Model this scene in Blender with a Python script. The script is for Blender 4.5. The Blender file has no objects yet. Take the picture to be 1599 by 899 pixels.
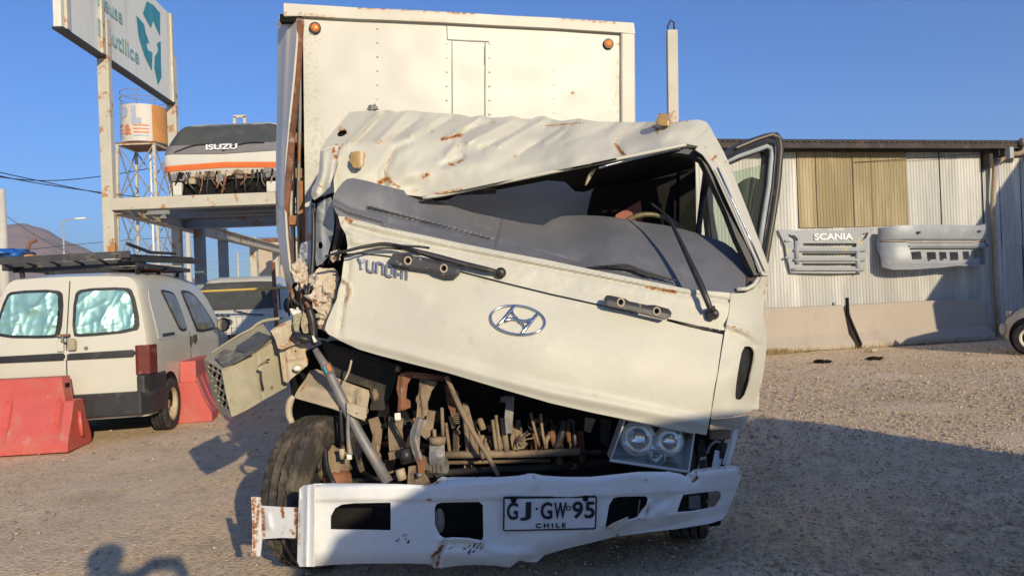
import bpy, math, random
import numpy as np
from mathutils import Vector, Matrix
random.seed(7); RNG = np.random.RandomState(7)
R_ = math.radians
scene = bpy.context.scene

# ---------------------------------------------------------------- camera, sky, sun, exposure
CAM_H, PITCH, ROLL, FPX = 1.45, R_(0.27), R_(2.2), 1155.0
CP = np.array([0.0, 0.0, CAM_H])
Fv = np.array([0.0, math.cos(PITCH), math.sin(PITCH)])
U0 = np.array([0.0, -math.sin(PITCH), math.cos(PITCH)]); R0 = np.array([1.0, 0, 0])
Rv = R0 * math.cos(ROLL) - U0 * math.sin(ROLL)
Uv = R0 * math.sin(ROLL) + U0 * math.cos(ROLL)
cam_d = bpy.data.cameras.new('camera'); cam = bpy.data.objects.new('camera', cam_d)
scene.collection.objects.link(cam); scene.camera = cam
cam_d.sensor_width = 36.0; cam_d.lens = FPX / 1599.0 * 36.0
cam_d.clip_start = 0.05; cam_d.clip_end = 9000
M = Matrix.Identity(4)
for i in range(3):
    M[i][0] = Rv[i]; M[i][1] = Uv[i]; M[i][2] = -Fv[i]; M[i][3] = CP[i]
cam.matrix_world = M

SUN_EL, SUN_AZ = 17.5, 25.5           # shadows fall forward and to the left
SH = np.array([-math.sin(R_(SUN_AZ)), math.cos(R_(SUN_AZ)), 0.0])   # horizontal direction of the shadows
w = bpy.data.worlds.new('World'); scene.world = w; w.use_nodes = True
nt = w.node_tree; bg = nt.nodes['Background']
sky = nt.nodes.new('ShaderNodeTexSky'); sky.sky_type = 'NISHITA'; sky.sun_disc = False
sky.sun_elevation = R_(SUN_EL); sky.sun_rotation = R_(180 - SUN_AZ)
sky.air_density = 1.0; sky.dust_density = 0.4; sky.ozone_density = 3.0; sky.altitude = 500
tint = nt.nodes.new('ShaderNodeMix'); tint.data_type = 'RGBA'; tint.blend_type = 'MULTIPLY'; tint.inputs[0].default_value = 1; tint.inputs[7].default_value = (.44, .67, 1.03, 1)
nt.links.new(sky.outputs[0], tint.inputs[6]); nt.links.new(tint.outputs[2], bg.inputs[0]); bg.inputs[1].default_value = 0.13
sun_d = bpy.data.lights.new('sun', 'SUN'); sun_d.energy = 4.5; sun_d.angle = R_(0.5); sun_d.color = (1.0, 0.85, 0.61)
sun = bpy.data.objects.new('sun', sun_d); scene.collection.objects.link(sun)
sdir = Vector((SH[0] * math.cos(R_(SUN_EL)), SH[1] * math.cos(R_(SUN_EL)), -math.sin(R_(SUN_EL))))
sun.rotation_euler = sdir.to_track_quat('-Z', 'Y').to_euler()
scene.view_settings.view_transform = 'Standard'; scene.view_settings.look = 'None'
scene.view_settings.gamma = 1; scene.view_settings.exposure = 0.27
scene.view_settings.use_curve_mapping = False
scene.cycles.max_bounces = 8

# ---------------------------------------------------------------- helpers
def P(px, py, d):
    px = np.asarray(px, float); py = np.asarray(py, float); d = np.asarray(d, float)
    return CP + d[..., None] * (Fv + ((px - 799.5) / FPX)[..., None] * Rv + ((449.5 - py) / FPX)[..., None] * Uv)
def V(px, py, d): return Vector(P(px, py, d))
def ray(px, py):
    return Fv + ((np.asarray(px, float) - 799.5) / FPX)[..., None] * Rv + ((449.5 - np.asarray(py, float)) / FPX)[..., None] * Uv
def planemap(pt, n, off=0.0):
    pt = np.array(pt, float) + np.array(n, float) * off; n = np.array(n, float)
    def f(px, py):
        r = ray(px, py); t = ((pt - CP) @ n) / (r @ n)
        return CP + t[..., None] * r
    return f
def Gd(px, py): return planemap((0, 0, 0), (0, 0, 1))(np.array([px]), np.array([py]))[0]

def hash2(ix, iy, s):
    n = (ix.astype(np.int64) * 374761393 + iy.astype(np.int64) * 668265263 + s * 1274126177) & 0x7fffffff
    n = ((n ^ (n >> 13)) * 1274126177) & 0x7fffffff
    return ((n ^ (n >> 16)) & 0xffff) / 65535.0
def vnoise(x, y, s=0):
    x = np.asarray(x, float); y = np.asarray(y, float)
    ix = np.floor(x); iy = np.floor(y); fx = x - ix; fy = y - iy
    fx = fx * fx * (3 - 2 * fx); fy = fy * fy * (3 - 2 * fy)
    a = hash2(ix, iy, s); b = hash2(ix + 1, iy, s); c = hash2(ix, iy + 1, s); d = hash2(ix + 1, iy + 1, s)
    return (a + (b - a) * fx) * (1 - fy) + (c + (d - c) * fx) * fy - 0.5
def fbm(x, y, s=0, o=3):
    r = 0; a = 1.0; f = 1.0
    for k in range(o): r = r + a * vnoise(x * f, y * f, s + k * 17); a *= .5; f *= 2.1
    return r
def tps(ctrl):
    c = np.array(ctrl, float); n = len(c); xy = c[:, :2] / 100.0
    def U(r2): return np.where(r2 > 1e-12, r2 * np.log(np.maximum(r2, 1e-12)) * .5, 0)
    if n < 4:
        A = np.c_[np.ones(n), xy]; s = np.linalg.lstsq(A, c[:, 2], rcond=None)[0]
        return lambda px, py: s[0] + s[1] * np.asarray(px) / 100 + s[2] * np.asarray(py) / 100
    K = U(((xy[:, None] - xy[None]) ** 2).sum(-1)) + np.eye(n) * 1e-3
    Pm = np.c_[np.ones(n), xy]
    L = np.block([[K, Pm], [Pm.T, np.zeros((3, 3))]]); s = np.linalg.solve(L, np.r_[c[:, 2], 0, 0, 0])
    def f(px, py):
        px = np.asarray(px, float); py = np.asarray(py, float)
        q = np.stack([px.ravel() / 100, py.ravel() / 100], 1)
        k = U(((q[:, None] - xy[None]) ** 2).sum(-1)) @ s[:n]
        return (k + s[n] + s[n + 1] * q[:, 0] + s[n + 2] * q[:, 1]).reshape(px.shape)
    return f
def segdist(px, py, poly, closed=False):
    poly = np.array(poly, float); best = np.full(px.shape, 1e9); bx = np.zeros(px.shape); by = np.zeros(px.shape)
    n = len(poly)
    if n == 1:
        return np.hypot(px - poly[0][0], py - poly[0][1]), px * 0 + poly[0][0], py * 0 + poly[0][1]
    for i in range(n if closed else n - 1):
        a = poly[i]; b = poly[(i + 1) % n]; d = b - a; L = d @ d + 1e-12
        t = np.clip(((px - a[0]) * d[0] + (py - a[1]) * d[1]) / L, 0, 1)
        qx = a[0] + t * d[0]; qy = a[1] + t * d[1]; r = np.hypot(px - qx, py - qy)
        m = r < best; best = np.where(m, r, best); bx = np.where(m, qx, bx); by = np.where(m, qy, by)
    return best, bx, by
def inside(px, py, poly):
    poly = np.array(poly, float); c = np.zeros(px.shape, bool); n = len(poly)
    for i in range(n):
        x1, y1 = poly[i]; x2, y2 = poly[i - 1]
        if y1 == y2: continue
        c ^= ((y1 > py) != (y2 > py)) & (px < (x2 - x1) * (py - y1) / (y2 - y1) + x1)
    return c
def chaikin(p, n=1, closed=True):
    p = [tuple(map(float, q)) for q in p]
    for _ in range(n):
        q = []
        m = len(p)
        for i in range(m if closed else m - 1):
            a = p[i]; b = p[(i + 1) % m]
            q.append(tuple(a[k] * .75 + b[k] * .25 for k in range(len(a)))); q.append(tuple(a[k] * .25 + b[k] * .75 for k in range(len(a))))
        if not closed: q = [p[0]] + q + [p[-1]]
        p = q
    return p
def surf(ctrl, creases=(), nz=(0, 30), seed=0, extra=None):
    """a panel's surface: depth control points, folds and dents, fine unevenness"""
    t = tps(ctrl)
    def f(px, py):
        px = np.asarray(px, float); py = np.asarray(py, float)
        d = t(px, py)
        for poly, amp, wd in creases:
            r, _, _ = segdist(px, py, poly); d = d - amp * (np.exp(-(r / wd) ** 2) if wd > 0 else np.exp(r / wd))
        if nz[0]: d = d + nz[0] * fbm(px / nz[1], py / nz[1], seed)
        if extra is not None: d = d + extra(px, py)
        return P(px, py, d)
    f.depth = lambda a, b: float(t(np.array([a]), np.array([b]))[0])
    return f

ORG = {}
def link(o): scene.collection.objects.link(o); return o
def tag(o, label=None, cat=None, group=None, kind=None):
    if label: o['label'] = label
    if cat: o['category'] = cat
    if group: o['group'] = group
    if kind: o['kind'] = kind
    return o
def empty(name, loc=(0, 0, 0), rz=0.0, parent=None, world=True):
    o = link(bpy.data.objects.new(name, None)); o.empty_display_size = .2
    if parent: o.parent = parent; ORG[o.name] = ORG[parent.name]; return o
    o.location = loc; o.rotation_euler.z = rz
    ORG[o.name] = Vector(loc) if world else Vector((0, 0, 0))
    return o
def mkobj(name, vs, fs, mt, parent=None, smooth=False, attr=None):
    org = ORG[parent.name] if parent else Vector((0, 0, 0))
    me = bpy.data.meshes.new(name)
    vs = np.asarray(vs, float).reshape(-1, 3) - np.array(org)
    me.from_pydata(vs.tolist(), [], fs); me.validate()
    if mt: me.materials.append(mt)
    if smooth: me.polygons.foreach_set('use_smooth', [True] * len(me.polygons))
    if attr is not None and len(attr) == len(me.vertices):
        a = me.attributes.new('rust', 'FLOAT', 'POINT'); a.data.foreach_set('value', np.asarray(attr, float))
    o = link(bpy.data.objects.new(name, me)); ORG[o.name] = org
    if parent: o.parent = parent
    return o
def mod_split(o, ang=35):
    m = o.modifiers.new('es', 'EDGE_SPLIT'); m.split_angle = R_(ang)
def sheet(name, outline, mapfn, mt, parent=None, step=3.0, holes=(), thick=.004, rust=(), rnd=0, face=None, split=38, moss=()):
    if rnd: outline = chaikin(outline, rnd)
    loops = [np.array(outline, float)] + [np.array(h, float) for h in holes]
    lo = loops[0].min(0) - step; hi = loops[0].max(0) + step
    nx = int((hi[0] - lo[0]) / step) + 2; ny = int((hi[1] - lo[1]) / step) + 2
    gx, gy = np.meshgrid(lo[0] + np.arange(nx) * step, lo[1] + np.arange(ny) * step)
    cx = gx[:-1, :-1] + step / 2; cy = gy[:-1, :-1] + step / 2
    keep = inside(cx, cy, loops[0])
    for h in loops[1:]: keep &= ~inside(cx, cy, h)
    idx = np.arange(nx * ny).reshape(ny, nx)
    J, I = np.nonzero(keep)
    if len(J) == 0: raise ValueError('empty sheet ' + name)
    q = np.stack([idx[J, I], idx[J, I + 1], idx[J + 1, I + 1], idx[J + 1, I]], 1)
    X = gx.ravel().copy(); Y = gy.ravel().copy()
    # boundary vertices go onto the outline
    kp = np.zeros((ny + 1, nx + 1), bool); kp[1:-1, 1:-1] = keep
    n4 = kp[:-1, :-1].astype(int) + kp[1:, :-1] + kp[:-1, 1:] + kp[1:, 1:]
    bnd = ((n4 > 0) & (n4 < 4)).ravel()
    bx = X[bnd]; by = Y[bnd]; best = np.full(bx.shape, 1e9); nxp = bx.copy(); nyp = by.copy()
    for L in loops:
        r, ax, ay = segdist(bx, by, L, True); m = r < best
        best = np.where(m, r, best); nxp = np.where(m, ax, nxp); nyp = np.where(m, ay, nyp)
    m = best < step * 1.3
    X[bnd] = np.where(m, nxp, bx); Y[bnd] = np.where(m, nyp, by)
    used = np.unique(q); rem = -np.ones(nx * ny, int); rem[used] = np.arange(len(used)); q = rem[q]
    X = X[used]; Y = Y[used]
    pts = mapfn(X, Y)
    n = np.cross(pts[q[:, 2]] - pts[q[:, 0]], pts[q[:, 3]] - pts[q[:, 1]]).sum(0)
    fv = (CP - pts.mean(0)) if face is None else np.array(face, float)
    if n @ fv < 0: q = q[:, ::-1]
    at = np.zeros(len(X))
    for poly, r, s in rust:
        dd, _, _ = segdist(X, Y, poly); at = np.maximum(at, s * np.exp(-(dd / r) ** 2))
    if len(rust): at = at * (1.0 + 1.1 * vnoise(X / 3.2, Y / 3.2, 5)) + .25 * np.clip(at, 0, .5) * vnoise(X / 1.3, Y / 1.3, 9)
    o = mkobj(name, pts, q.tolist(), mt, parent, True, at)
    if moss:
        mo = np.zeros(len(X))
        for poly, r, s in moss:
            dd, _, _ = segdist(X, Y, poly); mo = np.maximum(mo, s * np.exp(-(dd / r) ** 2))
        a_ = o.data.attributes.new('moss', 'FLOAT', 'POINT'); a_.data.foreach_set('value', mo)
    if thick:
        sm = o.modifiers.new('so', 'SOLIDIFY'); sm.thickness = thick; sm.offset = -1
        mod_split(o, split)
    return o

class MB:
    def __init__(s): s.v = []; s.f = []
    def add(s, vs, fs):
        b = len(s.v); s.v += [tuple(v) for v in vs]; s.f += [tuple(b + i for i in f) for f in fs]; return s
    def box(s, c, size, rot=None):
        c = Vector(c); hx, hy, hz = [k / 2 for k in size]
        vs = [Vector((x, y, z)) for x in (-hx, hx) for y in (-hy, hy) for z in (-hz, hz)]
        if rot is not None: vs = [rot @ v for v in vs]
        return s.add([v + c for v in vs], [(0, 1, 3, 2), (4, 6, 7, 5), (0, 4, 5, 1), (2, 3, 7, 6), (0, 2, 6, 4), (1, 5, 7, 3)])
    def beam(s, a, b, wd, ht, up=(0, 0, 1)):
        a = Vector(a); b = Vector(b); d = (b - a); L = d.length; d.normalize(); u = Vector(up)
        if abs(d.dot(u)) > .98: u = Vector((0, 1, 0))
        x = d.cross(u).normalized(); z = x.cross(d).normalized()
        rot = Matrix((x, d, z)).transposed()
        return s.box((a + b) / 2, (wd, L, ht), rot)
    def tube(s, pts, r, seg=8, closed=False, smooth=0, cap=True):
        pts = [Vector(p) for p in pts]
        if smooth: pts = [Vector(p) for p in chaikin([tuple(p) for p in pts], smooth, closed)]
        n = len(pts); rr = r if hasattr(r, '__len__') else [r] * n
        if len(rr) != n: rr = list(np.interp(np.linspace(0, 1, n), np.linspace(0, 1, len(rr)), rr))
        vs = []; prev = None
        for i, p in enumerate(pts):
            if closed: t = pts[(i + 1) % n] - pts[i - 1]
            else: t = pts[min(i + 1, n - 1)] - pts[max(i - 1, 0)]
            if t.length < 1e-9: t = Vector((0, 0, 1))
            t.normalize()
            if prev is None:
                a = Vector((0, 0, 1)) if abs(t.z) < .9 else Vector((1, 0, 0)); prev = t.cross(a).normalized()
            x = (prev - t * prev.dot(t)); x = x.normalized() if x.length > 1e-6 else t.orthogonal().normalized()
            prev = x; y = t.cross(x)
            for k in range(seg):
                a = 2 * math.pi * k / seg; vs.append(p + (x * math.cos(a) + y * math.sin(a)) * rr[i])
        fs = []
        for i in range(n if closed else n - 1):
            j = (i + 1) % n
            for k in range(seg):
                k2 = (k + 1) % seg; fs.append((i * seg + k, i * seg + k2, j * seg + k2, j * seg + k))
        if cap and not closed: fs.append(tuple(range(seg))[::-1]); fs.append(tuple((n - 1) * seg + k for k in range(seg)))
        return s.add(vs, fs)
    def prism(s, pts, vec):
        """polygon pts extruded along vec"""
        pts = [Vector(p) for p in pts]; n = len(pts); vec = Vector(vec)
        fs = [tuple(range(n))[::-1], tuple(range(n, 2 * n))] + [(i, (i + 1) % n, n + (i + 1) % n, n + i) for i in range(n)]
        return s.add(pts + [p + vec for p in pts], fs)
    def lathe(s, prof, mat4, seg=32):
        """prof: (axial, radius); axis is local X"""
        n = len(prof); vs = []
        for k in range(seg):
            a = 2 * math.pi * k / seg
            for ax, r in prof: vs.append(mat4 @ Vector((ax, r * math.cos(a), r * math.sin(a))))
        fs = []
        for k in range(seg):
            k2 = (k + 1) % seg
            for i in range(n - 1): fs.append((k * n + i, k * n + i + 1, k2 * n + i + 1, k2 * n + i))
        return s.add(vs, fs)
    def loft(s, rings, cap=True, closed=True):
        n = len(rings[0]); vs = [p for r in rings for p in r]; fs = []
        for i in range(len(rings) - 1):
            for k in range(n if closed else n - 1):
                k2 = (k + 1) % n; fs.append((i * n + k, i * n + k2, (i + 1) * n + k2, (i + 1) * n + k))
        if cap: fs.append(tuple(range(n))[::-1]); fs.append(tuple((len(rings) - 1) * n + k for k in range(n)))
        return s.add(vs, fs)
    def build(s, name, mt, parent=None, smooth=False, bevel=0.0, split=None):
        o = mkobj(name, s.v, s.f, mt, parent, smooth)
        import bmesh
        bm = bmesh.new(); bm.from_mesh(o.data); bmesh.ops.recalc_face_normals(bm, faces=bm.faces); bm.to_mesh(o.data); bm.free()
        if smooth: o.data.polygons.foreach_set('use_smooth', [True] * len(o.data.polygons))
        if bevel:
            m = o.modifiers.new('bv', 'BEVEL'); m.width = bevel; m.segments = 2; m.limit_method = 'ANGLE'; m.angle_limit = R_(40)
        if smooth and split: mod_split(o, split)
        return o
def blob(mb, c, rad, amp=.25, seed=0, sub=2, fr=2.5):
    import bmesh
    from mathutils import noise
    bm = bmesh.new(); bmesh.ops.create_icosphere(bm, subdivisions=sub, radius=1)
    c = Vector(c); vs = []
    for v in bm.verts:
        k = 1 + amp * noise.noise(v.co * fr + Vector((seed * 3.1, seed, 0))) * 2
        vs.append(c + Vector((v.co.x * rad[0], v.co.y * rad[1], v.co.z * rad[2])) * k)
    mb.add(vs, [[l.vert.index for l in f.loops] for f in bm.faces]); bm.free()
def ell(cx, cy, rx, ry, n=20, tilt=0, a0=0):
    c, s = math.cos(R_(tilt)), math.sin(R_(tilt)); out = []
    for k in range(n):
        a = a0 + 2 * math.pi * k / n; x = rx * math.cos(a); y = ry * math.sin(a); out.append((cx + x * c - y * s, cy + x * s + y * c))
    return out
def textobj(name, s, mt, parent, O, X, Y, width=None, height=None, extrude=.004, bold=0.0, spacing=1.0):
    """writing: O = baseline start, X = unit reading direction, Y = unit up; scaled to a width and a capital height in metres"""
    cu = bpy.data.curves.new(name, 'FONT'); cu.body = s; cu.offset = bold; cu.space_character = spacing
    tmp = link(bpy.data.objects.new(name + '_tmp', cu))
    dg = bpy.context.evaluated_depsgraph_get(); me = bpy.data.meshes.new_from_object(tmp.evaluated_get(dg))
    co = np.array([v.co[:] for v in me.vertices]); fs = [tuple(p.vertices) for p in me.polygons]
    bpy.data.objects.remove(tmp); bpy.data.meshes.remove(me)
    co[:, 0] -= co[:, 0].min(); sx = width / co[:, 0].max(); sy = height / max(.72, .0001)
    X = Vector(X).normalized(); Y = Vector(Y).normalized(); N = X.cross(Y); O = Vector(O)
    vs = [O + X * (a * sx) + Y * (b * sy) for a, b, _ in co]
    o = mkobj(name, vs, fs, mt, parent)
    m = o.modifiers.new('so', 'SOLIDIFY'); m.thickness = extrude; m.offset = 1
    return o

# ---------------------------------------------------------------- materials
def rgb(c): return (c[0], c[1], c[2], 1)
def mat(name, col, rough=.6, metal=0., var=.12, vs=4., bump=0., bs=60., spots=None, spots2=None, rust=False, spec=.5, streak=False, coat=0., obj=True, fine=0.):
    m = bpy.data.materials.new(name); m.use_nodes = True; nt = m.node_tree; N = nt.nodes; L = nt.links
    b = N['Principled BSDF']; b.inputs['Roughness'].default_value = rough; b.inputs['Metallic'].default_value = metal
    b.inputs['Specular IOR Level'].default_value = spec
    if coat: b.inputs['Coat Weight'].default_value = coat
    tc = N.new('ShaderNodeTexCoord'); co = tc.outputs['Object']
    mp = N.new('ShaderNodeMapping'); L.new(co, mp.inputs[0])
    if streak: mp.inputs['Scale'].default_value = (1, 1, .12)
    def noise(scale, det=5, r=.6, src=None):
        n = N.new('ShaderNodeTexNoise'); n.inputs['Scale'].default_value = scale; n.inputs['Detail'].default_value = det; n.inputs['Roughness'].default_value = r
        L.new(src or mp.outputs[0], n.inputs['Vector']); return n.outputs['Fac']
    def ramp(src, lo, hi):
        r = N.new('ShaderNodeMapRange'); r.inputs[1].default_value = lo; r.inputs[2].default_value = hi; r.clamp = True
        L.new(src, r.inputs[0]); return r.outputs[0]
    def mix(f, a, c):
        x = N.new('ShaderNodeMix'); x.data_type = 'RGBA'
        if isinstance(f, float): x.inputs[0].default_value = f
        else: L.new(f, x.inputs[0])
        for k, s in ((6, a), (7, c)):
            if isinstance(s, tuple): x.inputs[k].default_value = rgb(s)
            else: L.new(s, x.inputs[k])
        return x.outputs[2]
    dark = tuple(k * (1 - var) for k in col); lite = tuple(min(1, k * (1 + var)) for k in col)
    c = mix(ramp(noise(vs), .3, .7), dark, lite)
    if fine: c = mix(ramp(noise(vs * 14, 4, .7), .35, .75), c, tuple(k * (1 - fine) for k in col))
    if spots: c = mix(ramp(noise(spots[1], 6, .65), spots[2], spots[2] + spots[3]), c, spots[0])
    if spots2: c = mix(ramp(noise(spots2[1], 7, .7, co), spots2[2], spots2[2] + spots2[3]), c, spots2[0])
    if rust:
        at = N.new('ShaderNodeAttribute'); at.attribute_name = 'rust'
        n1 = noise(38, 8, .8, co)
        ad = N.new('ShaderNodeMath'); ad.operation = 'MULTIPLY_ADD'; L.new(n1, ad.inputs[0]); ad.inputs[1].default_value = 2.2; ad.inputs[2].default_value = -1.1
        s = N.new('ShaderNodeMath'); s.operation = 'ADD'; L.new(ad.outputs[0], s.inputs[0]); L.new(at.outputs['Fac'], s.inputs[1])
        g0 = N.new('ShaderNodeMath'); g0.operation = 'MULTIPLY'; L.new(at.outputs['Fac'], g0.inputs[0]); g0.inputs[1].default_value = .55
        c = mix(ramp(g0.outputs[0], 0, 1), c, (.60, .42, .22))
        c = mix(ramp(s.outputs[0], .35, .75), c, (.38, .17, .06))
        c = mix(ramp(s.outputs[0], .8, 1.15), c, (.14, .055, .025))
        am = N.new('ShaderNodeAttribute'); am.attribute_name = 'moss'
        n2 = noise(48, 5, .7, co); ms = N.new('ShaderNodeMath'); ms.operation = 'MULTIPLY'; L.new(am.outputs['Fac'], ms.inputs[0]); L.new(ramp(n2, .5, .62), ms.inputs[1])
        c = mix(ms.outputs[0], c, (.33, .37, .28))
        rr = ramp(s.outputs[0], .3, .6); q = N.new('ShaderNodeMapRange'); q.inputs[3].default_value = rough; q.inputs[4].default_value = .85; L.new(rr, q.inputs[0]); L.new(q.outputs[0], b.inputs['Roughness'])
    L.new(c, b.inputs['Base Color'])
    if bump:
        bp = N.new('ShaderNodeBump'); bp.inputs['Strength'].default_value = 1; bp.inputs['Distance'].default_value = bump
        L.new(noise(bs, 5, .6, co), bp.inputs['Height']); L.new(bp.outputs[0], b.inputs['Normal'])
    return m
RUST = (.22, .085, .035)
Mt = {}
Mt['paint'] = mat('aged_cream_paint', (.57, .55, .455), .5, var=.05, vs=2.5, bump=.0004, bs=25, rust=True, spots2=((.44, .38, .27), 7, .60, .25), spec=.35, fine=.05)
Mt['bumper'] = mat('white_bumper_paint', (.78, .79, .77), .36, var=.05, vs=3, bump=.0005, bs=22, rust=True, spots2=((.48, .46, .40), 8, .60, .25), coat=.1, fine=.06)
Mt['boxp'] = mat('box_panel_paint', (.555, .535, .46), .42, var=.035, vs=2, bump=.0012, bs=6, rust=True, spots2=((.5, .53, .43), 40, .66, .08))
Mt['boxtrim'] = mat('box_trim_paint', (.58, .55, .45), .5, var=.08, vs=3, rust=True, spots2=((.33, .17, .08), 22, .68, .08))
Mt['rusty'] = mat('rusty_steel', (.21, .09, .045), .85, var=.4, vs=9, bump=.002, bs=50, spots=((.4, .33, .25), 14, .58, .1))
Mt['wood'] = mat('old_wood', (.38, .18, .075), .8, var=.25, vs=14, bump=.001, bs=80, fine=.3)
Mt['dash'] = mat('dusty_grey_vinyl', (.125, .13, .148), .55, var=.12, vs=4, bump=.0006, bs=120, spots=((.185, .19, .195), 6, .55, .25), spots2=((.33, .27, .19), 10, .68, .06))
Mt['black'] = mat('black_plastic', (.022, .022, .024), .45, var=.3, vs=10, bump=.0004, bs=90, spots=((.10, .09, .08), 12, .55, .25))
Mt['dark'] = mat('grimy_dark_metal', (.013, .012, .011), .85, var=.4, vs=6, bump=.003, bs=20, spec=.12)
Mt['dusty'] = mat('dusty_engine_metal', (.29, .215, .14), .85, var=.35, vs=10, bump=.002, bs=45, spots=((.12, .08, .055), 9, .54, .14), fine=.3)
Mt['galv'] = mat('scuffed_steel', (.24, .235, .23), .55, metal=.3, var=.3, vs=12, bump=.001, bs=60, spots=((.30, .22, .14), 12, .52, .2))
Mt['olive'] = mat('dusty_olive_plastic', (.37, .335, .225), .75, var=.12, vs=5, bump=.0008, bs=50, spots=((.44, .38, .26), 5, .5, .2), spots2=((.2, .185, .15), 14, .62, .12), fine=.12)
Mt['primer'] = mat('beige_inner_paint', (.47, .39, .27), .65, var=.14, vs=7, bump=.0015, bs=25, rust=True, spots2=((.29, .15, .06), 13, .60, .1))
Mt['chrome'] = mat('worn_chrome', (.62, .63, .66), .14, metal=1., var=.1, vs=20)
Mt['rubber'] = mat('worn_tyre_rubber', (.05, .044, .037), .85, var=.35, vs=7, bump=.0012, bs=90, spots=((.24, .19, .13), 6, .5, .25), fine=.25)
Mt['tyre'] = mat('tyre_rubber', (.03, .028, .026), .8, var=.3, vs=8, bump=.001, bs=90, spots=((.13, .11, .085), 7, .54, .2))
Mt['foam'] = mat('burnt_foam', (.60, .51, .39), .95, var=.12, vs=12, bump=.006, bs=40, spots=((.38, .20, .11), 12, .58, .1), spots2=((.08, .05, .04), 9, .64, .06))
Mt['amber'] = mat('faded_amber_lens', (.42, .27, .10), .35, var=.2, vs=20)
Mt['orange'] = mat('orange_lens', (.75, .22, .03), .25, var=.1, vs=20)
Mt['seat'] = mat('reddish_seat_cloth', (.33, .12, .09), .9)
Mt['galvw'] = mat('corrugated_sheet', (.46, .455, .41), .55, metal=.0, var=.16, vs=2.2, streak=True, spots=((.68, .66, .60), 1.6, .5, .15), spots2=((.42, .33, .22), 5, .66, .12))
def glass(name, col, alpha, rough=.05):
    m = bpy.data.materials.new(name); m.use_nodes = True; N = m.node_tree.nodes; L = m.node_tree.links
    for n in list(N):
        if n.type != 'OUTPUT_MATERIAL': N.remove(n)
    out = [n for n in N if n.type == 'OUTPUT_MATERIAL'][0]
    t = N.new('ShaderNodeBsdfTransparent'); t.inputs[0].default_value = rgb(col)
    g = N.new('ShaderNodeBsdfGlossy'); g.inputs['Roughness'].default_value = rough
    d = N.new('ShaderNodeBsdfDiffuse'); d.inputs[0].default_value = (.30, .34, .28, 1)
    fr = N.new('ShaderNodeFresnel'); fr.inputs[0].default_value = 1.5
    m1 = N.new('ShaderNodeMixShader'); L.new(fr.outputs[0], m1.inputs[0]); L.new(t.outputs[0], m1.inputs[1]); L.new(g.outputs[0], m1.inputs[2])
    m2 = N.new('ShaderNodeMixShader'); m2.inputs[0].default_value = alpha; L.new(m1.outputs[0], m2.inputs[1]); L.new(d.outputs[0], m2.inputs[2])
    L.new(m2.outputs[0], out.inputs[0]); return m
Mt['glass'] = glass('tinted_door_glass', (.72, .86, .76), .10)
Mt['lens'] = glass('headlamp_lens', (.96, .96, .94), .03, .06)
# ================================================================ SETTING
# ---- ground: one sheet to the horizon, finer near the camera
def spaced(n, near, far):
    t = np.linspace(-1, 1, n); k = 7.2
    return np.sinh(t * k) / math.sinh(k) * far
gx1 = spaced(260, .05, 2500); gy1 = spaced(260, .05, 2500) + 5.0
GX, GY = np.meshgrid(gx1, gy1)
rr_ = np.hypot(GX, GY - 5)
amp = np.clip(1.3 - rr_ / 30, 0, 1)
GZ = (fbm(GX * 1.1, GY * 1.1, 3, 3) * .035 + fbm(GX * 7, GY * 7, 9, 3) * .014) * amp - .012
n_ = 260
gf = [(j * n_ + i, j * n_ + i + 1, (j + 1) * n_ + i + 1, (j + 1) * n_ + i) for j in range(n_ - 1) for i in range(n_ - 1)]

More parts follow.
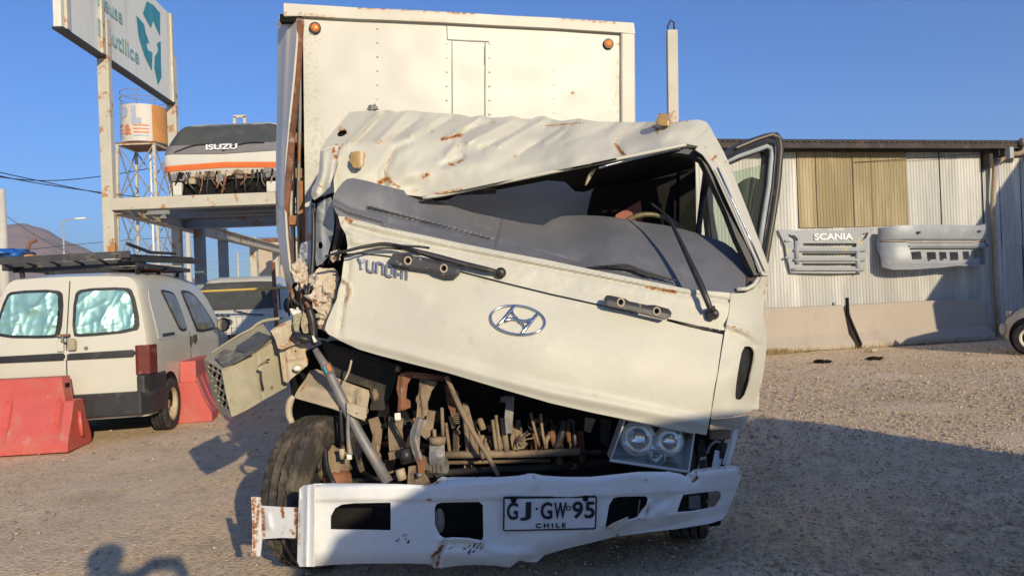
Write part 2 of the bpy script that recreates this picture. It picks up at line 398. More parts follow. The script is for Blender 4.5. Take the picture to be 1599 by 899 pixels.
def ground_mat():
    m = bpy.data.materials.new('gravel_yard'); m.use_nodes = True; nt = m.node_tree; N = nt.nodes; L = nt.links
    b = N['Principled BSDF']; b.inputs['Roughness'].default_value = .95; b.inputs['Specular IOR Level'].default_value = .15
    tc = N.new('ShaderNodeTexCoord'); co = tc.outputs['Object']
    def noise(s, d=6, r=.65):
        n = N.new('ShaderNodeTexNoise'); n.inputs['Scale'].default_value = s; n.inputs['Detail'].default_value = d; n.inputs['Roughness'].default_value = r; L.new(co, n.inputs['Vector']); return n.outputs['Fac']
    def rmp(src, a, c, lo=0., hi=1.):
        r = N.new('ShaderNodeMapRange'); r.inputs[1].default_value = a; r.inputs[2].default_value = c; r.inputs[3].default_value = lo; r.inputs[4].default_value = hi; L.new(src, r.inputs[0]); return r.outputs[0]
    def mix(f, a, c, ty='MIX'):
        x = N.new('ShaderNodeMix'); x.data_type = 'RGBA'; x.blend_type = ty
        L.new(f, x.inputs[0]) if not isinstance(f, float) else setattr(x.inputs[0], 'default_value', f)
        for k, s in ((6, a), (7, c)):
            if isinstance(s, tuple): x.inputs[k].default_value = rgb(s)
            else: L.new(s, x.inputs[k])
        return x.outputs[2]
    c = mix(rmp(noise(.9), .35, .65), (.80, .56, .30), (.92, .68, .38))
    c = mix(rmp(noise(5), .45, .7), c, (.62, .43, .25))
    c = mix(rmp(noise(38, 4, .75), .45, .75), c, (.80, .66, .49))
    v = N.new('ShaderNodeTexVoronoi'); v.inputs['Scale'].default_value = 42; L.new(co, v.inputs['Vector'])
    v2 = N.new('ShaderNodeTexVoronoi'); v2.inputs['Scale'].default_value = 95; L.new(co, v2.inputs['Vector'])
    hsv = N.new('ShaderNodeRGBToBW'); L.new(v.outputs['Color'], hsv.inputs[0])
    c = mix(rmp(hsv.outputs[0], .62, .8, 0, .6), c, (.28, .24, .20))
    hs2 = N.new('ShaderNodeRGBToBW'); L.new(v2.outputs['Color'], hs2.inputs[0])
    c = mix(rmp(hs2.outputs[0], .66, .9, 0, .6), c, (.62, .56, .47))
    st = N.new('ShaderNodeVectorMath'); st.operation = 'DISTANCE'; L.new(co, st.inputs[0]); q_ = Gd(134, 776); st.inputs[1].default_value = (q_[0], q_[1], 0)
    c = mix(rmp(st.outputs['Value'], .30, .05, 0, .55), c, (.27, .16, .09))
    L.new(c, b.inputs['Base Color'])
    sx = N.new('ShaderNodeSeparateXYZ'); L.new(co, sx.inputs[0])
    sl = rmp(sx.outputs['X'], .5, 2.5)
    c = mix(rmp(noise(.45, 4, .6), .42, .62, 0, .5), c, (.80, .63, .45))
    c = mix(rmp(noise(2.2, 6, .7), .56, .70, 0, .55), c, (.42, .31, .215))
    c = mix(rmp(noise(.8, 7, .75), .60, .72, 0, .5), c, (.34, .25, .165))
    L.new(c, b.inputs['Base Color'])
    # bump
    a1 = N.new('ShaderNodeMath'); a1.operation = 'MULTIPLY_ADD'; L.new(v.outputs['Distance'], a1.inputs[0]); a1.inputs[1].default_value = -.9
    L.new(noise(30, 5, .7), a1.inputs[2])
    a2 = N.new('ShaderNodeMath'); a2.operation = 'MULTIPLY_ADD'; L.new(v2.outputs['Distance'], a2.inputs[0]); a2.inputs[1].default_value = -.4; L.new(a1.outputs[0], a2.inputs[2])
    bp = N.new('ShaderNodeBump'); bp.inputs['Distance'].default_value = .006; L.new(a2.outputs[0], bp.inputs['Height']); L.new(bp.outputs[0], b.inputs['Normal'])
    return m
Mt['ground'] = ground_mat()
g = mkobj('ground', np.stack([GX, GY, GZ], -1).reshape(-1, 3), gf, Mt['ground'], None, True); tag(g, kind='structure')

# ---- loose stones lying on the yard
def stones(name, n, seed, dens, smin, smax, mt, label):
    r = np.random.RandomState(seed)
    ico = [(0, 0, 1), (.89, 0, .45), (.28, .85, .45), (-.72, .53, .45), (-.72, -.53, .45), (.28, -.85, .45), (.72, .53, -.35), (-.28, .85, -.35), (-.89, 0, -.35), (-.28, -.85, -.35), (.72, -.53, -.35)]
    fc = [(0, 1, 2), (0, 2, 3), (0, 3, 4), (0, 4, 5), (0, 5, 1), (1, 6, 2), (2, 7, 3), (3, 8, 4), (4, 9, 5), (5, 10, 1), (6, 7, 2), (7, 8, 3), (8, 9, 4), (9, 10, 5), (10, 6, 1)]
    ico = np.array(ico); fc = np.array(fc)
    m = n * 4
    d = 2.6 * (15 / 2.6) ** (r.rand(m) ** .9); u = (r.rand(m) - .5) * 1.62
    x = u * d; y = d
    keep = r.rand(m) < dens(x, y); x = x[keep][:n]; y = y[keep][:n]; k = len(x)
    s = smin * (smax / smin) ** (r.rand(k) ** 2.2) * np.clip(d[keep][:n] / 6, 1, 1.6)
    z = np.interp(0, [0], [0]) - .002 + 0 * x
    ph = r.rand(k) * 6.28; c, sn = np.cos(ph), np.sin(ph)
    jit = 1 + (r.rand(k, 11) - .5) * .55
    V0 = ico[None] * jit[..., None] * np.stack([s * (1 + r.rand(k) * .6), s, s * (.45 + r.rand(k) * .35)], 1)[:, None, :]
    X = V0[..., 0] * c[:, None] - V0[..., 1] * sn[:, None] + x[:, None]; Y = V0[..., 0] * sn[:, None] + V0[..., 1] * c[:, None] + y[:, None]; Z = V0[..., 2] + z[:, None] + s[:, None] * .15
    vs = np.stack([X, Y, Z], -1).reshape(-1, 3); fs = (fc[None] + (np.arange(k) * 11)[:, None, None]).reshape(-1, 3)
    o = mkobj(name, vs, fs.tolist(), mt); tag(o, label, 'gravel', kind='stuff')
    a = o.data.attributes.new('tone', 'FLOAT', 'POINT'); a.data.foreach_set('value', np.repeat(r.rand(k), 11))
    return o
def stone_mat():
    m = bpy.data.materials.new('loose_stone'); m.use_nodes = True; N = m.node_tree.nodes; L = m.node_tree.links
    b = N['Principled BSDF']; b.inputs['Roughness'].default_value = .9; b.inputs['Specular IOR Level'].default_value = .2
    at = N.new('ShaderNodeAttribute'); at.attribute_name = 'tone'
    cr = N.new('ShaderNodeValToRGB'); cr.color_ramp.elements[0].color = (.27, .20, .13, 1); cr.color_ramp.elements[1].color = (.60, .48, .34, 1)
    e = cr.color_ramp.elements.new(.55); e.color = (.46, .36, .24, 1)
    L.new(at.outputs['Fac'], cr.inputs[0]); L.new(cr.outputs[0], b.inputs['Base Color']); return m
Mt['stone'] = stone_mat()
stones('gravel', 60000, 3, lambda x, y: np.clip(.05 + .9 / (1 + np.exp(-(x - .5) * 1.1)) * np.clip(1.4 - y / 16, .3, 1), 0, 1), .0025, .0125, Mt['stone'], 'loose grey and tan gravel over the yard, thickest at the right')

# ---- far hills
def hills():
    Mh = mat('dry_hillside', (.33, .21, .145), .95, var=.2, vs=.012, spots=((.13, .12, .09), .02, .5, .2))
    D = 1500.0
    prof = [(-700, 400), (-300, 385), (-120, 372), (-40, 366), (10, 353), (30, 350), (55, 353), (80, 362), (110, 378), (150, 396), (180, 402), (230, 412), (270, 425), (330, 440), (400, 450), (470, 456), (560, 452), (700, 446), (900, 444), (1200, 430), (1700, 418), (2300, 400)]
    xs = np.array([p[0] for p in prof]); ys = np.array([p[1] for p in prof])
    cols = np.linspace(-700, 2300, 260); top = np.interp(cols, xs, ys) + vnoise(cols / 14, cols * 0, 5) * 5
    pts = []; nr = 14
    for r in range(nr):
        t = r / (nr - 1)
        d = D - 500 * (1 - t)
        crest = P(cols, top, np.full(cols.shape, D)); 
        base = P(cols, top * 0 + 455, np.full(cols.shape, D - 500)); base[:, 2] = -1
        q = base * (1 - t) + crest * t; q[:, 2] = crest[:, 2] * (t ** 1.2) - 1 * (1 - t)
        q[:, 2] += vnoise(cols / 20, cols * 0 + t * 6, 8) * 22 * t * (1 - t) * np.clip(crest[:, 2] / 60, 0, 1.5)
        pts.append(q)
    back = P(cols, top, np.full(cols.shape, D + 400)); back[:, 2] = -1; pts.append(back)
    m = len(cols); nr += 1
    o = mkobj('hills', np.concatenate(pts), [(j * m + i, j * m + i + 1, (j + 1) * m + i + 1, (j + 1) * m + i) for j in range(nr - 1) for i in range(m - 1)], Mh, None, True)
    tag(o, kind='structure')
hills()

# ---- corrugated metal shed on the right
WP = np.array([5.0, 15.45, 0]); WA = np.array([.979, .2047, 0]); WN = np.array([.2047, -.979, 0])
def wall(a, z, off=0.0): return WP + WA * a + WN * off + np.array([0, 0, z])
def wallpx(px, py, off=0.0):
    p = planemap(WP, WN, off)(np.array([float(px)]), np.array([float(py)]))[0]; return float((p - WP) @ WA), float(p[2])
def corr(name, a0, a1, z0, z1, mt, parent, pitch=.076, h=.012, off=0.0, seed=1):
    n = int((a1 - a0) / pitch * 8); a = np.linspace(a0, a1, n)
    o_ = off + h * np.cos(a / pitch * 2 * math.pi) + .012 * vnoise(a * .9, a * 0, seed)
    zz = [z0, (z0 * 2 + z1) / 3, (z0 + z1 * 2) / 3, z1]; vs = []
    for k, z in enumerate(zz):
        for i in range(n): vs.append(WP + WA * a[i] + WN * (o_[i] + .006 * math.sin(k * 2 + a[i] * 1.3)) + np.array([0, 0, z]))
    return mkobj(name, vs, [(k * n + i, k * n + i + 1, (k + 1) * n + i + 1, (k + 1) * n + i) for k in range(3) for i in range(n - 1)], mt, parent, True)
shed = empty('metal_shed', tuple(WP)); tag(shed, 'long metal shed clad in pale corrugated sheets under a dark roof edge', 'shed')
EZ = 4.28
corr('wall', -2.6, 6.22, 0, EZ, Mt['galvw'], shed)
corr('wall', 6.23, 17.0, 2.05, EZ, Mt['galvw'], shed, off=.012, seed=5)
corr('wall', 6.23, 17.0, 0, 2.07, Mt['galvw'], shed, off=-.008, seed=7)
Mt['translucent'] = mat('aged_translucent_sheet', (.30, .235, .115), .5, var=.14, vs=2.2, streak=True, spots=((.46, .38, .22), 2.5, .5, .2), spots2=((.26, .17, .07), 5, .62, .1), fine=.12)
a0, z0 = wallpx(1248, 356, .03); a1, z1 = wallpx(1415, 238, .03)
for k in range(6):
    w_ = (a1 - a0) / 6; corr('translucent_panel', a0 + k * w_, a0 + (k + 1) * w_ - .012, z0, EZ - .06, Mt['translucent'], shed, off=.024 + .004 * (k % 2), h=.011, seed=20 + k)
mb = MB()
for px in (1467, 1533, 1592):                                  # overlapping sheet edges
    a, _ = wallpx(px, 300); mb = MB(); mb.box(wall(a, 3.1 if px != 1592 else 2.15, .022), (.012, .02, 2.2 if px != 1592 else 4.1), Matrix.Rotation(math.atan2(WA[1], WA[0]), 3, 'Z')); mb.build('sheet_edge', Mt['dark'], shed)
Mt['roofdark'] = mat('weathered_dark_roofing', (.055, .045, .04), .85, var=.35, vs=6, spots=((.14, .07, .04), 6, .56, .12), bump=.002)
mb = MB(); n = 8 * 190; vs = []; A = np.linspace(-2.9, 16.2, n)
for b_, z_ in ((.46, EZ + .03), (-4.5, EZ + 1.1)):
    for a in A: vs.append(WP + WA * a + WN * b_ + np.array([0, 0, z_ + .022 * math.cos(a / .13 * 2 * math.pi)]))
roofo = mkobj('roof', vs, [(i, i + 1, n + i + 1, n + i) for i in range(n - 1)], Mt['roofdark'], shed, True)
sm = roofo.modifiers.new('s', 'SOLIDIFY'); sm.thickness = .018; sm.offset = -1
rotW = Matrix.Rotation(math.atan2(WA[1], WA[0]), 3, 'Z')
MB().box(wall(6.6, EZ - .05, .43), (19.1, .03, .115), rotW).build('fascia', Mt['roofdark'], shed)
MB().box(wall(6.6, EZ - .1, .2), (19.0, .40, .02), rotW).build('soffit', Mt['dark'], shed)
MB().box(wall(7.2, 2.1, -6), (19, .1, 4.2), rotW).box(wall(-2.6, 2.1, -3), (.1, 6, 4.2), rotW).box(wall(17, 2.1, -3), (.1, 6, 4.2), rotW).build('rear_wall', Mt['galvw'], shed)
Mt['gutter'] = mat('tan_painted_pipe', (.42, .33, .22), .6, var=.2, vs=6, spots=((.25, .15, .08), 8, .6, .1))
ag, zg = wallpx(1552, 380, .12)
zt = wallpx(1552, 262, .12)[1]
mb = MB().tube([wall(ag + .02, 0.05, .12), wall(ag, zt, .12), wall(ag + .28, zt + .26, .3), wall(ag + .5, EZ - .22, .46), wall(ag + .55, EZ - .03, .5)], .055, 10, smooth=1)
mb.build('downpipe', Mt['gutter'], shed, True)
MB().tube([wall(ag + .42, EZ + .02, .52), wall(16, EZ + .02, .52)], .085, 12).build('gutter', Mt['gutter'], shed, True)
MB().box(wall(ag + .12, EZ - .22, .5), (.10, .12, .24), rotW).build('conduit_box', mat('grey_box', (.35, .37, .38), .5), shed)
a, z = wallpx(1535, 245); MB().box(wall(a, EZ - .28, .12), (.1, .2, .42), rotW).box(wall(a + .45, EZ - .17, .2), (.75, .3, .16), rotW).build('eave_bracket', Mt['roofdark'], shed)
MB().tube([wall(wallpx(1330, 240)[0], EZ - .34, .05), wall(wallpx(1420, 240)[0], EZ - .27, .1), wall(wallpx(1532, 230)[0], EZ - .16, .2)], .006, 5, smooth=2).build('cable', Mt['dark'], shed)

# ---- grille and bumper hung on the shed wall
Mt['greyp'] = mat('scuffed_silver_plastic', (.29, .31, .33), .5, metal=.15, var=.1, vs=4, spots2=((.5, .46, .40), 7, .60, .12), rust=False)
Mt['greyg'] = mat('grey_primer_plastic', (.34, .36, .37), .6, var=.1, vs=5, spots=((.46, .40, .24), 4.5, .60, .05), fine=.1)
Mt['whiteletter'] = mat('white_letters', (.8, .8, .78), .4, var=.03)
gr = empty('truck_grille', tuple(wall(wallpx(1290, 390)[0], 2, .1))); tag(gr, 'grey slatted truck grille with white letters hung on the shed wall', 'grille')
def wp(off, bulge=0.0, c=1290, hw=70):
    def f(px, py):
        p = planemap(WP, WN, off)(px, py)
        return p + WN * (bulge * (1 - ((np.asarray(px) - c) / hw) ** 2))[..., None]
    return f
G_out = [(1215, 358), (1222, 358), (1240, 360), (1330, 360), (1345, 356), (1363, 356), (1362, 364), (1357, 374), (1352, 400), (1347, 426), (1300, 427), (1234, 426), (1231, 412), (1228, 400), (1226, 384), (1222, 374)]
holes = [[(1230, 366), (1240, 368), (1245, 374), (1240, 380), (1232, 376)], [(1345, 365), (1356, 363), (1352, 372), (1343, 377), (1338, 374)]]
for (x0, x1, y0, y1) in ((1252, 1336, 380, 386), (1250, 1336, 395, 401), (1250, 1335, 411, 416)): holes.append([(x0, y0), (x1, y0), (x1 - 1, y1), (x0 + 1, y1)])
sheet('grille_frame', G_out, wp(.075, .07), Mt['greyg'], gr, 1.0, holes, .02, rnd=0)
for (y, x0, x1) in ((391, 1238, 1350), (406, 1238, 1349), (421, 1236, 1347)):
    mb = MB(); f = wp(.10, .08)
    mb.tube([f(np.array(x), np.array(y + 0.)) for x in np.linspace(x0, x1, 14)], .028, 8); mb.build('slat', Mt['greyg'], gr, True)
for s, (y, x0, x1) in enumerate(((394, 1243, 1250), (408, 1338, 1348))):
    mb = MB(); f = wp(.11, .02); mb.tube([f(np.array(x0 + 0.), np.array(y - 18.)), f(np.array(x0 + 1.), np.array(y + 18.))], .05, 7); mb.build('side_rail', Mt['greyg'], gr, True)
f = wp(.085, .072)
pa = f(np.array(1268.), np.array(375.)); pb = f(np.array(1329.), np.array(374.))
textobj('lettering', 'SCANIA', Mt['whiteletter'], gr, pa, Vector(pb) - Vector(pa), (0, 0, 1), float(np.linalg.norm(pb - pa)), .135, .02, .03)
for y in (376, 402):
    MB().box(f(np.array(1229.), np.array(float(y))), (.12, .06, .04), rotW).build('mounting_lug', Mt['greyg'], gr, bevel=.01)

bu = empty('hanging_bumper', tuple(wall(wallpx(1450, 390)[0], 2, .1))); tag(bu, 'large silver truck bumper strapped to the shed wall right of the grille', 'bumper')
B_out = [(1364, 357), (1380, 355), (1440, 354), (1500, 355), (1522, 352), (1526, 350), (1530, 362), (1531, 372), (1530, 395), (1531, 411), (1515, 415), (1490, 417), (1470, 416), (1445, 419), (1400, 422), (1376, 422), (1366, 418), (1364, 390)]
bh = [[(1403, 395), (1418, 394), (1419, 406), (1404, 407)], [(1427, 395), (1441, 395), (1441, 408), (1427, 409)], [(1446, 395), (1457, 395), (1457, 408), (1446, 408)], [(1462, 395), (1475, 395), (1475, 407), (1462, 408)], [(1482, 394), (1492, 394), (1492, 406), (1482, 407)], [(1497, 393), (1512, 392), (1513, 404), (1498, 406)]]
def bumf(off):
    def f(px, py):
        px = np.asarray(px, float); py = np.asarray(py, float)
        e = np.clip((px - 1364) / 45, 0, 1); e = .1 + .35 * np.sqrt(np.clip(1 - (1 - e) ** 2, 0, 1)); e2 = np.clip((1531 - px) / 45, 0, 1); e = e * np.sqrt(np.clip(1 - (1 - e2) ** 2, .04, 1)) + .02
        e = e - .05 * np.exp(-((py - 378.5) / 1.6) ** 2) + .015 * np.sin(py / 7)
        rec = (px > 1397) & (px < 1518) & (py > 389) & (py < 414)
        e = e - .10 * rec + .03 * ((np.abs(py - 386.5) < 1.5) & (px > 1395))
        return planemap(WP, WN, off)(px, py) + WN * e[..., None]
    return f
sheet('bumper_shell', B_out, bumf(.06), Mt['greyp'], bu, 1.0, bh, .012)
f = bumf(.085)
MB().tube([f(np.array(x), np.array(378. - 2.5 * math.sin((x - 1366) / 160 * 3.14) * 0 + (2.5 if 1390 < x < 1500 else 0))) for x in np.linspace(1366, 1529, 16)], .012, 6).build('strap', mat('tan_strap', (.5, .38, .26), .8), bu, True)
MB().box(f(np.array(1409.), np.array(366.)), (.07, .03, .045), rotW).box(f(np.array(1503.), np.array(364.)), (.07, .03, .045), rotW).build('clip', Mt['black'], bu)
MB().tube([f(np.array(x), np.array(y)) - WN * .05 for x, y in ((1515., 356.), (1530., 350.), (1531., 365.))], .03, 6).build('torn_corner', mat('mossy_plastic', (.12, .13, .09), .9), bu, True)
MB().box(f(np.array(1524.), np.array(384.)) - WN * .02, (.16, .03, .06), rotW).build('blue_scuff', mat('blue_plastic', (.02, .04, .25), .5), bu)

# ---- concrete barriers in front of the shed
Mt['conc'] = mat('pinkish_concrete', (.43, .37, .295), .92, var=.07, vs=1.6, bump=.002, bs=30, spots=((.36, .30, .24), 2.2, .52, .2), spots2=((.50, .34, .17), 1.7, .68, .07), fine=.08)
BP = np.array([5.1, 14.95, 0])
def barrier(a0, a1, lab, slant=0.0):
    o = empty('concrete_barrier', tuple(BP + WA * (a0 + a1) / 2)); tag(o, lab, 'barrier', 'concrete barriers along the shed')
    pr = [(0, 0), (0, .10), (-.16, .30), (-.23, .90), (-.37, .90), (-.44, .30), (-.60, .10), (-.60, 0)]
    rings = []
    for a in np.linspace(a0, a1, 24):
        ring = []
        for k, (b_, z_) in enumerate(pr):
            aa = a + (slant * z_ / .9 if a == a0 or a == a1 else 0)
            ring.append(BP + WA * aa + WN * (b_ + .008 * math.sin(a * 3 + k)) + np.array([0, 0, z_ + .004 * math.sin(a * 2.1)]))
        rings.append(ring)
    m = MB().loft(rings); m.build('concrete_body', Mt['conc'], o, bevel=.02)
    return o
agap = 2.02
gpx = planemap(BP, WN, 0)(np.array([1336.]), np.array([540.]))[0]; agap = float((gpx - BP) @ WA)
gpe = planemap(BP, WN, 0)(np.array([1556.]), np.array([530.]))[0]; aend = float((gpe - BP) @ WA)
barrier(-3.2, agap, 'pink concrete barrier left of the dark gap, under the slatted grille', -.09)
barrier(agap + .12, aend, 'pink concrete barrier right of the dark gap, partly in shadow', -.09)
o = MB().tube([BP + WA * (agap - .03) + WN * -.17 + np.array([0, 0, 1.05]), BP + WA * (agap - .02) + WN * -.18 + np.array([0, 0, .7]), BP + WA * (agap + .09) + WN * .04 + np.array([0, 0, .08]), BP + WA * (agap + .02) + WN * .1 + np.array([0, 0, .03])], .035, 7).build('bent_pipe', Mt['dark'], None, True)
tag(o, 'dark bent pipe standing in the gap between the concrete barriers', 'pipe')
# weeds at the barrier's foot
def weeds(name, n, seed, fn, mt, label, h=.12):
    r = random.Random(seed); vs = []; fs = []
    for k in range(n):
        x, y = fn(r); hh = h * (.3 + r.random()); a = r.random() * 6.28; l = .05 * r.random(); ww = .006
        b = len(vs); vs += [(x - ww, y, 0), (x + ww, y, 0), (x + l * math.cos(a), y + l * math.sin(a), hh)]; fs.append((b, b + 1, b + 2))
    o = mkobj(name, vs, fs, mt); tag(o, label, 'weeds', kind='stuff')
def wfn(r):
    a = -3 + r.random() ** 1.0 * 11; a = a if r.random() < .5 else -.1 + r.gauss(0, .35)
    p = BP + WA * a + WN * (.02 + abs(r.gauss(0, .12))); return p[0], p[1]
weeds('weeds', 1100, 4, wfn, mat('dry_weeds', (.30, .22, .09), .9, var=.3, vs=3), 'dry yellow weeds along the foot of the concrete barriers', .11)
# scraps on the ground in front of the barriers
for k, (px, py, r1, lab, c) in enumerate(((1262, 545, .16, 'dark torn rubber scrap against the left concrete barrier', 'dark'), (1284, 566, .17, 'flat black rag on gravel in front of the left barrier', 'dark'), (1366, 561, .16, 'black lump of rubbish in front of the barrier gap', 'dark'), (1430, 537, .18, 'dark scrap lying in the shadow at the right barrier', 'dark'), (1362, 548, .12, 'pale paper scrap beside the bent pipe', 'primer'))):
    p = Gd(px, py); m = MB(); blob(m, (p[0], p[1], .02), (r1 * .8, r1 * .45, .03), .5, k, 3, 3)
    o = m.build('scrap', Mt[c], None, True); tag(o, lab, 'scrap', 'scraps along the barriers')

# ---- red water barriers, left
Mt['redpl'] = mat('faded_red_plastic', (.56, .10, .085), .5, var=.12, vs=2.5, spots=((.42, .17, .12), 5, .50, .25), spots2=((.5, .3, .22), 3, .60, .15), fine=.15)
def water_barrier(loc, rz, lab, L=1.25):
    o = empty('water_barrier', loc, rz, world=False); tag(o, lab, 'barrier', 'red plastic water barriers')
    # cross profile (y half width, z) ; ends stepped
    prof = [(.30, 0), (.30, .10), (.20, .30), (.12, .52), (.10, .60), (.10, .80)]
    xs = []
    for i in range(61):
        xs.append(-L / 2 + L * i / 60)
    rings = []
    for x in xs:
        t = abs(x) / (L / 2)
        rib = 0
        for rc in (-.42, -.14, .14, .42):
            dd = abs(x - rc * L); rib = max(rib, max(0, 1 - (dd / .035) ** 2))
        ring = []
        for (y, z) in prof:
            yy = y - rib * .035 * (1 if .1 < z < .56 else 0)
            top = z
            if t > .87 and z > .52: top = .52 + (z - .52) * .05
            ring.append((x, yy, top))
        for (y, z) in reversed(prof):
            yy = y - rib * .035 * (1 if .1 < z < .56 else 0)
            top = z
            if t > .87 and z > .52: top = .52 + (z - .52) * .05
            ring.append((x, -yy, top))
        if abs(x) < .13:                       # fork-lift notch in the foot
            ring = [(a, b, max(c, .075)) for a, b, c in ring]
        rings.append(ring)
    MB().loft(rings).build('shell', Mt['redpl'], o, bevel=.012); o.scale = (1, .9, .93)
    MB().box((L / 2 * .87 + .005, 0, .70), (.02, .09, .05)).build('lug_hole', Mt['dark'], o)
    MB().tube([(L / 2 + .004, 0, .40), (L / 2 + .02, 0, .12)], .022, 8).build('end_rib', Mt['redpl'], o, True)
    return o
water_barrier((-5.46, 7.66, 0), R_(7), 'large faded red water barrier in front of the white van rear doors', 1.75)
water_barrier((-4.12, 9.55, 0), R_(102), 'red water barrier seen end-on beside the van front door', 1.0)

Mt['chass'] = mat('dark_chassis', (.03, .027, .024), .8, var=.3, vs=5, spots=((.12, .09, .06), 6, .55, .2))
# ---- steel rack, sign, cab on rack
Mt['rackp'] = mat('rusting_cream_steel', (.52, .49, .39), .6, var=.08, vs=3, spots=((.42, .20, .07), 3.5, .56, .05), spots2=((.30, .13, .05), 12, .68, .05), bump=.001)
Mt['rackd'] = mat('rusting_grey_steel', (.24, .26, .27), .6, var=.15, vs=3, spots=((.28, .14, .07), 3.5, .57, .08))
rk = empty('steel_rack', (-7.1, 13, 0)); tag(rk, 'tall rusting cream steel rack whose front beam carries a truck cab', 'rack')
def line_at(y): return -7.02 - (y - 13) * .085
def ibeam(m, a, b, wd=.22, ht=.24, up=(0, 0, 1)):
    a = Vector(a); b = Vector(b); d = (b - a).normalized(); u = Vector(up)
    if abs(d.dot(u)) > .9: u = Vector((0, 1, 0))
    x = d.cross(u).normalized(); z = x.cross(d).normalized(); t = .02
    m.beam(a, b, t, ht - 2 * t, z)
    for s in (-1, 1): m.beam(a + z * s * (ht / 2 - t / 2), b + z * s * (ht / 2 - t / 2), wd, t, z)
for y, tp, c in ((13, 6.5, 'rackp'), (16.2, 6.9, 'rackp')):
    MB().beam((line_at(y), y, 0), (line_at(y), y, tp), .20, .13, (0, 1, 0)).build('post', Mt[c], rk, bevel=.012)
MB().beam((line_at(15.9) + .3, 16.6, 0), (line_at(15.9) + .3, 16.6, 3.2), .2, .2, (0, 1, 0)).build('post', Mt['rackd'], rk, bevel=.01)
for y in (19.5, 22.6, 25.5): MB().beam((line_at(y), y, 0), (line_at(y), y, 3.4), .2, .22, (0, 1, 0)).build('post', Mt['rackd' if y < 20 else 'rackp'], rk, bevel=.01)
MB().beam((-3.1, 13, 0), (-3.1, 13, 3.2), .24, .24).build('post', Mt['rackp'], rk, bevel=.01)
MB().beam((-3.1, 16.2, 0), (-3.1, 16.2, 3.2), .24, .24).build('post', Mt['rackd'], rk, bevel=.01)
MB().beam((-6.92, 12.98, 3.235), (-2.9, 12.98, 3.235), .2, .21).build('front_beam', Mt['rackp'], rk, bevel=.01)
m = MB(); ibeam(m, (-7.3, 16.3, 3.22), (-2.9, 16.3, 3.22)); m.build('cross_beam', Mt['rackd'], rk)
m = MB(); ibeam(m, (line_at(13) + .1, 13, 3.2), (line_at(26.5) + .1, 26.5, 3.2)); m.build('side_beam', Mt['rackp'], rk)
MB().beam((-3.1, 13.1, 3.2), (-3.1, 16.1, 3.2), .2, .2).build('side_beam', Mt['rackd'], rk, bevel=.01)
for k in range(3): MB().beam((line_at(13.6 + k * .7), 13.6 + k * .7, 3.24), (-3.2, 13.6 + k * .7, 3.24), .12, .09).build('deck_bar', Mt['rackd'], rk)

sg = empty('recycling_sign', (-7.1, 13.5, 5.8)); tag(sg, 'big white sign with teal recycling arrows mounted on the rack posts', 'sign')
Mt['signw'] = mat('weathered_sign_white', (.80, .80, .70), .5, var=.05, vs=1.2, streak=True, spots=((.52, .5, .42), 2, .55, .2))
Mt['teal'] = mat('teal_print', (.05, .27, .33), .5, var=.25, vs=3)
Mt['tealtext'] = mat('faded_teal_print', (.30, .45, .46), .5)
S0 = np.array([-6.86, 11.5, 5.84]); S1 = np.array([-7.24, 16.25, 5.84]); sd = (S1 - S0) / np.linalg.norm(S1 - S0); sn = np.array([sd[1], -sd[0], 0])
def quadbox(m, o_, u, v, t, n):   # panel: origin, edge u, edge v, thickness along -n
    o_, u, v, n = map(lambda q: Vector(tuple(q)), (o_, u, v, n)); m.prism([o_, o_ + u, o_ + u + v, o_ + v], -n * t)
m = MB(); quadbox(m, S0 + sn * .0, (S1 - S0), (0, 0, 1.93), .12, sn); m.build('panel', Mt['signw'], sg, bevel=.01)
m = MB(); quadbox(m, S0 + sn * .03 + np.array([0, 0, -.035]), (S1 - S0), (0, 0, .034), .17, sn); m.build('bottom_edge', Mt['black'], sg)
Lq = float(np.linalg.norm(S1 - S0))
for t in (.02, .27, .955): 
    m = MB(); quadbox(m, S0 + sd * (t * Lq) + sn * .05, sd * .09, (0, 0, 1.93), .045, sn); m.build('rib', Mt['rackp'], sg)
spl = planemap(S0, sn, .012)
def sp(px, py): return Vector(spl(np.array([float(px)]), np.array([float(py)]))[0])
rz = lambda q: [(x / 3.33, y / 3.33) for x, y in q]
for poly in ([(765, 8), (745, 70), (785, 145), (797, 104), (812, 140), (833, 188), (833, 70), (800, 30)], [(710, 82), (722, 190), (750, 285), (790, 368), (793, 275), (770, 262), (760, 225), (776, 222), (757, 170), (750, 128)], [(836, 215), (817, 228), (824, 262), (805, 300), (803, 350), (822, 440), (840, 400), (838, 330)]):
    sheet('arrow', rz(poly), spl, Mt['teal'], sg, .8, thick=.006, face=sn)
for s_, (y0, yw, zb, hh) in (('Reuse', (12.72, .95, 6.66, .29)), ('Reutilice', (12.70, 1.66, 6.14, .29))):
    t = (y0 - S0[1]) / sd[1]; O = S0 + sd * t + sn * .012; O[2] = zb
    textobj('lettering', s_, Mt['tealtext'], sg, O, sd, (0, 0, 1), yw, hh, .006, .01)

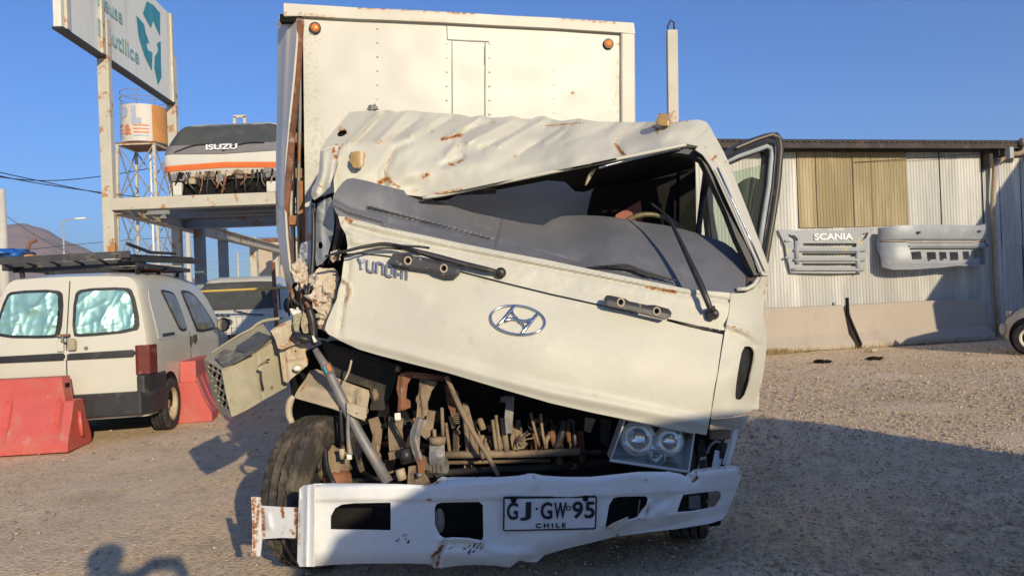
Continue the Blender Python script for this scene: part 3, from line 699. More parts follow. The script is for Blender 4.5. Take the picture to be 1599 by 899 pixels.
# wrecked orange-striped cab on the rack
cb = empty('stacked_truck_cab', (-5.06, 13.2, 3.36), 0, world=False); tag(cb, 'white and orange truck cab stripped of its bumper, sitting on the rack', 'truck cab')
Mt['cabw'] = mat('dusty_white_paint', (.62, .6, .52), .5, var=.06, vs=3, bump=.001, bs=20, spots2=((.42, .36, .28), 7, .62, .15))
Mt['caborange'] = mat('orange_band', (.72, .17, .04), .45, var=.1, vs=4)
Mt['darkglass'] = mat('dusty_dark_glass', (.07, .075, .072), .3, var=.15, vs=2, spots=((.12, .12, .11), 3, .5, .3))
def cab_ring(z, hw, yf, yb, r=.18):
    pts = []
    for (cx, cy, a0) in ((hw - r, yf + r, -90), (hw - r, yb - r, 0), (-hw + r, yb - r, 90), (-hw + r, yf + r, 180)):
        for k in range(6):
            a = R_(a0 + 18 * k); pts.append((cx + r * math.cos(a), cy + r * math.sin(a), z))
    return pts
lv = [(.30, 1.09, .10), (.42, 1.12, .03), (.55, 1.13, 0), (.72, 1.13, 0), (.80, 1.12, .04), (1.0, 1.07, .13), (1.2, .99, .24), (1.33, .91, .33), (1.395, .80, .5)]
m = MB().loft([cab_ring(z, hw, yf, 1.75) for z, hw, yf in lv]); m.build('cab_shell', Mt['cabw'], cb, True, split=50)
def cabfront(off):
    zz = [l[0] for l in lv]; ys = [l[2] for l in lv]; hws = [l[1] for l in lv]
    def f(x, z):
        x = np.asarray(x, float); z = np.asarray(z, float); y = np.interp(z, zz, ys); hw = np.interp(z, zz, hws); r = .18
        e = np.clip(np.abs(x) - (hw - r), 0, r * .995); y = y + r - np.sqrt(np.clip(r * r - e * e, 1e-6, None))
        return np.stack([x, y - off, z], -1)
    return f
front = (0, -1, 0)
sheet('windscreen', [(-1.09, .80), (-1.09, .86), (-.93, 1.22), (-.83, 1.345), (0, 1.375), (.83, 1.345), (.93, 1.22), (1.09, .86), (1.09, .80), (0, .765)], cabfront(.012), Mt['darkglass'], cb, .03, rnd=1, thick=.008, face=front)
sheet('cowl_band', [(-1.09, .78), (-1.075, .94), (0, .92), (1.075, .94), (1.09, .78), (0, .745)], cabfront(.022), mat('grey_cowl', (.20, .19, .19), .6), cb, .03, thick=.008, face=front)
sheet('stripe', [(-1.12, .45), (-1.125, .555), (0, .595), (1.125, .555), (1.12, .45), (.8, .47), (0, .495), (-.8, .47)], cabfront(.012), Mt['caborange'], cb, .03, thick=.008, face=front)
textobj('lettering', 'ISUZU', Mt['whiteletter'], cb, (-.31, .005, .825), (1, 0, 0), (0, .1, 1), .56, .095, .012, .03)
for x0, x1, k in ((-.88, -.2, 1), (-.02, .72, -1)):
    pts = [(x0, cabfront(.05)(x0, .83)[1], .80), ((x0 + x1) / 2, cabfront(.06)((x0 + x1) / 2, .97)[1], .94), (x1, cabfront(.05)(x1, .93)[1], .93)]
    MB().tube(pts, .012, 6, smooth=2).build('wiper', Mt['black'], cb, True)
for s in (-1, 1):
    mm = MB().box((s * .82, .03, .345), (.33, .1, .13)); mm.build('headlamp', Mt['galv'], cb, bevel=.02)
MB().box((0, .62, .17), (2.0, 1.0, .33)).build('underbody', Mt['dark'], cb)
rn = random.Random(5)
for k in range(34):
    x = -1.0 + 2.0 * k / 33 + rn.uniform(-.05, .05); h_ = rn.uniform(.08, .36)
    MB().tube([(x, .0, .44), (x + rn.uniform(-.05, .05), -.03, .40 - h_ * .5), (x + rn.uniform(-.12, .12), .0, .38 - h_)], rn.uniform(.006, .02), 6, smooth=1).build('hanging_cable', Mt[rn.choice(['chass', 'dark', 'black', 'black', 'rusty', 'dusty'])], cb, True)
for k in range(12):
    x = -.95 + 1.9 * k / 11 + rn.uniform(-.04, .04); MB().box((x, rn.uniform(-.02, .06), rn.uniform(.26, .42)), (rn.uniform(.06, .2), .08, rn.uniform(.05, .14)), Matrix.Rotation(rn.uniform(-.3, .3), 3, 'Y')).build('bracket', Mt[rn.choice(['dusty', 'dark', 'galv', 'primer'])], cb, bevel=.008)
MB().box((0, .10, .36), (1.5, .08, .12)).build('front_crossmember', Mt['dusty'], cb, bevel=.01)
MB().box((.84, .02, .12), (.18, .1, .2)).build('mounting_bracket', Mt['cabw'], cb, bevel=.02); MB().box((-.84, .02, .14), (.16, .1, .24)).build('mounting_bracket', Mt['cabw'], cb, bevel=.02)
MB().beam((-.25, 1.3, 1.35), (-.25, 1.3, 1.72), .05, .05).beam((-.05, 1.3, 1.35), (-.05, 1.3, 1.72), .05, .05).beam((-.27, 1.3, 1.72), (-.03, 1.3, 1.72), .05, .05).build('roof_hoop', Mt['rackp'], cb)

# ---- water tower
wt = empty('water_tower', tuple(P(235, 478, 50) * np.array([1, 1, 0]))); tag(wt, 'water tank with orange stripes on a lattice tower behind the rack', 'water tower')
c = P(235, 478, 50); cx, cy = c[0], c[1]; TR = 1.43; ZB, ZT = 12.3, 14.75
Mt['tankw'] = mat('tank_white', (.60, .55, .48), .6, var=.06, vs=1, spots2=((.35, .2, .12), 2.5, .68, .1))
Mt['tanko'] = mat('tank_orange', (.50, .23, .06), .6, var=.15, vs=1)
def cyl(m, r, z0, z1, a0=0, a1=360, n=40):
    vs = []; 
    for k in range(n + 1):
        a = R_(a0 + (a1 - a0) * k / n)
        for z in (z0, z1): vs.append((cx + r * math.sin(a), cy - r * math.cos(a), z))
    m.add(vs, [(2 * k, 2 * k + 2, 2 * k + 3, 2 * k + 1) for k in range(n)])
m = MB(); cyl(m, TR, ZB, ZT); cyl(m, .01, ZT, ZT); 
m.add([(cx + TR * math.sin(R_(9 * k)), cy - TR * math.cos(R_(9 * k)), ZT) for k in range(40)], [tuple(range(40))]); m.add([(cx + TR * math.sin(R_(9 * k)), cy - TR * math.cos(R_(9 * k)), ZB) for k in range(40)], [tuple(range(40))])
m.build('tank', Mt['tankw'], wt, True, split=40)
m = MB(); cyl(m, TR + .02, ZB + .02, ZT - .02, 46, 170); m.build('orange_side', Mt['tanko'], wt, True)
Mt['tankblue'] = mat('faded_blue_print', (.36, .42, .50), .6)
Mt['tankst'] = mat('orange_print', (.62, .2, .07), .6)
def wrap_text(name, s, mt, a0, a1, z, h, bold=.05):
    o = textobj(name, s, mt, wt, (0, 0, 0), (1, 0, 0), (0, 0, 1), R_(a1 - a0) * TR, h, .02, bold)
    og = ORG[o.name]
    # bend the letters round the tank (they are cut fine first)
    import bmesh
    bm = bmesh.new(); bm.from_mesh(o.data)
    for v in bm.verts:
        x = v.co.x + og.x; zz = v.co.z + og.z; a = R_(a0) + x / TR
        v.co = Vector((cx + (TR + .03) * math.sin(a), cy - (TR + .03) * math.cos(a), z + zz)) - og
    bm.to_mesh(o.data); bm.free()
wrap_text('lettering', 'P', Mt['tankblue'], -50, -14, 13.55, 1.0, .09); wrap_text('lettering', 'L', Mt['tankblue'], -4, 20, 13.55, 1.0, .09)
wrap_text('ampersand', '&', Mt['tankst'], -26, -5, 12.75, .68, .03)
for z in (13.28, 13.05, 12.82, 12.6):
    m = MB(); cyl(m, TR + .015, z, z + .09, -70, -31, 12); m.build('stripe', Mt['tankst'] if z > 12.7 else Mt['tankblue'], wt, True); m = MB(); cyl(m, TR + .015, z, z + .09, 0, 38, 12); m.build('stripe', Mt['tankst'] if z > 12.7 else Mt['tankblue'], wt, True)
m = MB()
for z in (ZT + .55, ZT + .98): m.tube([(cx + TR * math.sin(R_(15 * k)), cy - TR * math.cos(R_(15 * k)), z) for k in range(24)], .025, 5, closed=True)
for k in range(8): m.tube([(cx + TR * math.sin(R_(45 * k + 10)), cy - TR * math.cos(R_(45 * k + 10)), ZT), (cx + TR * math.sin(R_(45 * k + 10)), cy - TR * math.cos(R_(45 * k + 10)), ZT + 1)], .025, 5)
m.build('railing', Mt['rackd'], wt, True)
leg = lambda sx, sy, z: (cx + sx * (1.2 + (12.2 - z) * .02), cy + sy * (1.2 + (12.2 - z) * .02), z)
for sx in (-1, 1):
    for sy in (-1, 1): MB().beam(leg(sx, sy, 0), leg(sx, sy, 12.25), .16, .16).build('leg', Mt['rackp'], wt)
for z in (12.15, 8.2, 4.1):
    m = MB()
    for a_, b_ in (((-1, -1), (1, -1)), ((1, -1), (1, 1)), ((1, 1), (-1, 1)), ((-1, 1), (-1, -1))): m.beam(leg(*a_, z), leg(*b_, z), .16, .16)
    m.build('ring_beam', Mt['rackp'], wt)
m = MB()
for z0_, z1_ in ((8.3, 12.1), (4.2, 8.1), (.1, 4.0)):
    for a_, b_ in (((-1, -1), (1, -1)), ((1, -1), (1, 1)), ((1, 1), (-1, 1)), ((-1, 1), (-1, -1))): m.beam(leg(*a_, z0_), leg(*b_, z1_), .07, .07); m.beam(leg(*a_, z1_), leg(*b_, z0_), .07, .07)
m.build('cross_bracing', Mt['rackd'], wt)
MB().box((cx, cy, 12.2), (2.6, 2.6, .1)).build('platform', Mt['rusty'], wt); MB().box((cx, cy, 8.0), (2.7, 2.7, .06)).build('platform', Mt['rusty'], wt)
MB().tube([(cx + .35, cy, 0), (cx + .35, cy, 12.2)], .07, 8).build('riser_pipe', Mt['signw'], wt, True)

# ---- poles, lamps, cables
Mt['pole'] = mat('concrete_pole', (.50, .48, .42), .8, var=.1, vs=2)
Mt['zinc'] = mat('galvanised_pole', (.45, .46, .46), .5, metal=.3, var=.1)
def pole(name, px, ytop, d, r0, r1, mt, lab, cat, grp=None, extra=None):
    b = P(px, 478, d); t = P(px, ytop, d); o = empty(name, (b[0], b[1], 0)); tag(o, lab, cat, grp)
    MB().tube([(b[0], b[1], 0), (b[0], b[1], t[2])], [r0, r1], 10).build('shaft', mt, o, True)
    if extra: extra(o, b[0], b[1], t[2])
    return o
pole('concrete_pole', 8, 295, 28, .24, .14, Mt['pole'], 'thick tapered concrete pole at the left edge beside the hill', 'pole')
def lamp(o, x, y, z):
    MB().tube([(x, y, z), (x + .25, y, z + .12), (x + 1.1, y, z + .2)], .05, 6, smooth=1).build('arm', Mt['zinc'], o, True)
    MB().box((x + 1.35, y, z + .19), (.75, .3, .13)).build('lamp_head', Mt['signw'], o, bevel=.04)
pole('street_lamp', 103, 346, 55, .1, .06, Mt['zinc'], 'slim street lamp in front of the brown hill', 'street lamp', extra=lamp)
for px, yt, d, r, lab in ((297, 362, 30, .15, 'concrete pole just right of the sign post, behind the rack'), (351, 390, 34, .07, 'thin white pole between the first two far rack posts'), (374, 394, 34, .07, 'thin white pole beside the middle far rack post'), (440, 392, 40, .12, 'pale pole mostly hidden behind the truck box')):
    def ins(o, x, y, z):
        m = MB().beam((x - .9, y, z - .3), (x + .9, y, z - .3), .08, .08); m.build('cross_arm', Mt['pole'], o)
    pole('concrete_pole', px, yt, d, r, r * .7, Mt['pole'], lab, 'pole', extra=ins if px == 440 else None)
def cables(name, paths, r, lab):
    m = MB()
    for pts in paths: m.tube([V(*p) for p in pts], r, 5, smooth=2)
    o = m.build(name, Mt['black'], None, True); tag(o, lab, 'cables'); return o
for pts, lab in ((((-60, 262, 40), (70, 290, 44), (300, 318, 52)), 'topmost sagging power cable at the left'), (((-60, 256, 40), (70, 285, 44), (300, 330, 60)), 'middle sagging power cable at the left'), (((-60, 268, 40), (60, 285, 45), (160, 276, 50), (240, 262, 55)), 'power cable running up to the lattice tower')):
    cables('power_cable', [pts], .03, lab)
o = MB(); o.tube([V(0, 395, 45), V(150, 378, 50), V(300, 368, 55), V(440, 372, 60)], .018, 5, smooth=2); o.tube([V(0, 330, 45), V(60, 372, 50), V(160, 420, 60)], .018, 5, smooth=2)
o = o.build('service_cable', Mt['black'], None, True); tag(o, 'thin service cables crossing low behind the rack', 'cables')
wf = empty('wire_fence', tuple(P(350, 470, 31) * np.array([1, 1, 0]))); tag(wf, 'fence of five thin wires strung behind the rack posts', 'fence')
for k, y in enumerate((392, 405, 418, 434, 446)): MB().tube([V(280, y, 31), V(350, y + 4, 31), V(460, y + 3, 31)], .012, 5, smooth=1).build('wire', Mt['zinc'], wf, True)
# grey post with hook behind the truck, right
b = P(1048, 445, 9.0); t = P(1043, 48, 9.0); o = empty('grey_post', (b[0], b[1], 0)); tag(o, 'square grey post with a hooked top rising behind the truck cab', 'post')
MB().beam((b[0], b[1], 0), (t[0] + .05, b[1], t[2]), .125, .1, (0, 1, 0)).build('shaft', Mt['rackp'], o, bevel=.006)
MB().tube([(t[0] + .08, b[1], t[2] - .02), (t[0] + .08, b[1], t[2] + .1), (t[0] + .04, b[1], t[2] + .13), (t[0] + .0, b[1], t[2] + .05), (t[0] + .01, b[1], t[2] - .02)], .012, 6).build('hook', Mt['black'], o, True)
# small yard machine with blue tarpaulin, far left; pale container wall
o = empty('yard_machine', tuple(P(60, 450, 15) * np.array([1, 1, 0]))); tag(o, 'yard machine with a rusty bent exhaust pipe behind the van', 'machine')
p = P(40, 430, 15)
MB().box((p[0], p[1], .9), (1.6, 1.2, 1.7)).build('body', Mt['cabw'], o, bevel=.05)
MB().tube([V(40, 425, 14.6), V(40, 395, 14.6)], .17, 14).build('tank', mat('orange_tank', (.5, .27, .12), .6, var=.2), o, True, split=40)
MB().tube([V(44, 400, 14.6), V(44, 385, 14.6), V(47, 379, 14.6), V(56, 375, 14.6)], .035, 8, smooth=1).build('exhaust_pipe', Mt['rusty'], o, True)
m = MB(); blob(m, V(-15, 396, 14.5), (.72, .5, .1), .3, 3, 3, 3); blob(m, V(22, 398, 14.3), (.12, .2, .09), .4, 5, 2, 3)
o = m.build('blue_tarpaulin', mat('blue_tarp', (.02, .12, .42), .4, bump=.01, bs=8), None, True); tag(o, 'bright blue tarpaulin heaped behind the van roof rack', 'tarpaulin')
q = P(418, 400, 27); o = empty('storage_container', (q[0], q[1], 0)); tag(o, 'beige container wall with a rusty top edge behind the rack', 'container')
MB().box((q[0] + .8, q[1] + 3, 1.8), (2.4, 6, 3.6)).build('walls', mat('beige_container', (.50, .41, .30), .7, var=.1, vs=2), o, bevel=.03)
MB().box((q[0] + .8, q[1] + 3, 3.66), (2.5, 6.1, .12)).build('top_rail', Mt['rusty'], o)
# ---- the slightly hazy air between the camera and the hills
def haze():
    m = bpy.data.materials.new('haze_air'); m.use_nodes = True; N = m.node_tree.nodes; L = m.node_tree.links
    for n in list(N):
        if n.type != 'OUTPUT_MATERIAL': N.remove(n)
    v = N.new('ShaderNodeVolumePrincipled'); v.inputs['Color'].default_value = (.80, .86, .95, 1); v.inputs['Density'].default_value = .00032; v.inputs['Anisotropy'].default_value = .2
    L.new(v.outputs[0], N['Material Output'].inputs['Volume'])
    o = MB().box((0, 0, 118), (6200, 6200, 264)).build('haze', m); tag(o, 'thin haze over the yard that pales the far hills', 'haze', kind='stuff')
haze()
# ================================================================ VEHICLES AROUND
def wheel(parent, c, R, wd, rz=0.0, side=1, rim=None, tread=True, tyre=None, mud=None, name='wheel'):
    """a wheel as a part: tyre (tread cut into it), rim, hub. c = centre (parent's own axes), axis X turned by rz, side = +1 outer face towards +X"""
    e = empty(name, parent=parent)
    Mx = Matrix.Translation(Vector(c) + ORG[parent.name]) @ Matrix.Rotation(rz, 4, 'Z') @ Matrix.Scale(side, 4, (1, 0, 0))
    h = wd / 2; ri = R * .60
    prof = [(-h * .8, ri), (-h, ri * 1.08), (-h * 1.04, (ri + R) / 2), (-h * .97, R * .955), (-h * .88, R * .985)]
    tr = []
    xs = np.linspace(-.84, .84, 36)
    for i, x in enumerate(xs):
        gr_ = any(abs(x - g_) < .075 for g_ in (-.46, 0, .46)); tr.append((h * x, R * (.90 if gr_ else 1.0) - R * .012 * x * x))
    prof += tr + [(h * .88, R * .985), (h * .97, R * .955), (h * 1.04, (ri + R) / 2), (h, ri * 1.08), (h * .8, ri)]
    seg = 120; n = len(prof); vs = []
    for k in range(seg):
        a = 2 * math.pi * k / seg
        for i, (ax, r) in enumerate(prof):
            if tread and r > R * .955 and i > 3 and i < n - 4:
                blk = (k + (i * 1 if abs(ax) < h * .2 else 0)) % 4
                if abs(ax) > h * .5 or abs(ax) < h * .15:
                    if blk == 0: r -= R * .04
                elif (k % 6) == 0: r -= R * .006
            vs.append(Mx @ Vector((ax, r * math.cos(a), r * math.sin(a))))
    fs = [(k * n + i, k * n + i + 1, ((k + 1) % seg) * n + i + 1, ((k + 1) % seg) * n + i) for k in range(seg) for i in range(n - 1)]
    m = MB(); m.add(vs, fs); m.build('tyre', tyre or Mt['tyre'], e, True, split=30)
    rp = [(h * .5, .0001), (h * .5, ri * .22), (h * .35, ri * .3), (h * .18, ri * .55), (h * .3, ri * .72), (h * .1, ri * .8), (h * .85, ri * .93), (h * .93, ri * 1.05), (h * .8, ri * 1.08), (-h * .85, ri * 1.06), (-h * .9, ri * .95), (-h * .5, ri * .86), (-h * .3, ri * .5), (-h * .3, .0001)]
    m = MB(); m.lathe(rp, Mx, 48); m.build('rim', rim or Mt['cabw'], e, True, split=30)
    m = MB()
    for k in range(5):
        a = 2 * math.pi * k / 5; m.lathe([(h * .2, .0001), (h * .2 + .02, .0001), (h * .2 + .02, .014), (h * .1, .014)], Mx @ Matrix.Translation((0, ri * .38 * math.cos(a), ri * .38 * math.sin(a))), 8)
    m.lathe([(h * .62, .0001), (h * .6, ri * .16), (h * .3, ri * .18)], Mx, 20)
    m.build('hub', Mt['rusty'], e)
    return e

# ---- white delivery van with foil in its rear windows
Mt['vanw'] = mat('van_white_paint', (.58, .565, .48), .35, var=.03, vs=2, bump=.0004, bs=10, coat=.3, spots2=((.55, .5, .4), 5, .68, .15))
van = empty('white_van', (-4.83, 7.98, 0), R_(8), world=False); tag(van, 'white van with foil-covered rear windows and a ladder rack on its roof', 'van')
Y_ = [0, .5, 1.2, 2.0, 2.45, 2.75, 3.05, 3.35, 3.8, 4.05, 4.12]
RT = [1.80, 1.845, 1.86, 1.84, 1.78, 1.60, 1.32, 1.12, 1.02, .88, .60]
def vroof(y): return float(np.interp(y, Y_, RT))
def vhw(z, y=1.0):
    b = np.interp(y, [0, .25, 3.2, 3.9, 4.12], [.835, .86, .86, .78, .62])
    return b * np.interp(z, [.2, .45, .75, 1.0, 1.15, 1.45, 1.62, 1.74, 1.80, 1.86], [.955, .985, 1.0, .995, .975, .905, .855, .79, .70, .5])
def vring(y, zb=.24):
    rt = vroof(y); k = []
    zs = list(np.linspace(zb, min(rt - .14, 1.60), 12))
    hw = [vhw(z, y) for z in zs]
    top = hw[-1]; z0 = zs[-1]; rad = rt - z0
    for a in (20, 40, 58, 72, 82): zs.append(z0 + rad * (.92) * math.sin(R_(a))); hw.append(top - .16 * (1 - math.cos(R_(a))) * 1.0)
    hw.append(hw[-1] * .6); zs.append(rt - .005)
    R = [(h_, y, z) for h_, z in zip(hw, zs)]; L_ = [(-h_, y, z) for h_, z in zip(hw, zs)]
    return R + [(0, y, rt)] + L_[::-1]
def vshift(z, x=0): return np.interp(z, [.3, .95, 1.2, 1.8], [0, .0, .035, .16]) + .05 * (np.asarray(x) / .86) ** 2
ys = [0, .02, .1, .25, .5, .9, 1.3, 1.7, 2.1, 2.45, 2.6, 2.75, 2.9, 3.05, 3.2, 3.35, 3.6, 3.8, 3.95, 4.05, 4.12]
rings = []
for y in ys:
    r = vring(max(y, 0)); k_ = max(0, 1 - y / .5); sc = 1 - .03 * max(0, 1 - y / .08) ** 2
    rings.append([(x * sc, yy + vshift(z, x) * k_, z) for x, yy, z in r])
m = MB(); m.loft(rings, cap=False)
r0 = rings[0]; nn = len(r0); half = nn // 2; vs = []; cols = 12   # rear face
for i in range(half + 1):
    xr, _, z = r0[i]; 
    for k in range(cols + 1): x = xr - 2 * xr * k / cols; vs.append((x, float(vshift(z, x)), z))
m.add(vs, [(i * (cols + 1) + k, i * (cols + 1) + k + 1, (i + 1) * (cols + 1) + k + 1, (i + 1) * (cols + 1) + k) for i in range(half) for k in range(cols)])
m.add([(x, y, z) for x, y, z in rings[-1]], [tuple(range(nn))])
m.build('body', Mt['vanw'], van, True, split=50)
def rearmap(off):
    def f(x, z): x = np.asarray(x, float); z = np.asarray(z, float); return np.stack([x, vshift(z, x) - off, z], -1)
    return f
def sidemap(off, s=1):
    def f(y, z):
        y = np.asarray(y, float); z = np.asarray(z, float); h_ = np.array([vhw(b, a) for a, b in zip(y.ravel(), z.ravel())]).reshape(y.shape)
        return np.stack([s * (h_ + off), y + vshift(z, .86) * np.clip(1 - y / .5, 0, 1), z], -1)
    return f
bk = (0, -1, 0); rt_ = (1, 0, 0)
Mt['vanblack'] = mat('black_rubber_trim', (.02, .021, .024), .5, var=.3, vs=9, spots=((.08, .075, .065), 7, .55, .2))
foil = bpy.data.materials.new('crinkled_foil'); foil.use_nodes = True
N = foil.node_tree.nodes; L = foil.node_tree.links; b_ = N['Principled BSDF']; b_.inputs['Base Color'].default_value = (.34, .60, .55, 1); b_.inputs['Metallic'].default_value = .6; b_.inputs['Roughness'].default_value = .42
tc = N.new('ShaderNodeTexCoord'); nz = N.new('ShaderNodeTexNoise'); nz.inputs['Scale'].default_value = 3.0; nz.inputs['Detail'].default_value = 3; nz.inputs['Distortion'].default_value = .6; L.new(tc.outputs['Object'], nz.inputs['Vector'])
v_ = N.new('ShaderNodeTexVoronoi'); v_.feature = 'DISTANCE_TO_EDGE'; v_.inputs['Scale'].default_value = 3.2; L.new(nz.outputs['Color'], v_.inputs['Vector'])
ad = N.new('ShaderNodeMath'); ad.operation = 'MULTIPLY_ADD'; L.new(v_.outputs['Distance'], ad.inputs[0]); ad.inputs[1].default_value = .0; L.new(nz.outputs['Fac'], ad.inputs[2])
bp_ = N.new('ShaderNodeBump'); bp_.inputs['Distance'].default_value = .02; L.new(ad.outputs[0], bp_.inputs['Height']); L.new(bp_.outputs[0], b_.inputs['Normal'])
for s, po in ((1, [(.055, 1.155), (.05, 1.60), (.12, 1.665), (.58, 1.665), (.655, 1.62), (.74, 1.25), (.70, 1.165), (.14, 1.135)]), (-1, [(-.055, 1.155), (-.05, 1.60), (-.12, 1.665), (-.58, 1.665), (-.655, 1.62), (-.74, 1.25), (-.70, 1.165), (-.14, 1.135)])):
    wo = sheet('rear_window', po, rearmap(.010), Mt['vanblack'], van, .02, rnd=1, thick=.012, face=bk)
    cxx = s * .385; pi_ = [(cxx + (x - cxx) * .88, 1.40 + (z - 1.40) * .88) for x, z in po]
    def foilmap(x, z, s=s):
        p_ = rearmap(.014)(x, z); q_ = random.Random(60 + s); e_ = np.zeros(len(x))
        for k in range(34):
            ax_, az_ = s * q_.uniform(.05, .72), q_.uniform(1.15, 1.66); an = q_.choice([1.2, 1.45, 1.7, .5, .1, -.1, 2.2]) + q_.gauss(0, .2); L_ = q_.uniform(.06, .26)
            r_, _, _ = segdist(x, z, [(ax_ - L_ * math.cos(an), az_ - L_ * math.sin(an)), (ax_ + L_ * math.cos(an), az_ + L_ * math.sin(an))]); e_ += q_.uniform(.004, .014) * np.exp(-r_ / q_.uniform(.015, .04))
        p_[:, 1] -= e_ + .008 * np.abs(fbm(x * 5, z * 5, 5 + s, 3)); return p_
    f_ = sheet('pane', pi_, foilmap, foil, wo, .012, rnd=1, thick=0, face=bk)
m = MB(); 
for z0_, z1_ in ((.5, .9), (1.0, 1.75)): m.tube([(0, float(vshift(z, 0)) - .003, z) for z in np.linspace(z0_, z1_, 6)], .006, 6)
m.build('door_seam', Mt['black'], van)
for x0, x1 in ((-.78, -.012), (.012, .69)):
    sheet('trim_strip', [(x0, .895), (x0, .965), (x1 - .01, .975), (x1, .935), (x1 - .01, .895)], rearmap(.018), Mt['vanblack'], van, .03, thick=.014, face=bk)
MB().box((.07, -.03, 1.06), (.085, .05, .13)).build('door_latch', Mt['olive'], van, bevel=.02)
MB().box((-.05, -.015, 1.05), (.07, .03, .12)).build('handle', Mt['vanw'], van, bevel=.01)
MB().box((-.01, -.03, 1.165), (.12, .04, .022)).build('padlock_hasp', Mt['rusty'], van)
MB().tube([(-.01, -.04, 1.16), (-.02, -.05, 1.10), (.03, -.05, 1.09)], .012, 6).build('chain', Mt['galv'], van, True)
MB().lathe([(0, .02), (.012, .018), (.012, .0001)], Matrix.Translation((.20, 0, 1.015)) @ Matrix.Rotation(R_(-90), 4, 'Z')).build('lock', Mt['galv'], van)
Mt['tail'] = mat('tail_lamp_red', (.13, .018, .015), .3, var=.3, vs=8, spots=((.25, .2, .17), 5, .56, .1))
m = MB()
m.loft([[(.70, -.012, z), (.735, -.015, z), (.845, .03, z), (.875, .17, z), (.84, .19, z), (.74, .09, z), (.70, .05, z)] for z in (.70, .80, .90, 1.02)]); m.build('tail_lamp', Mt['tail'], van, bevel=.01)
m = MB(); m.loft([[(-.70, -.012, z), (-.735, -.015, z), (-.845, .03, z), (-.875, .17, z), (-.84, .19, z), (-.74, .09, z), (-.70, .05, z)] for z in (.70, .80, .90, 1.02)]); m.build('tail_lamp', Mt['tail'], van, bevel=.01)
m = MB()
m.loft([[(x, y - .02 if abs(x) < .8 else y, z0_) for z0_ in (0,)] for x, y in ()] or [[(s * h_, y, z) for s, h_, y in ((-1, .855, .48), (-1, .885, .42), (-1, .875, .06), (-1, .76, -.07), (-1, .3, -.095), (1, .3, -.095), (1, .76, -.07), (1, .875, .06), (1, .885, .42), (1, .855, .48))] for z in (.27, .33, .48, .52)]); m.build('rear_bumper', Mt['vanblack'], van, bevel=.015)
m = MB()
for s in (-1, 1): m = MB(); m.loft([[(s * h_, y, z) for h_, y in ((.72, -.055), (.80, -.05), (.875, .07), (.885, .42), (.85, .44), (.8, .05), (.72, .0))] for z in (.50, .60, .695)]); m.build('bumper_corner', Mt['vanblack'], van, bevel=.015)
pass
Mt['vanglass'] = mat('dusty_side_glass', (.14, .145, .12), .18, var=.2, vs=3, spots=((.30, .29, .24), 5, .5, .25))
side = [[(.78, 1.62), (.83, 1.64), (1.22, 1.61), (1.30, 1.56), (1.42, 1.14), (1.38, 1.11), (1.16, 1.11), (1.08, 1.17)], [(1.56, 1.60), (1.62, 1.64), (2.0, 1.62), (2.3, 1.50), (2.82, 1.12), (2.74, 1.06), (1.86, 1.06), (1.80, 1.12)]]
for s in (1, -1):
    for k, po in enumerate(side):
        wo = sheet('side_window', po, sidemap(.008, s), Mt['vanblack'], van, .04, rnd=1, thick=.01, face=(s, 0, 0))
        cx_ = sum(p[0] for p in po) / len(po); cz_ = sum(p[1] for p in po) / len(po)
        sheet('pane', [(cx_ + (a - cx_) * .86, cz_ + (b - cz_) * .88) for a, b in po], sidemap(.013, s), Mt['vanglass'], wo, .04, rnd=1, thick=.004, face=(s, 0, 0))
    sheet('quarter_recess', [(.26, 1.12), (.2, 1.66), (.72, 1.66), (.98, 1.12), (.96, 1.05), (.27, 1.05)], sidemap(.006, s), Mt['vanw'], van, .05, rnd=1, thick=.006, face=(s, 0, 0))
    sheet('vent_slot', [(.42, 1.085), (.42, 1.12), (.86, 1.12), (.86, 1.085)], sidemap(.016, s), Mt['black'], van, .03, thick=.004, face=(s, 0, 0))
    for yy in (1.5, 3.0): sheet('door_seam', [(yy - .006, .42), (yy - .006, 1.10), (yy + .006, 1.10), (yy + .006, .42)], sidemap(.003, s), Mt['black'], van, .02, thick=.003, face=(s, 0, 0))
    MB().box((s * .885, 1.62, 1.0), (.03, .10, .09)).build('door_handle', Mt['black'], van, bevel=.01)
    MB().box((s * .89, 1.42, .98), (.025, .04, .1)).build('door_handle', Mt['black'], van, bevel=.008)
    m = MB(); blob(m, (s * 1.01, 2.62, 1.13), (.09, .06, .105), .02, 1, 2); mi = m.build('mirror', Mt['black'], van, True)
    MB().box((s * .93, 2.62, 1.08), (.12, .03, .04)).build('mirror_arm', Mt['black'], mi)
    m = MB(); m.add([(s * 1.01 + .068 * math.cos(a), 2.555, 1.13 + .085 * math.sin(a)) for a in np.linspace(0, 6.28, 17)[:-1]], [tuple(range(16))]); m.build('mirror_glass', Mt['olive'], mi)
    for y in (.62, 3.35):
        sheet('wheel_arch', [(y + .37 * math.cos(a), .30 + .37 * math.sin(a)) for a in np.linspace(-.15, math.pi + .15, 16)], sidemap(.004, s), Mt['dark'], van, .04, thick=.003, face=(s, 0, 0))
        wheel(van, (s * .80, y, .29), .30, .18, 0, s, rim=Mt['primer'], tyre=Mt['tyre'])
MB().box((0, 2.0, .28), (1.5, 3.7, .12)).build('underbody', Mt['dark'], van)
sheet('windscreen', [(-.62, 2.52), (.62, 2.52), (.74, 3.04), (-.74, 3.04)], lambda x, y: np.stack([x, y, np.interp(y, Y_, RT) + .012 - .03 * x * x], -1), Mt['darkglass'], van, .06, thick=.006, face=(0, .3, 1))
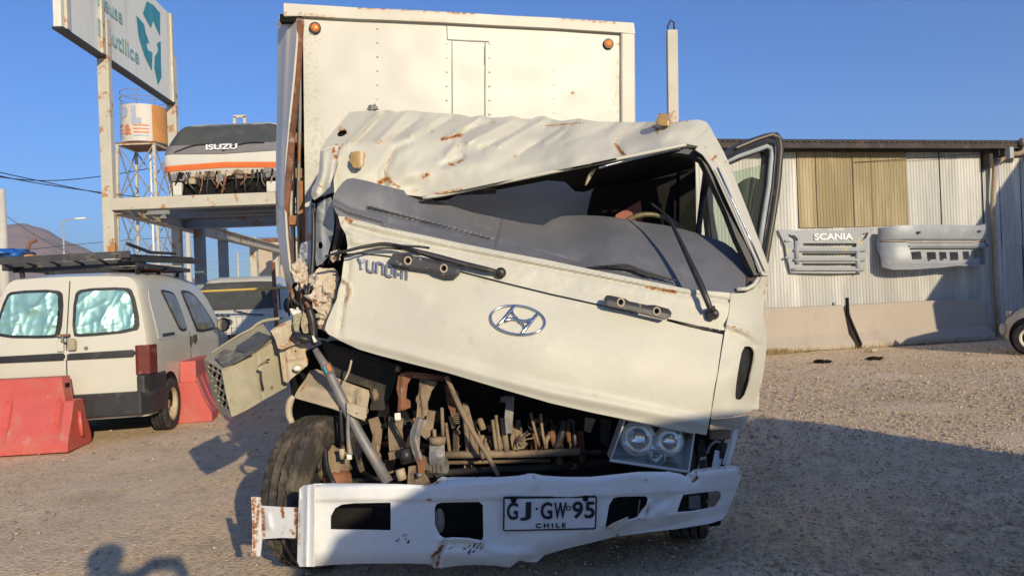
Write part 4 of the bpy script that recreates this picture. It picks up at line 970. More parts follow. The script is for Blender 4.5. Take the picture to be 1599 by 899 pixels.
# roof rack with ladder
rr2 = empty('roof_rack', parent=van)
for y in (.42, 1.15, 1.9): MB().beam((-.70, y, 1.89), (.72, y, 1.89), .035, .035).build('cross_bar', Mt['black'], rr2)
for y in (.42, 1.15, 1.9):
    for s in (-1, 1): MB().beam((s * .60, y, 1.74), (s * .62, y, 1.94), .04, .04).build('rack_foot', Mt['black'], rr2)
for s in (-.66, .68): MB().beam((s, .2, 1.91), (s, 2.2, 1.91), .03, .05).build('side_rail', Mt['black'], rr2)
Mt['ladder'] = mat('grey_metal_ladder', (.06, .062, .066), .5, metal=.4, var=.3, vs=6, spots=((.28, .2, .12), 5, .6, .15))
ladr = empty('ladder', (0, 0, 0)); 
vm = Matrix.Translation((-4.83, 7.98, 0)) @ Matrix.Rotation(R_(8), 4, 'Z')
def vw(x, y, z): return vm @ Vector((x, y, z))
ladr.location = vw(0, .4, 1.95); ORG[ladr.name] = ladr.location.copy(); tag(ladr, 'grey ladder laid across the roof rack of the white van', 'ladder')
A0 = (-.9, .12, 1.985); A1 = (.62, .18, 2.03); B0 = (-.25, .55, 2.0); B1 = (.9, .6, 2.02)
MB().beam(vw(*A0), vw(*A1), .04, .075).build('rail', Mt['ladder'], ladr); MB().beam(vw(-.85, .50, 1.94), vw(.66, .56, 1.96), .04, .075).build('rail', Mt['ladder'], ladr)
m = MB()
for k in range(6): x = -.75 + k * .25; m.tube([vw(x, .13, 1.985 + k * .007), vw(x, .53, 1.945)], .014, 6)
m.build('rungs', Mt['ladder'], ladr, True)
m = MB(); m.beam(vw(.55, .2, 1.98), vw(.95, 1.6, 2.0), .06, .06); m.beam(vw(.45, .3, 2.02), vw(.80, 1.9, 2.05), .05, .05); m.tube([vw(.58, .22, 2.15), vw(.70, .6, 2.07), (vw(.74, 1.4, 2.1))], .02, 6)
o = m.build('bundle_of_bars', Mt['ladder'], None); tag(o, 'dark metal bars tied lengthways at the right side of the van roof', 'bars')
o = MB().box(vw(.42, 1.2, 1.9), (.45, .9, .05), Matrix.Rotation(R_(8), 3, 'Z')).build('orange_board', mat('orange_board', (.42, .13, .05), .7), None, bevel=.01); tag(o, 'flat rusty orange board lying on the van roof', 'board')

# ---- white light truck behind the van
kt = empty('light_truck', (-5.12, 13.4, 0), R_(4), world=False); tag(kt, 'white light truck with a dusty windscreen and oval badge behind the van', 'truck')
klv = [(.42, .80, .02), (.55, .82, -.02), (.80, .83, -.03), (1.02, .83, 0), (1.16, .82, .05), (1.27, .80, .12), (1.5, .76, .30), (1.72, .70, .50), (1.86, .64, .66), (1.93, .52, .85)]
m = MB().loft([cab_ring(z, hw, yf, 2.0, .14) for z, hw, yf in klv]); m.build('cab', Mt['vanw'], kt, True, split=50)
lv_save = lv
def kfront(off):
    zz = [l[0] for l in klv]; yy = [l[2] for l in klv]; hh = [l[1] for l in klv]
    def f(x, z):
        x = np.asarray(x, float); z = np.asarray(z, float); y = np.interp(z, zz, yy); hw = np.interp(z, zz, hh); r = .14
        e = np.clip(np.abs(x) - (hw - r), 0, r * .99); return np.stack([x, y + r - np.sqrt(r * r - e * e) - off, z], -1)
    return f
sheet('windscreen', [(-.77, 1.31), (-.765, 1.36), (-.67, 1.78), (-.62, 1.83), (.62, 1.83), (.67, 1.78), (.765, 1.36), (.77, 1.31)], kfront(.01), Mt['darkglass'], kt, .03, rnd=1, thick=.006, face=front)
for s in (-1, 1):
    MB().tube([(s * .3 - .25, .07, 1.30), (s * .3 + .05, .03, 1.22), (s * .3 + .28, .05, 1.20)], .012, 5).build('wiper', Mt['black'], kt, True)
    m = MB().box((s * .66, -.03, .78), (.26, .08, .2)); m.build('headlamp', Mt['galv'], kt, bevel=.03)
    m = MB(); blob(m, (s * .95, .3, 1.35), (.07, .05, .14), .02, 2, 2); m.build('mirror', Mt['black'], kt, True)
    MB().prism([(s * .81, .35, 1.28), (s * .735, .62, 1.72), (s * .735, 1.4, 1.72), (s * .81, 1.5, 1.28)], (s * .012, 0, 0)).build('side_window', Mt['darkglass'], kt)
    wheel(kt, (s * .70, .75, .31), .31, .18, 0, s)
    wheel(kt, (s * .70, 3.3, .31), .31, .18, 0, s)
MB().box((0, -.06, .48), (1.6, .14, .2)).build('bumper', Mt['vanw'], kt, bevel=.03)
MB().box((0, -.045, .78), (.9, .03, .16)).build('grille', Mt['black'], kt, bevel=.01)
MB().box((0, 3.2, .95), (1.6, 2.3, .5)).build('cargo_bed', Mt['vanw'], kt, bevel=.02)
MB().box((0, 1.9, .42), (1.2, 3.6, .2)).build('underbody', Mt['dark'], kt)
bd = MB(); bd.prism([(-.10 + .145 * math.cos(a), -.015 + .005, 1.095 + .07 * math.sin(a)) for a in np.linspace(0, 6.28, 25)[:-1]], (0, -.012, 0)); bd = bd.build('badge', mat('dark_badge', (.02, .02, .03), .4), kt)
textobj('lettering', 'KIA', Mt['whiteletter'], bd, (-.20, -.0175, 1.065), (1, 0, 0), (0, 0, 1), .20, .06, .004, .02)
# wire mesh fence and tape in front of it
fn = empty('mesh_fence', (-4.9, 12.6, 0)); tag(fn, 'wire mesh fence with one thin brown post in front of the light truck', 'fence')
MB().tube([(-3.98, 12.5, 0), (-4.02, 12.5, 2.1)], .035, 8).build('fence_post', Mt['rusty'], fn, True)
m = MB()
for k in range(22): x = -6.0 + k * .095; m.tube([(x, 12.5, 0), (x, 12.5, 1.3)], .004, 4, cap=False)
for z in (.3, .6, .9, 1.2, 1.3): m.tube([(-6.05, 12.5, z), (-4.0, 12.5, z)], .004, 4, cap=False)
m.build('mesh', Mt['zinc'], fn)
MB().box((-4.95, 12.55, .86), (2.2, .06, .09)).build('lower_rail', Mt['rusty'], fn)
o = MB().tube([V(292, 456, 12.3), V(360, 453, 12.3), V(445, 449, 12.2)], .022, 6, smooth=1).build('barrier_tape', mat('yellow_tape', (.62, .42, .10), .6), None, True); tag(o, 'sagging yellow tape stretched in front of the light truck windscreen', 'tape')

# ---- beige car nose at the right edge
car = empty('beige_car', (9.31, 13.70, 0), R_(-50), world=False); tag(car, 'cream hatchback at the right edge with only its nose in view', 'car')
Mt['carp'] = mat('cream_car_paint', (.56, .48, .36), .4, var=.04, coat=.3)
CX = [0, .06, .25, .6, .95, 1.35, 1.7, 2.6, 3.3, 3.7, 3.8]; CT = [.58, .70, .82, .92, .98, 1.22, 1.40, 1.42, 1.36, .95, .6]; CWd = [.66, .72, .78, .80, .81, .78, .72, .70, .72, .76, .70]
rings = []
for x, zt_, wd_ in zip(CX, CT, CWd):
    ring = []
    for t in range(24):
        a = 2 * math.pi * t / 24; c_, s_ = math.cos(a), math.sin(a); zc = (zt_ + .22) / 2; hz = (zt_ - .22) / 2
        ring.append((x, wd_ * math.copysign(abs(c_) ** .35, c_), zc + hz * math.copysign(abs(s_) ** .35, s_)))
    rings.append(ring)
MB().loft(rings).build('body', Mt['carp'], car, True, split=55)
for s in (-1, 1):
    MB().prism([(1.0, s * .80, 1.0), (1.42, s * .735, 1.33), (3.2, s * .735, 1.33), (3.45, s * .80, 1.0)], (0, s * .01, 0)).build('side_window', Mt['darkglass'], car)
    for x in (.45, 3.1):
        e = MB(); e.lathe([(-.01, .0001), (-.01, .35), (.0, .35), (.0, .0001)], Matrix.Translation((x, s * .8, .32)) @ Matrix.Rotation(R_(90 * s), 4, 'Z'), 28); e.build('wheel_arch', Mt['dark'], car)
        wheel(car, (x, s * .76, .29), .29, .17, R_(90), s)
MB().box((-.02, 0, .44), (.12, 1.45, .2)).build('bumper', Mt['carp'], car, bevel=.05)
MB().box((.05, 0, .66), (.04, .6, .06)).build('grille', Mt['black'], car, bevel=.01)
for s in (-1, 1): MB().box((.07, -s * .58, .70), (.1, .24, .12)).build('headlamp', Mt['galv'], car, bevel=.02)
sheet('bonnet_seam', [(.2, -.7), (.2, .7), (.23, .7), (.215, -.7)], lambda x, y: np.stack([x, y, np.interp(x, CX, CT) * .985 + 0 * y + .012], -1), Mt['dark'], car, .02, thick=.002, face=(0, 0, 1))

# ---- out of frame, behind the photographer: what throws the long shadows into the picture
def to_world(u, s): return np.array([.9026 * u - .4305 * s, .4305 * u + .9026 * s, 0])
bv = empty('cream_box_van', tuple(to_world(.45, -3.6)), math.atan2(.4305, .9026), world=False); tag(bv, 'cream long van standing behind the photographer and shading the bumper', 'van')
prof = [(-.5, .35), (-.52, .9), (-.42, 1.35), (.0, 1.85), (.22, 2.28), (.62, 2.46), (1.2, 2.53), (1.71, 2.57), (2.49, 2.55), (5.38, 2.76), (5.55, 2.60), (5.75, 1.95), (5.9, .9), (5.9, .35)]
MB().prism([(x, -1.0, z) for x, z in prof], (0, 2.0, 0)).build('body', Mt['vanw'], bv, bevel=.06)
MB().prism([(-.47, .9, 1.38), (-.02, .9, 1.90), (.0, .9, 1.86), (-.45, .9, 1.34)], (0, -1.8, 0)).build('windscreen', Mt['darkglass'], bv)
for s in (-1, 1):
    MB().prism([(.1, s * 1.0, 1.4), (.3, s * 1.0, 2.0), (1.2, s * 1.0, 2.0), (1.2, s * 1.0, 1.4)], (0, s * .012, 0)).build('side_window', Mt['darkglass'], bv)
    for x in (.6, 4.6): wheel(bv, (x, s * .92, .36), .36, .2, R_(90), s)
MB().box((2.6, 0, .38), (6.2, 1.7, .25)).build('skirt', Mt['vanblack'], bv)
# unseen gabled block, added at the right to cast the diagonal wall shadow
gs = empty('gabled_caster', (15, 10, 0)); tag(gs, 'steep gabled shadow caster added unseen outside the frame at the right', 'shed')
a_ = np.array([12.15, 9.55, 0]); dirg = np.array([.9026, .4305, 0]); bkv = np.array([.4305, -.9026, 0]) * 5
pts = [a_, a_ + [0, 0, 3.0], a_ + dirg * 2.9 + [0, 0, 6.3], a_ + dirg * 5.8 + [0, 0, 3.0], a_ + dirg * 5.8]
MB().prism([tuple(p) for p in pts], tuple(bkv)).build('walls', Mt['galvw'], gs)
m = MB(); m.prism([tuple(pts[1] + np.array([0, 0, .01])), tuple(pts[2] + np.array([0, 0, .01])), tuple(pts[3] + np.array([0, 0, .01])), tuple(pts[3] + np.array([0, 0, .07])), tuple(pts[2] + np.array([0, 0, .08])), tuple(pts[1] + np.array([0, 0, .07]))], tuple(bkv)); m.build('roof', Mt['roofdark'], gs)
# car cover: a low van beside it (its shade lies over the right barrier)
# ---- the photographer, whose shadow falls at the lower left
def person():
    root = empty('person', (-.05, -.42, 0)); tag(root, 'person standing with both arms raised to hold up a phone, seen only as a shadow', 'person')
    BX = -.17
    J = {'pelvis': (-.05, -.44, .92), 'belly': (-.05, -.43, 1.08), 'chest': (-.05, -.43, 1.35), 'neck': (-.05, -.42, 1.46), 'head': (-.05, -.40, 1.53), 'head2': (-.05, -.395, 1.62), 'top': (-.05, -.40, 1.68),
         'shl': (-.22, -.42, 1.38), 'ell': (-.30, -.25, 1.24), 'wrl': (-.13, -.10, 1.42), 'hal': (-.095, -.065, 1.46), 'shr': (.12, -.42, 1.38), 'elr': (.22, -.25, 1.22), 'wrr': (.13, -.10, 1.41), 'har': (.095, -.065, 1.455),
         'hpl': (-.14, -.44, .88), 'knl': (-.16, -.42, .50), 'anl': (-.17, -.45, .09), 'tol': (-.18, -.30, .035), 'hpr': (.04, -.44, .88), 'knr': (.07, -.41, .50), 'anr': (.08, -.45, .09), 'tor': (.10, -.30, .035)}
    Rr = {'pelvis': .15, 'belly': .15, 'chest': .17, 'neck': .075, 'head': .075, 'head2': .095, 'top': .06, 'shl': .09, 'ell': .055, 'wrl': .032, 'hal': .035, 'shr': .09, 'elr': .055, 'wrr': .032, 'har': .035, 'hpl': .10, 'knl': .065, 'anl': .045, 'tol': .04, 'hpr': .10, 'knr': .065, 'anr': .045, 'tor': .04}
    E = [('pelvis', 'belly'), ('belly', 'chest'), ('chest', 'neck'), ('neck', 'head'), ('head', 'head2'), ('head2', 'top'), ('chest', 'shl'), ('shl', 'ell'), ('ell', 'wrl'), ('wrl', 'hal'), ('chest', 'shr'), ('shr', 'elr'), ('elr', 'wrr'), ('wrr', 'har'), ('pelvis', 'hpl'), ('hpl', 'knl'), ('knl', 'anl'), ('anl', 'tol'), ('pelvis', 'hpr'), ('hpr', 'knr'), ('knr', 'anr'), ('anr', 'tor')]
    J = {k: ((v[0] - .12, v[1], v[2]) if not k.startswith(('wr', 'ha')) else v) for k, v in J.items()}
    J['ell'] = (-.25, -.24, 1.47); J['shl'] = (-.34, -.40, 1.42); J['shr'] = (0.0, -.40, 1.41); J['elr'] = (.22, -.25, 1.12)
    names = list(J)
    for s, h_ in ((-1, 'hal'), (1, 'har')):
        hx, hy, hz = J[h_]
        for k in range(4):
            a = h_ + 'f%d' % k; b2 = a + 'b'; J[a] = (hx * 1 - s * .005, hy + .03, hz - .03 + k * .02); J[b2] = (hx - s * .03, hy + .045, hz - .03 + k * .02); Rr[a] = .009; Rr[b2] = .008; E += [(h_, a), (a, b2)]; names += [a, b2]
        a = h_ + 't'; J[a] = (hx - s * .035, hy - .015, hz - .03); Rr[a] = .010; E.append((h_, a)); names.append(a)
    me = bpy.data.meshes.new('body'); org = ORG[root.name]
    me.from_pydata([tuple(Vector(J[n]) - org) for n in names], [(names.index(a), names.index(b)) for a, b in E], [])
    o = link(bpy.data.objects.new('body', me)); o.parent = root; ORG[o.name] = org
    me.materials.append(mat('dark_clothing', (.05, .055, .07), .9))
    sk = o.modifiers.new('skin', 'SKIN'); ss = o.modifiers.new('sub', 'SUBSURF'); ss.levels = 2; ss.render_levels = 2
    for i, n in enumerate(names): me.skin_vertices[0].data[i].radius = (Rr[n], Rr[n] * (.75 if n in ('chest', 'belly', 'pelvis') else 1)); me.skin_vertices[0].data[i].use_root = (n == 'pelvis')
    m = MB(); blob(m, (-.17, -.415, 1.645), (.098, .11, .085), .03, 4, 3); m.build('hair', mat('dark_hair', (.03, .02, .015), .9), root, True)
    ph = MB().box((0, -.045, 1.47), (.165, .009, .078)).build('phone', Mt['black'], None, bevel=.003); tag(ph, 'black phone held sideways in the photographer\'s raised hands', 'phone')
person()
# ================================================================ THE WRECKED TRUCK
tk = empty('wrecked_box_truck', (-.2, 5.0, 0)); tag(tk, 'wrecked white box truck with a crushed cab and a torn bumper', 'truck')
ORG[tk.name] = Vector((-.2, 5.0, 0))
# ---- cargo box (front panel stands at about 4.9 m, turned ten degrees)
BL = P(475, 300, 4.85); BR = P(969, 300, 5.24); bx = np.array([BR[0] - BL[0], BR[1] - BL[1], 0]); bx /= np.linalg.norm(bx); bn = np.array([bx[1], -bx[0], 0]); bb = -bn
bpl = lambda off: planemap(BL, bn, off)
def bpt(px, py, off=0.0): return Vector(bpl(off)(np.array([float(px)]), np.array([float(py)]))[0])
ZT_ = float(bpt(700, 38)[2]); 
def boxfront(off):
    def f(px, py):
        p = bpl(off)(px, py); return p + bn * (.012 * fbm(np.asarray(px) / 90, np.asarray(py) / 70, 3, 2) + .006 * np.exp(-((np.asarray(px) - 860) / 30) ** 2))[..., None]
    return f
cargo = empty('cargo_box', parent=tk)
rivr = [((x, y), 2.2, .55) for x in (590, 865) for y in range(42, 180, 22)]
rustb = [([(474, y)], 3, .5) for y in range(40, 300, 37)] + [([(965, y)], 4, .45) for y in range(70, 190, 13)] + [([(893, 145), (896, 147)], 2, .8), ([(912, 156)], 2, .6), ([(870, 55), (900, 62)], 2, .3)]
sheet('front_panel', [(473, 26), (969, 50), (969, 330), (969, 620), (478, 620), (476, 300)], boxfront(0), Mt['boxp'], cargo, 4, thick=.01, rust=rustb, moss=[([(486, 55), (492, 60)], 12, .9), ([(484, 90), (486, 200), (492, 260)], 14, .75), ([(500, 180), (505, 270)], 14, .5), ([(961, 95), (958, 180)], 7, .8), ([(880, 150), (930, 180)], 12, .2), ([(478, 40), (478, 300)], 5, .6)])
m = MB()
for x in (590, 698, 762, 865):
    for y in range(44 if x not in (698, 762) else 68, 300, 22):
        c_ = bpt(x + (0 if x != 762 else 3), y, .008); m.box(c_, (.011, .005, .011), Matrix.Rotation(math.atan2(bx[1], bx[0]), 3, 'Z'))
m.build('rivet_row', Mt['boxtrim'], cargo)
def seam(name, a, b, wd, mt=None, off=.012): 
    A = bpt(*a, off); B = bpt(*b, off); m = MB(); m.beam(A, B, wd, .004, tuple(bn)); return m.build(name, mt or Mt['dark'], cargo)
for a, b in (((698, 40), (699, 62)), ((699, 62), (764, 65)), ((706, 64), (708, 300)), ((758, 66), (758, 300)), ((757, 72), (757, 100))): seam('panel_seam', a, b, .0035, Mt['rackd'])
# top rail, right post, left torn side
def railpoly(name, pts, off, dep, mt, bev=.012, rust=()):
    P0 = [bpt(x, y, off) for x, y in pts]; m = MB(); m.prism(P0, tuple(bb * dep)); return m.build(name, mt, cargo, bevel=bev)
TR_ = [(443, 5), (600, 14), (800, 25), (990, 36), (992, 53), (969, 51), (800, 41), (600, 31), (474, 25), (443, 25)]
sheet('top_rail', TR_, lambda a, b: boxfront(.035)(a, b), Mt['boxtrim'], cargo, 2.5, thick=.05, rnd=0, rust=[([(470, 23), (520, 28)], 5, .5), ([(560, 12), (640, 16), (740, 22)], 3, .6), ([(880, 30), (960, 36)], 3, .5), ([(640, 31), (700, 35)], 3, .35), ([(445, 22)], 6, .5)])
railpoly('corner_post', [(970, 51), (992, 50), (996, 620), (972, 620)], .03, .06, Mt['boxtrim'])
yl = ZT_ + .02
L0 = np.array(bpt(474, 300)) ; R0_ = np.array(bpt(992, 300))
def flat(p, z): return np.array([p[0], p[1], z])
Ldeep = 5.2
zt1 = float(bpt(980, 40)[2]); 
m = MB(); m.prism([flat(R0_ + bb * .04, 1.0), flat(R0_ + bb * .04, zt1), flat(R0_ + bb * Ldeep, zt1), flat(R0_ + bb * Ldeep, 1.0)], tuple(-bx * .03)); m.build('side_wall', Mt['boxp'], cargo)
m = MB(); m.prism([flat(L0 + bb * .06 - bx * .12, zt1), flat(R0_ + bb * .06, zt1), flat(R0_ + bb * Ldeep, zt1), flat(L0 + bb * Ldeep - bx * .12, zt1)], (0, 0, .03)); m.build('roof', Mt['boxp'], cargo)
m = MB(); m.prism([flat(L0 + bb * 1.3 - bx * .12, 1.0), flat(L0 + bb * 1.3 - bx * .12, zt1), flat(L0 + bb * Ldeep - bx * .12, zt1), flat(L0 + bb * Ldeep - bx * .12, 1.0)], tuple(bx * .03)); m.build('side_wall', Mt['boxp'], cargo)
m = MB(); m.prism([flat(L0 + bb * Ldeep, 1.0), flat(L0 + bb * Ldeep, zt1), flat(R0_ + bb * Ldeep, zt1), flat(R0_ + bb * Ldeep, 1.0)], tuple(bb * .03)); m.build('rear_door', Mt['boxp'], cargo)
m = MB(); m.prism([flat(L0 + bb * .06, .98), flat(R0_ + bb * .06, .98), flat(R0_ + bb * Ldeep, .98), flat(L0 + bb * Ldeep, .98)], (0, 0, .08)); m.build('box_floor', Mt['wood'], cargo)
# peeled left wall sheet: from the front lip back to the intact side
wl = [(434, 33), (448, 28), (463, 26), (463, 60), (458, 120), (451, 187), (446, 250), (444, 320), (447, 370), (452, 420), (462, 462), (450, 460), (446, 440), (440, 412), (435, 380), (432, 360), (430, 300), (431, 240), (432, 187), (433, 100)]
sheet('peeled_side_sheet', wl, surf([(434, 33, 5.1), (463, 27, 4.84), (432, 200, 5.0), (452, 190, 4.72), (430, 320, 4.85), (445, 320, 4.62), (440, 412, 4.6), (460, 460, 4.5)], [([(448, 40), (441, 190), (437, 320)], .03, 4)]), Mt['boxp'], cargo, 2, thick=.012, rust=[([(434, 38)], 3, .8), ([(431, y)], 2, .5 ) if False else ([(447, 452), (440, 430)], 8, .7), ([(431, 300), (433, 350)], 2.5, .6)])
sheet('torn_frame_strip', [(464, 28), (473, 30), (471, 70), (466, 140), (460, 200), (456, 260), (452, 300), (449, 340), (452, 380), (462, 440), (456, 440), (447, 385), (443, 340), (445, 290), (451, 220), (456, 150), (461, 90)], surf([(468, 40, 4.80), (460, 150, 4.74), (452, 280, 4.66), (450, 400, 4.55), (440, 200, 4.75), (480, 200, 4.72)]), Mt['rusty'], cargo, 1.5, thick=.02)
m = MB(); m.tube([V(474, 30, 4.93), V(470, 120, 4.95), V(466, 300, 4.95), V(468, 440, 4.9)], .012, 6); m.build('edge_wire', Mt['rackd'], cargo, True)
for (x, y, w_, h_, dd) in ((467, 158, 12, 14, 4.95), (470, 220, 14, 16, 4.95), (470, 274, 13, 16, 4.93), (459, 229, 13, 14, 5.1), (457, 300, 9, 12, 5.1)):
    c_ = V(x, y, dd + .12); k_ = dd / FPX; MB().box(c_, (w_ * k_, .2, h_ * k_), Matrix.Rotation(math.atan2(bx[1], bx[0]), 3, 'Z')).build('wood_block', Mt['wood'], cargo, bevel=.004)
sheet('wood_stud', [(466, 282), (480, 283), (481, 400), (467, 400)], surf([(466, 282, 4.93), (480, 283, 4.93), (467, 400, 4.93), (481, 400, 4.93)]), Mt['wood'], cargo, 4, thick=.05)
sheet('wood_stud', [(452, 310), (456, 200), (461, 200), (458, 330), (460, 420), (455, 420)], surf([(452, 310, 5.12), (460, 200, 5.12), (458, 420, 5.12)]), Mt['rackp'], cargo, 2, thick=.04)
sheet('wood_stud', [(463, 180), (467, 180), (468, 300), (464, 300)], surf([(463, 180, 5.15), (467, 300, 5.15), (464, 240, 5.15)]), Mt['rackp'], cargo, 2, thick=.04)
MB().box(V(462, 345, 5.0), (.2, .12, .06), Matrix.Rotation(math.atan2(bx[1], bx[0]), 3, 'Z')).build('wood_block', Mt['wood'], cargo)
m = MB(); m.prism([flat(L0 + bb * .5 - bx * .1, 1.1), flat(L0 + bb * .5 - bx * .1, zt1 - .03), flat(L0 + bb * .5 + bx * .4, zt1 - .03), flat(L0 + bb * .5 + bx * .4, 1.1)], tuple(bb * .02)); m.build('inner_lining', Mt['dark'], cargo)
MB().box(V(455, 30, 4.86), (.14, .05, .05)).build('torn_corner_plate', Mt['dark'], cargo)
for x, y in ((492, 44), (950, 69)):
    c_ = bpt(x, y, .012); Mx = Matrix.Translation(c_) @ Matrix.Rotation(math.atan2(bn[1], bn[0]), 4, 'Z')
    lm = MB().lathe([(-.01, .038), (.006, .038), (.012, .034), (.012, .028)], Mx, 24).build('marker_lamp', Mt['black'], cargo, True, split=30)
    MB().lathe([(.004, .029), (.014, .024), (.018, .012), (.019, .0001)], Mx, 20).build('lens', Mt['orange'], lm, True)

# ---- chassis
fw = bb; rgt = bx; org_c = np.array([-.15, 3.75, 0])
ch = empty('chassis', parent=tk)
for s in (-.38, .38):
    a_ = org_c + rgt * s; MB().beam(tuple(a_ + fw * .75 + [0, 0, .62]), tuple(a_ + fw * 6.0 + [0, 0, .75]), .07, .18).build('frame_rail', Mt['chass'], ch, bevel=.01)
for k in (0.85, 2.2, 3.6, 5.2): MB().beam(tuple(org_c + fw * k - rgt * .38 + [0, 0, .66]), tuple(org_c + fw * k + rgt * .38 + [0, 0, .66]), .1, .14).build('cross_member', Mt['chass'], ch)
MB().beam(tuple(org_c + fw * .45 - rgt * .9 + [0, 0, .40]), tuple(org_c + fw * .45 + rgt * .9 + [0, 0, .40]), .1, .1).build('front_axle', Mt['chass'], ch, bevel=.02)
MB().beam(tuple(org_c + fw * 4.2 - rgt * .85 + [0, 0, .40]), tuple(org_c + fw * 4.2 + rgt * .85 + [0, 0, .40]), .14, .14).build('rear_axle', Mt['chass'], ch, bevel=.02)
m = MB(); blob(m, tuple(org_c + fw * 1.0 + np.array([0, 0, .75])), (.34, .5, .3), .15, 3, 3); m.build('engine_block', Mt['dark'], ch, True)
yaw = math.atan2(bx[1], bx[0])
wl_c = P(500, 775, 4.05); wl_c[2] = .405
tkl = wl_c - np.array(ORG[tk.name])
wheel(tk, tuple(tkl), .405, .20, R_(-18), -1, rim=Mt['chass'], tyre=Mt['rubber'])
wr_c = P(1070, 760, 4.30); wr_c[2] = .375
wheel(tk, tuple(wr_c - np.array(ORG[tk.name])), .38, .21, R_(-10), 1, tyre=Mt['rubber'])
for s in (-.86, .86):
    q = org_c + fw * 4.2 + rgt * s + np.array([0, 0, .39]); wheel(tk, tuple(q - np.array(ORG[tk.name])), .39, .4, yaw, 1 if s > 0 else -1)

# ---- cab: roof
cab = empty('cab', parent=tk)
roofo = [(546, 175), (560, 174), (580, 173), (592, 174), (604, 172), (620, 175), (640, 172), (660, 175), (690, 177), (720, 179), (735, 183), (751, 180), (767, 184), (785, 183), (801, 181), (815, 185), (830, 186), (838, 182), (849, 181), (862, 186), (876, 189), (890, 187), (903, 185), (920, 188), (936, 190), (960, 190), (990, 191), (1024, 190), (1048, 192), (1075, 188), (1090, 187), (1102, 190), (1109, 198), (1116, 212), (1104, 230), (1090, 228), (1071, 224), (1058, 226), (1038, 231), (1010, 237), (970, 245), (936, 252), (885, 262), (835, 272), (760, 288), (700, 301), (658, 307), (600, 300), (552, 296), (540, 302), (522, 302), (521, 280), (527, 258), (531, 232), (527, 224), (513, 228), (500, 234), (508, 220), (520, 205)]
fold = []
for (x0, y0, x1, y1, a) in ((545, 222, 590, 180, .035), (556, 222, 606, 180, -.02), (590, 220, 632, 178, .03), (616, 214, 655, 186, -.03), (640, 212, 690, 182, .035), (668, 206, 706, 184, -.035), (700, 214, 748, 184, .04), (716, 210, 765, 190, -.035), (730, 222, 800, 188, .035), (752, 232, 822, 196, -.03), (780, 226, 846, 188, .04), (811, 241, 875, 200, -.035), (850, 222, 905, 190, .03), (880, 224, 950, 198, -.02)):
    fold.append(([(x0, y0), (x1, y1)], a * 1.5, -5))
creR = fold + [([(600, 290), (598, 268), (616, 232), (640, 222)], -.03, 6), ([(612, 292), (640, 270), (700, 262), (760, 252)], .025, 14), ([(700, 240), (712, 224), (714, 208)], .03, 6), ([(690, 258), (706, 252), (722, 246)], -.03, 5),
    ([(966, 238), (962, 226), (972, 214), (1000, 200), (1030, 192)], -.03, 6), ([(980, 230), (1020, 212), (1080, 200)], .035, 10), ([(535, 225), (640, 218), (760, 222), (860, 216), (950, 208)], .012, 10), ([(820, 252), (860, 236), (930, 222)], .02, 12), ([(740, 268), (800, 250), (850, 246)], -.012, 10), ([(800, 262), (880, 244), (950, 236)], .012, 8)]
rustR = [([(690, 218), (706, 214), (720, 211)], 3.2, 1.0), ([(661, 276), (667, 273)], 4, .9), ([(594, 284), (606, 280)], 5, .9), ([(606, 282), (622, 292)], 3.5, .7), ([(604, 276), (599, 262), (616, 236)], 1.8, .55), ([(526, 230), (522, 240)], 4, .8), ([(536, 226), (528, 236), (524, 246)], 2.5, .6), ([(532, 203), (540, 208)], 6, .7), ([(804, 244)], 3, .85), ([(852, 197), (882, 194), (912, 192)], 1.6, .8), ([(962, 226), (970, 238), (978, 244)], 3, .95), ([(962, 226), (966, 214), (980, 206)], 1.5, .55), ([(1020, 198), (1028, 203), (1026, 206)], 3, .9), ([(1048, 191), (1075, 189)], 2, .6), ([(618, 210), (604, 218), (590, 224)], 2.2, .45), ([(675, 206)], 3, .6), ([(700, 256), (708, 258), (722, 250)], 2.4, .85), ([(714, 232), (718, 222)], 1.6, .5), ([(680, 303), (720, 296)], 3, .75), ([(640, 300), (668, 292)], 3, .4), ([(550, 220), (600, 218)], 2.5, .35), ([(775, 193), (770, 191)], 2, .5), ([(700, 210), (880, 200)], 1.2, .25)]
roofctrl = [(522, 302, 4.08), (600, 298, 4.11), (658, 307, 4.13), (835, 272, 4.12), (960, 247, 4.12), (1071, 224, 4.13), (1104, 230, 4.22), (530, 228, 4.19), (640, 220, 4.26), (760, 224, 4.28), (900, 222, 4.28), (1030, 207, 4.28), (546, 175, 4.60), (700, 178, 4.70), (850, 184, 4.72), (990, 191, 4.62), (1090, 187, 4.42), (1112, 200, 4.45), (502, 234, 4.18)]
roofS = surf(roofctrl, creR, (.016, 40), 4, extra=lambda x, y: -.05 * np.clip((232 - y) / 25, 0, 1) * (np.abs(vnoise((x + .95 * y) / 21, (y - x * .3) / 120, 31)) * 2 - .4) + .03 * np.abs(vnoise((x * .8 + y) / 34, (y * 1.2 - x * .4) / 50, 12)))
rho = ell(534, 208, 8, 5, 12, -25)
sheet('roof_hole_shade', ell(534, 208, 14, 10, 12, -25), lambda a, b: roofS(a, b) + np.array([0, .04, -.01]), Mt['dark'], cab, 3)  # dark patch behind the roof hole, its colour stands in for the shade inside
sheet('roof', roofo, roofS, Mt['paint'], cab, 2.2, [rho], .004, rust=rustR)
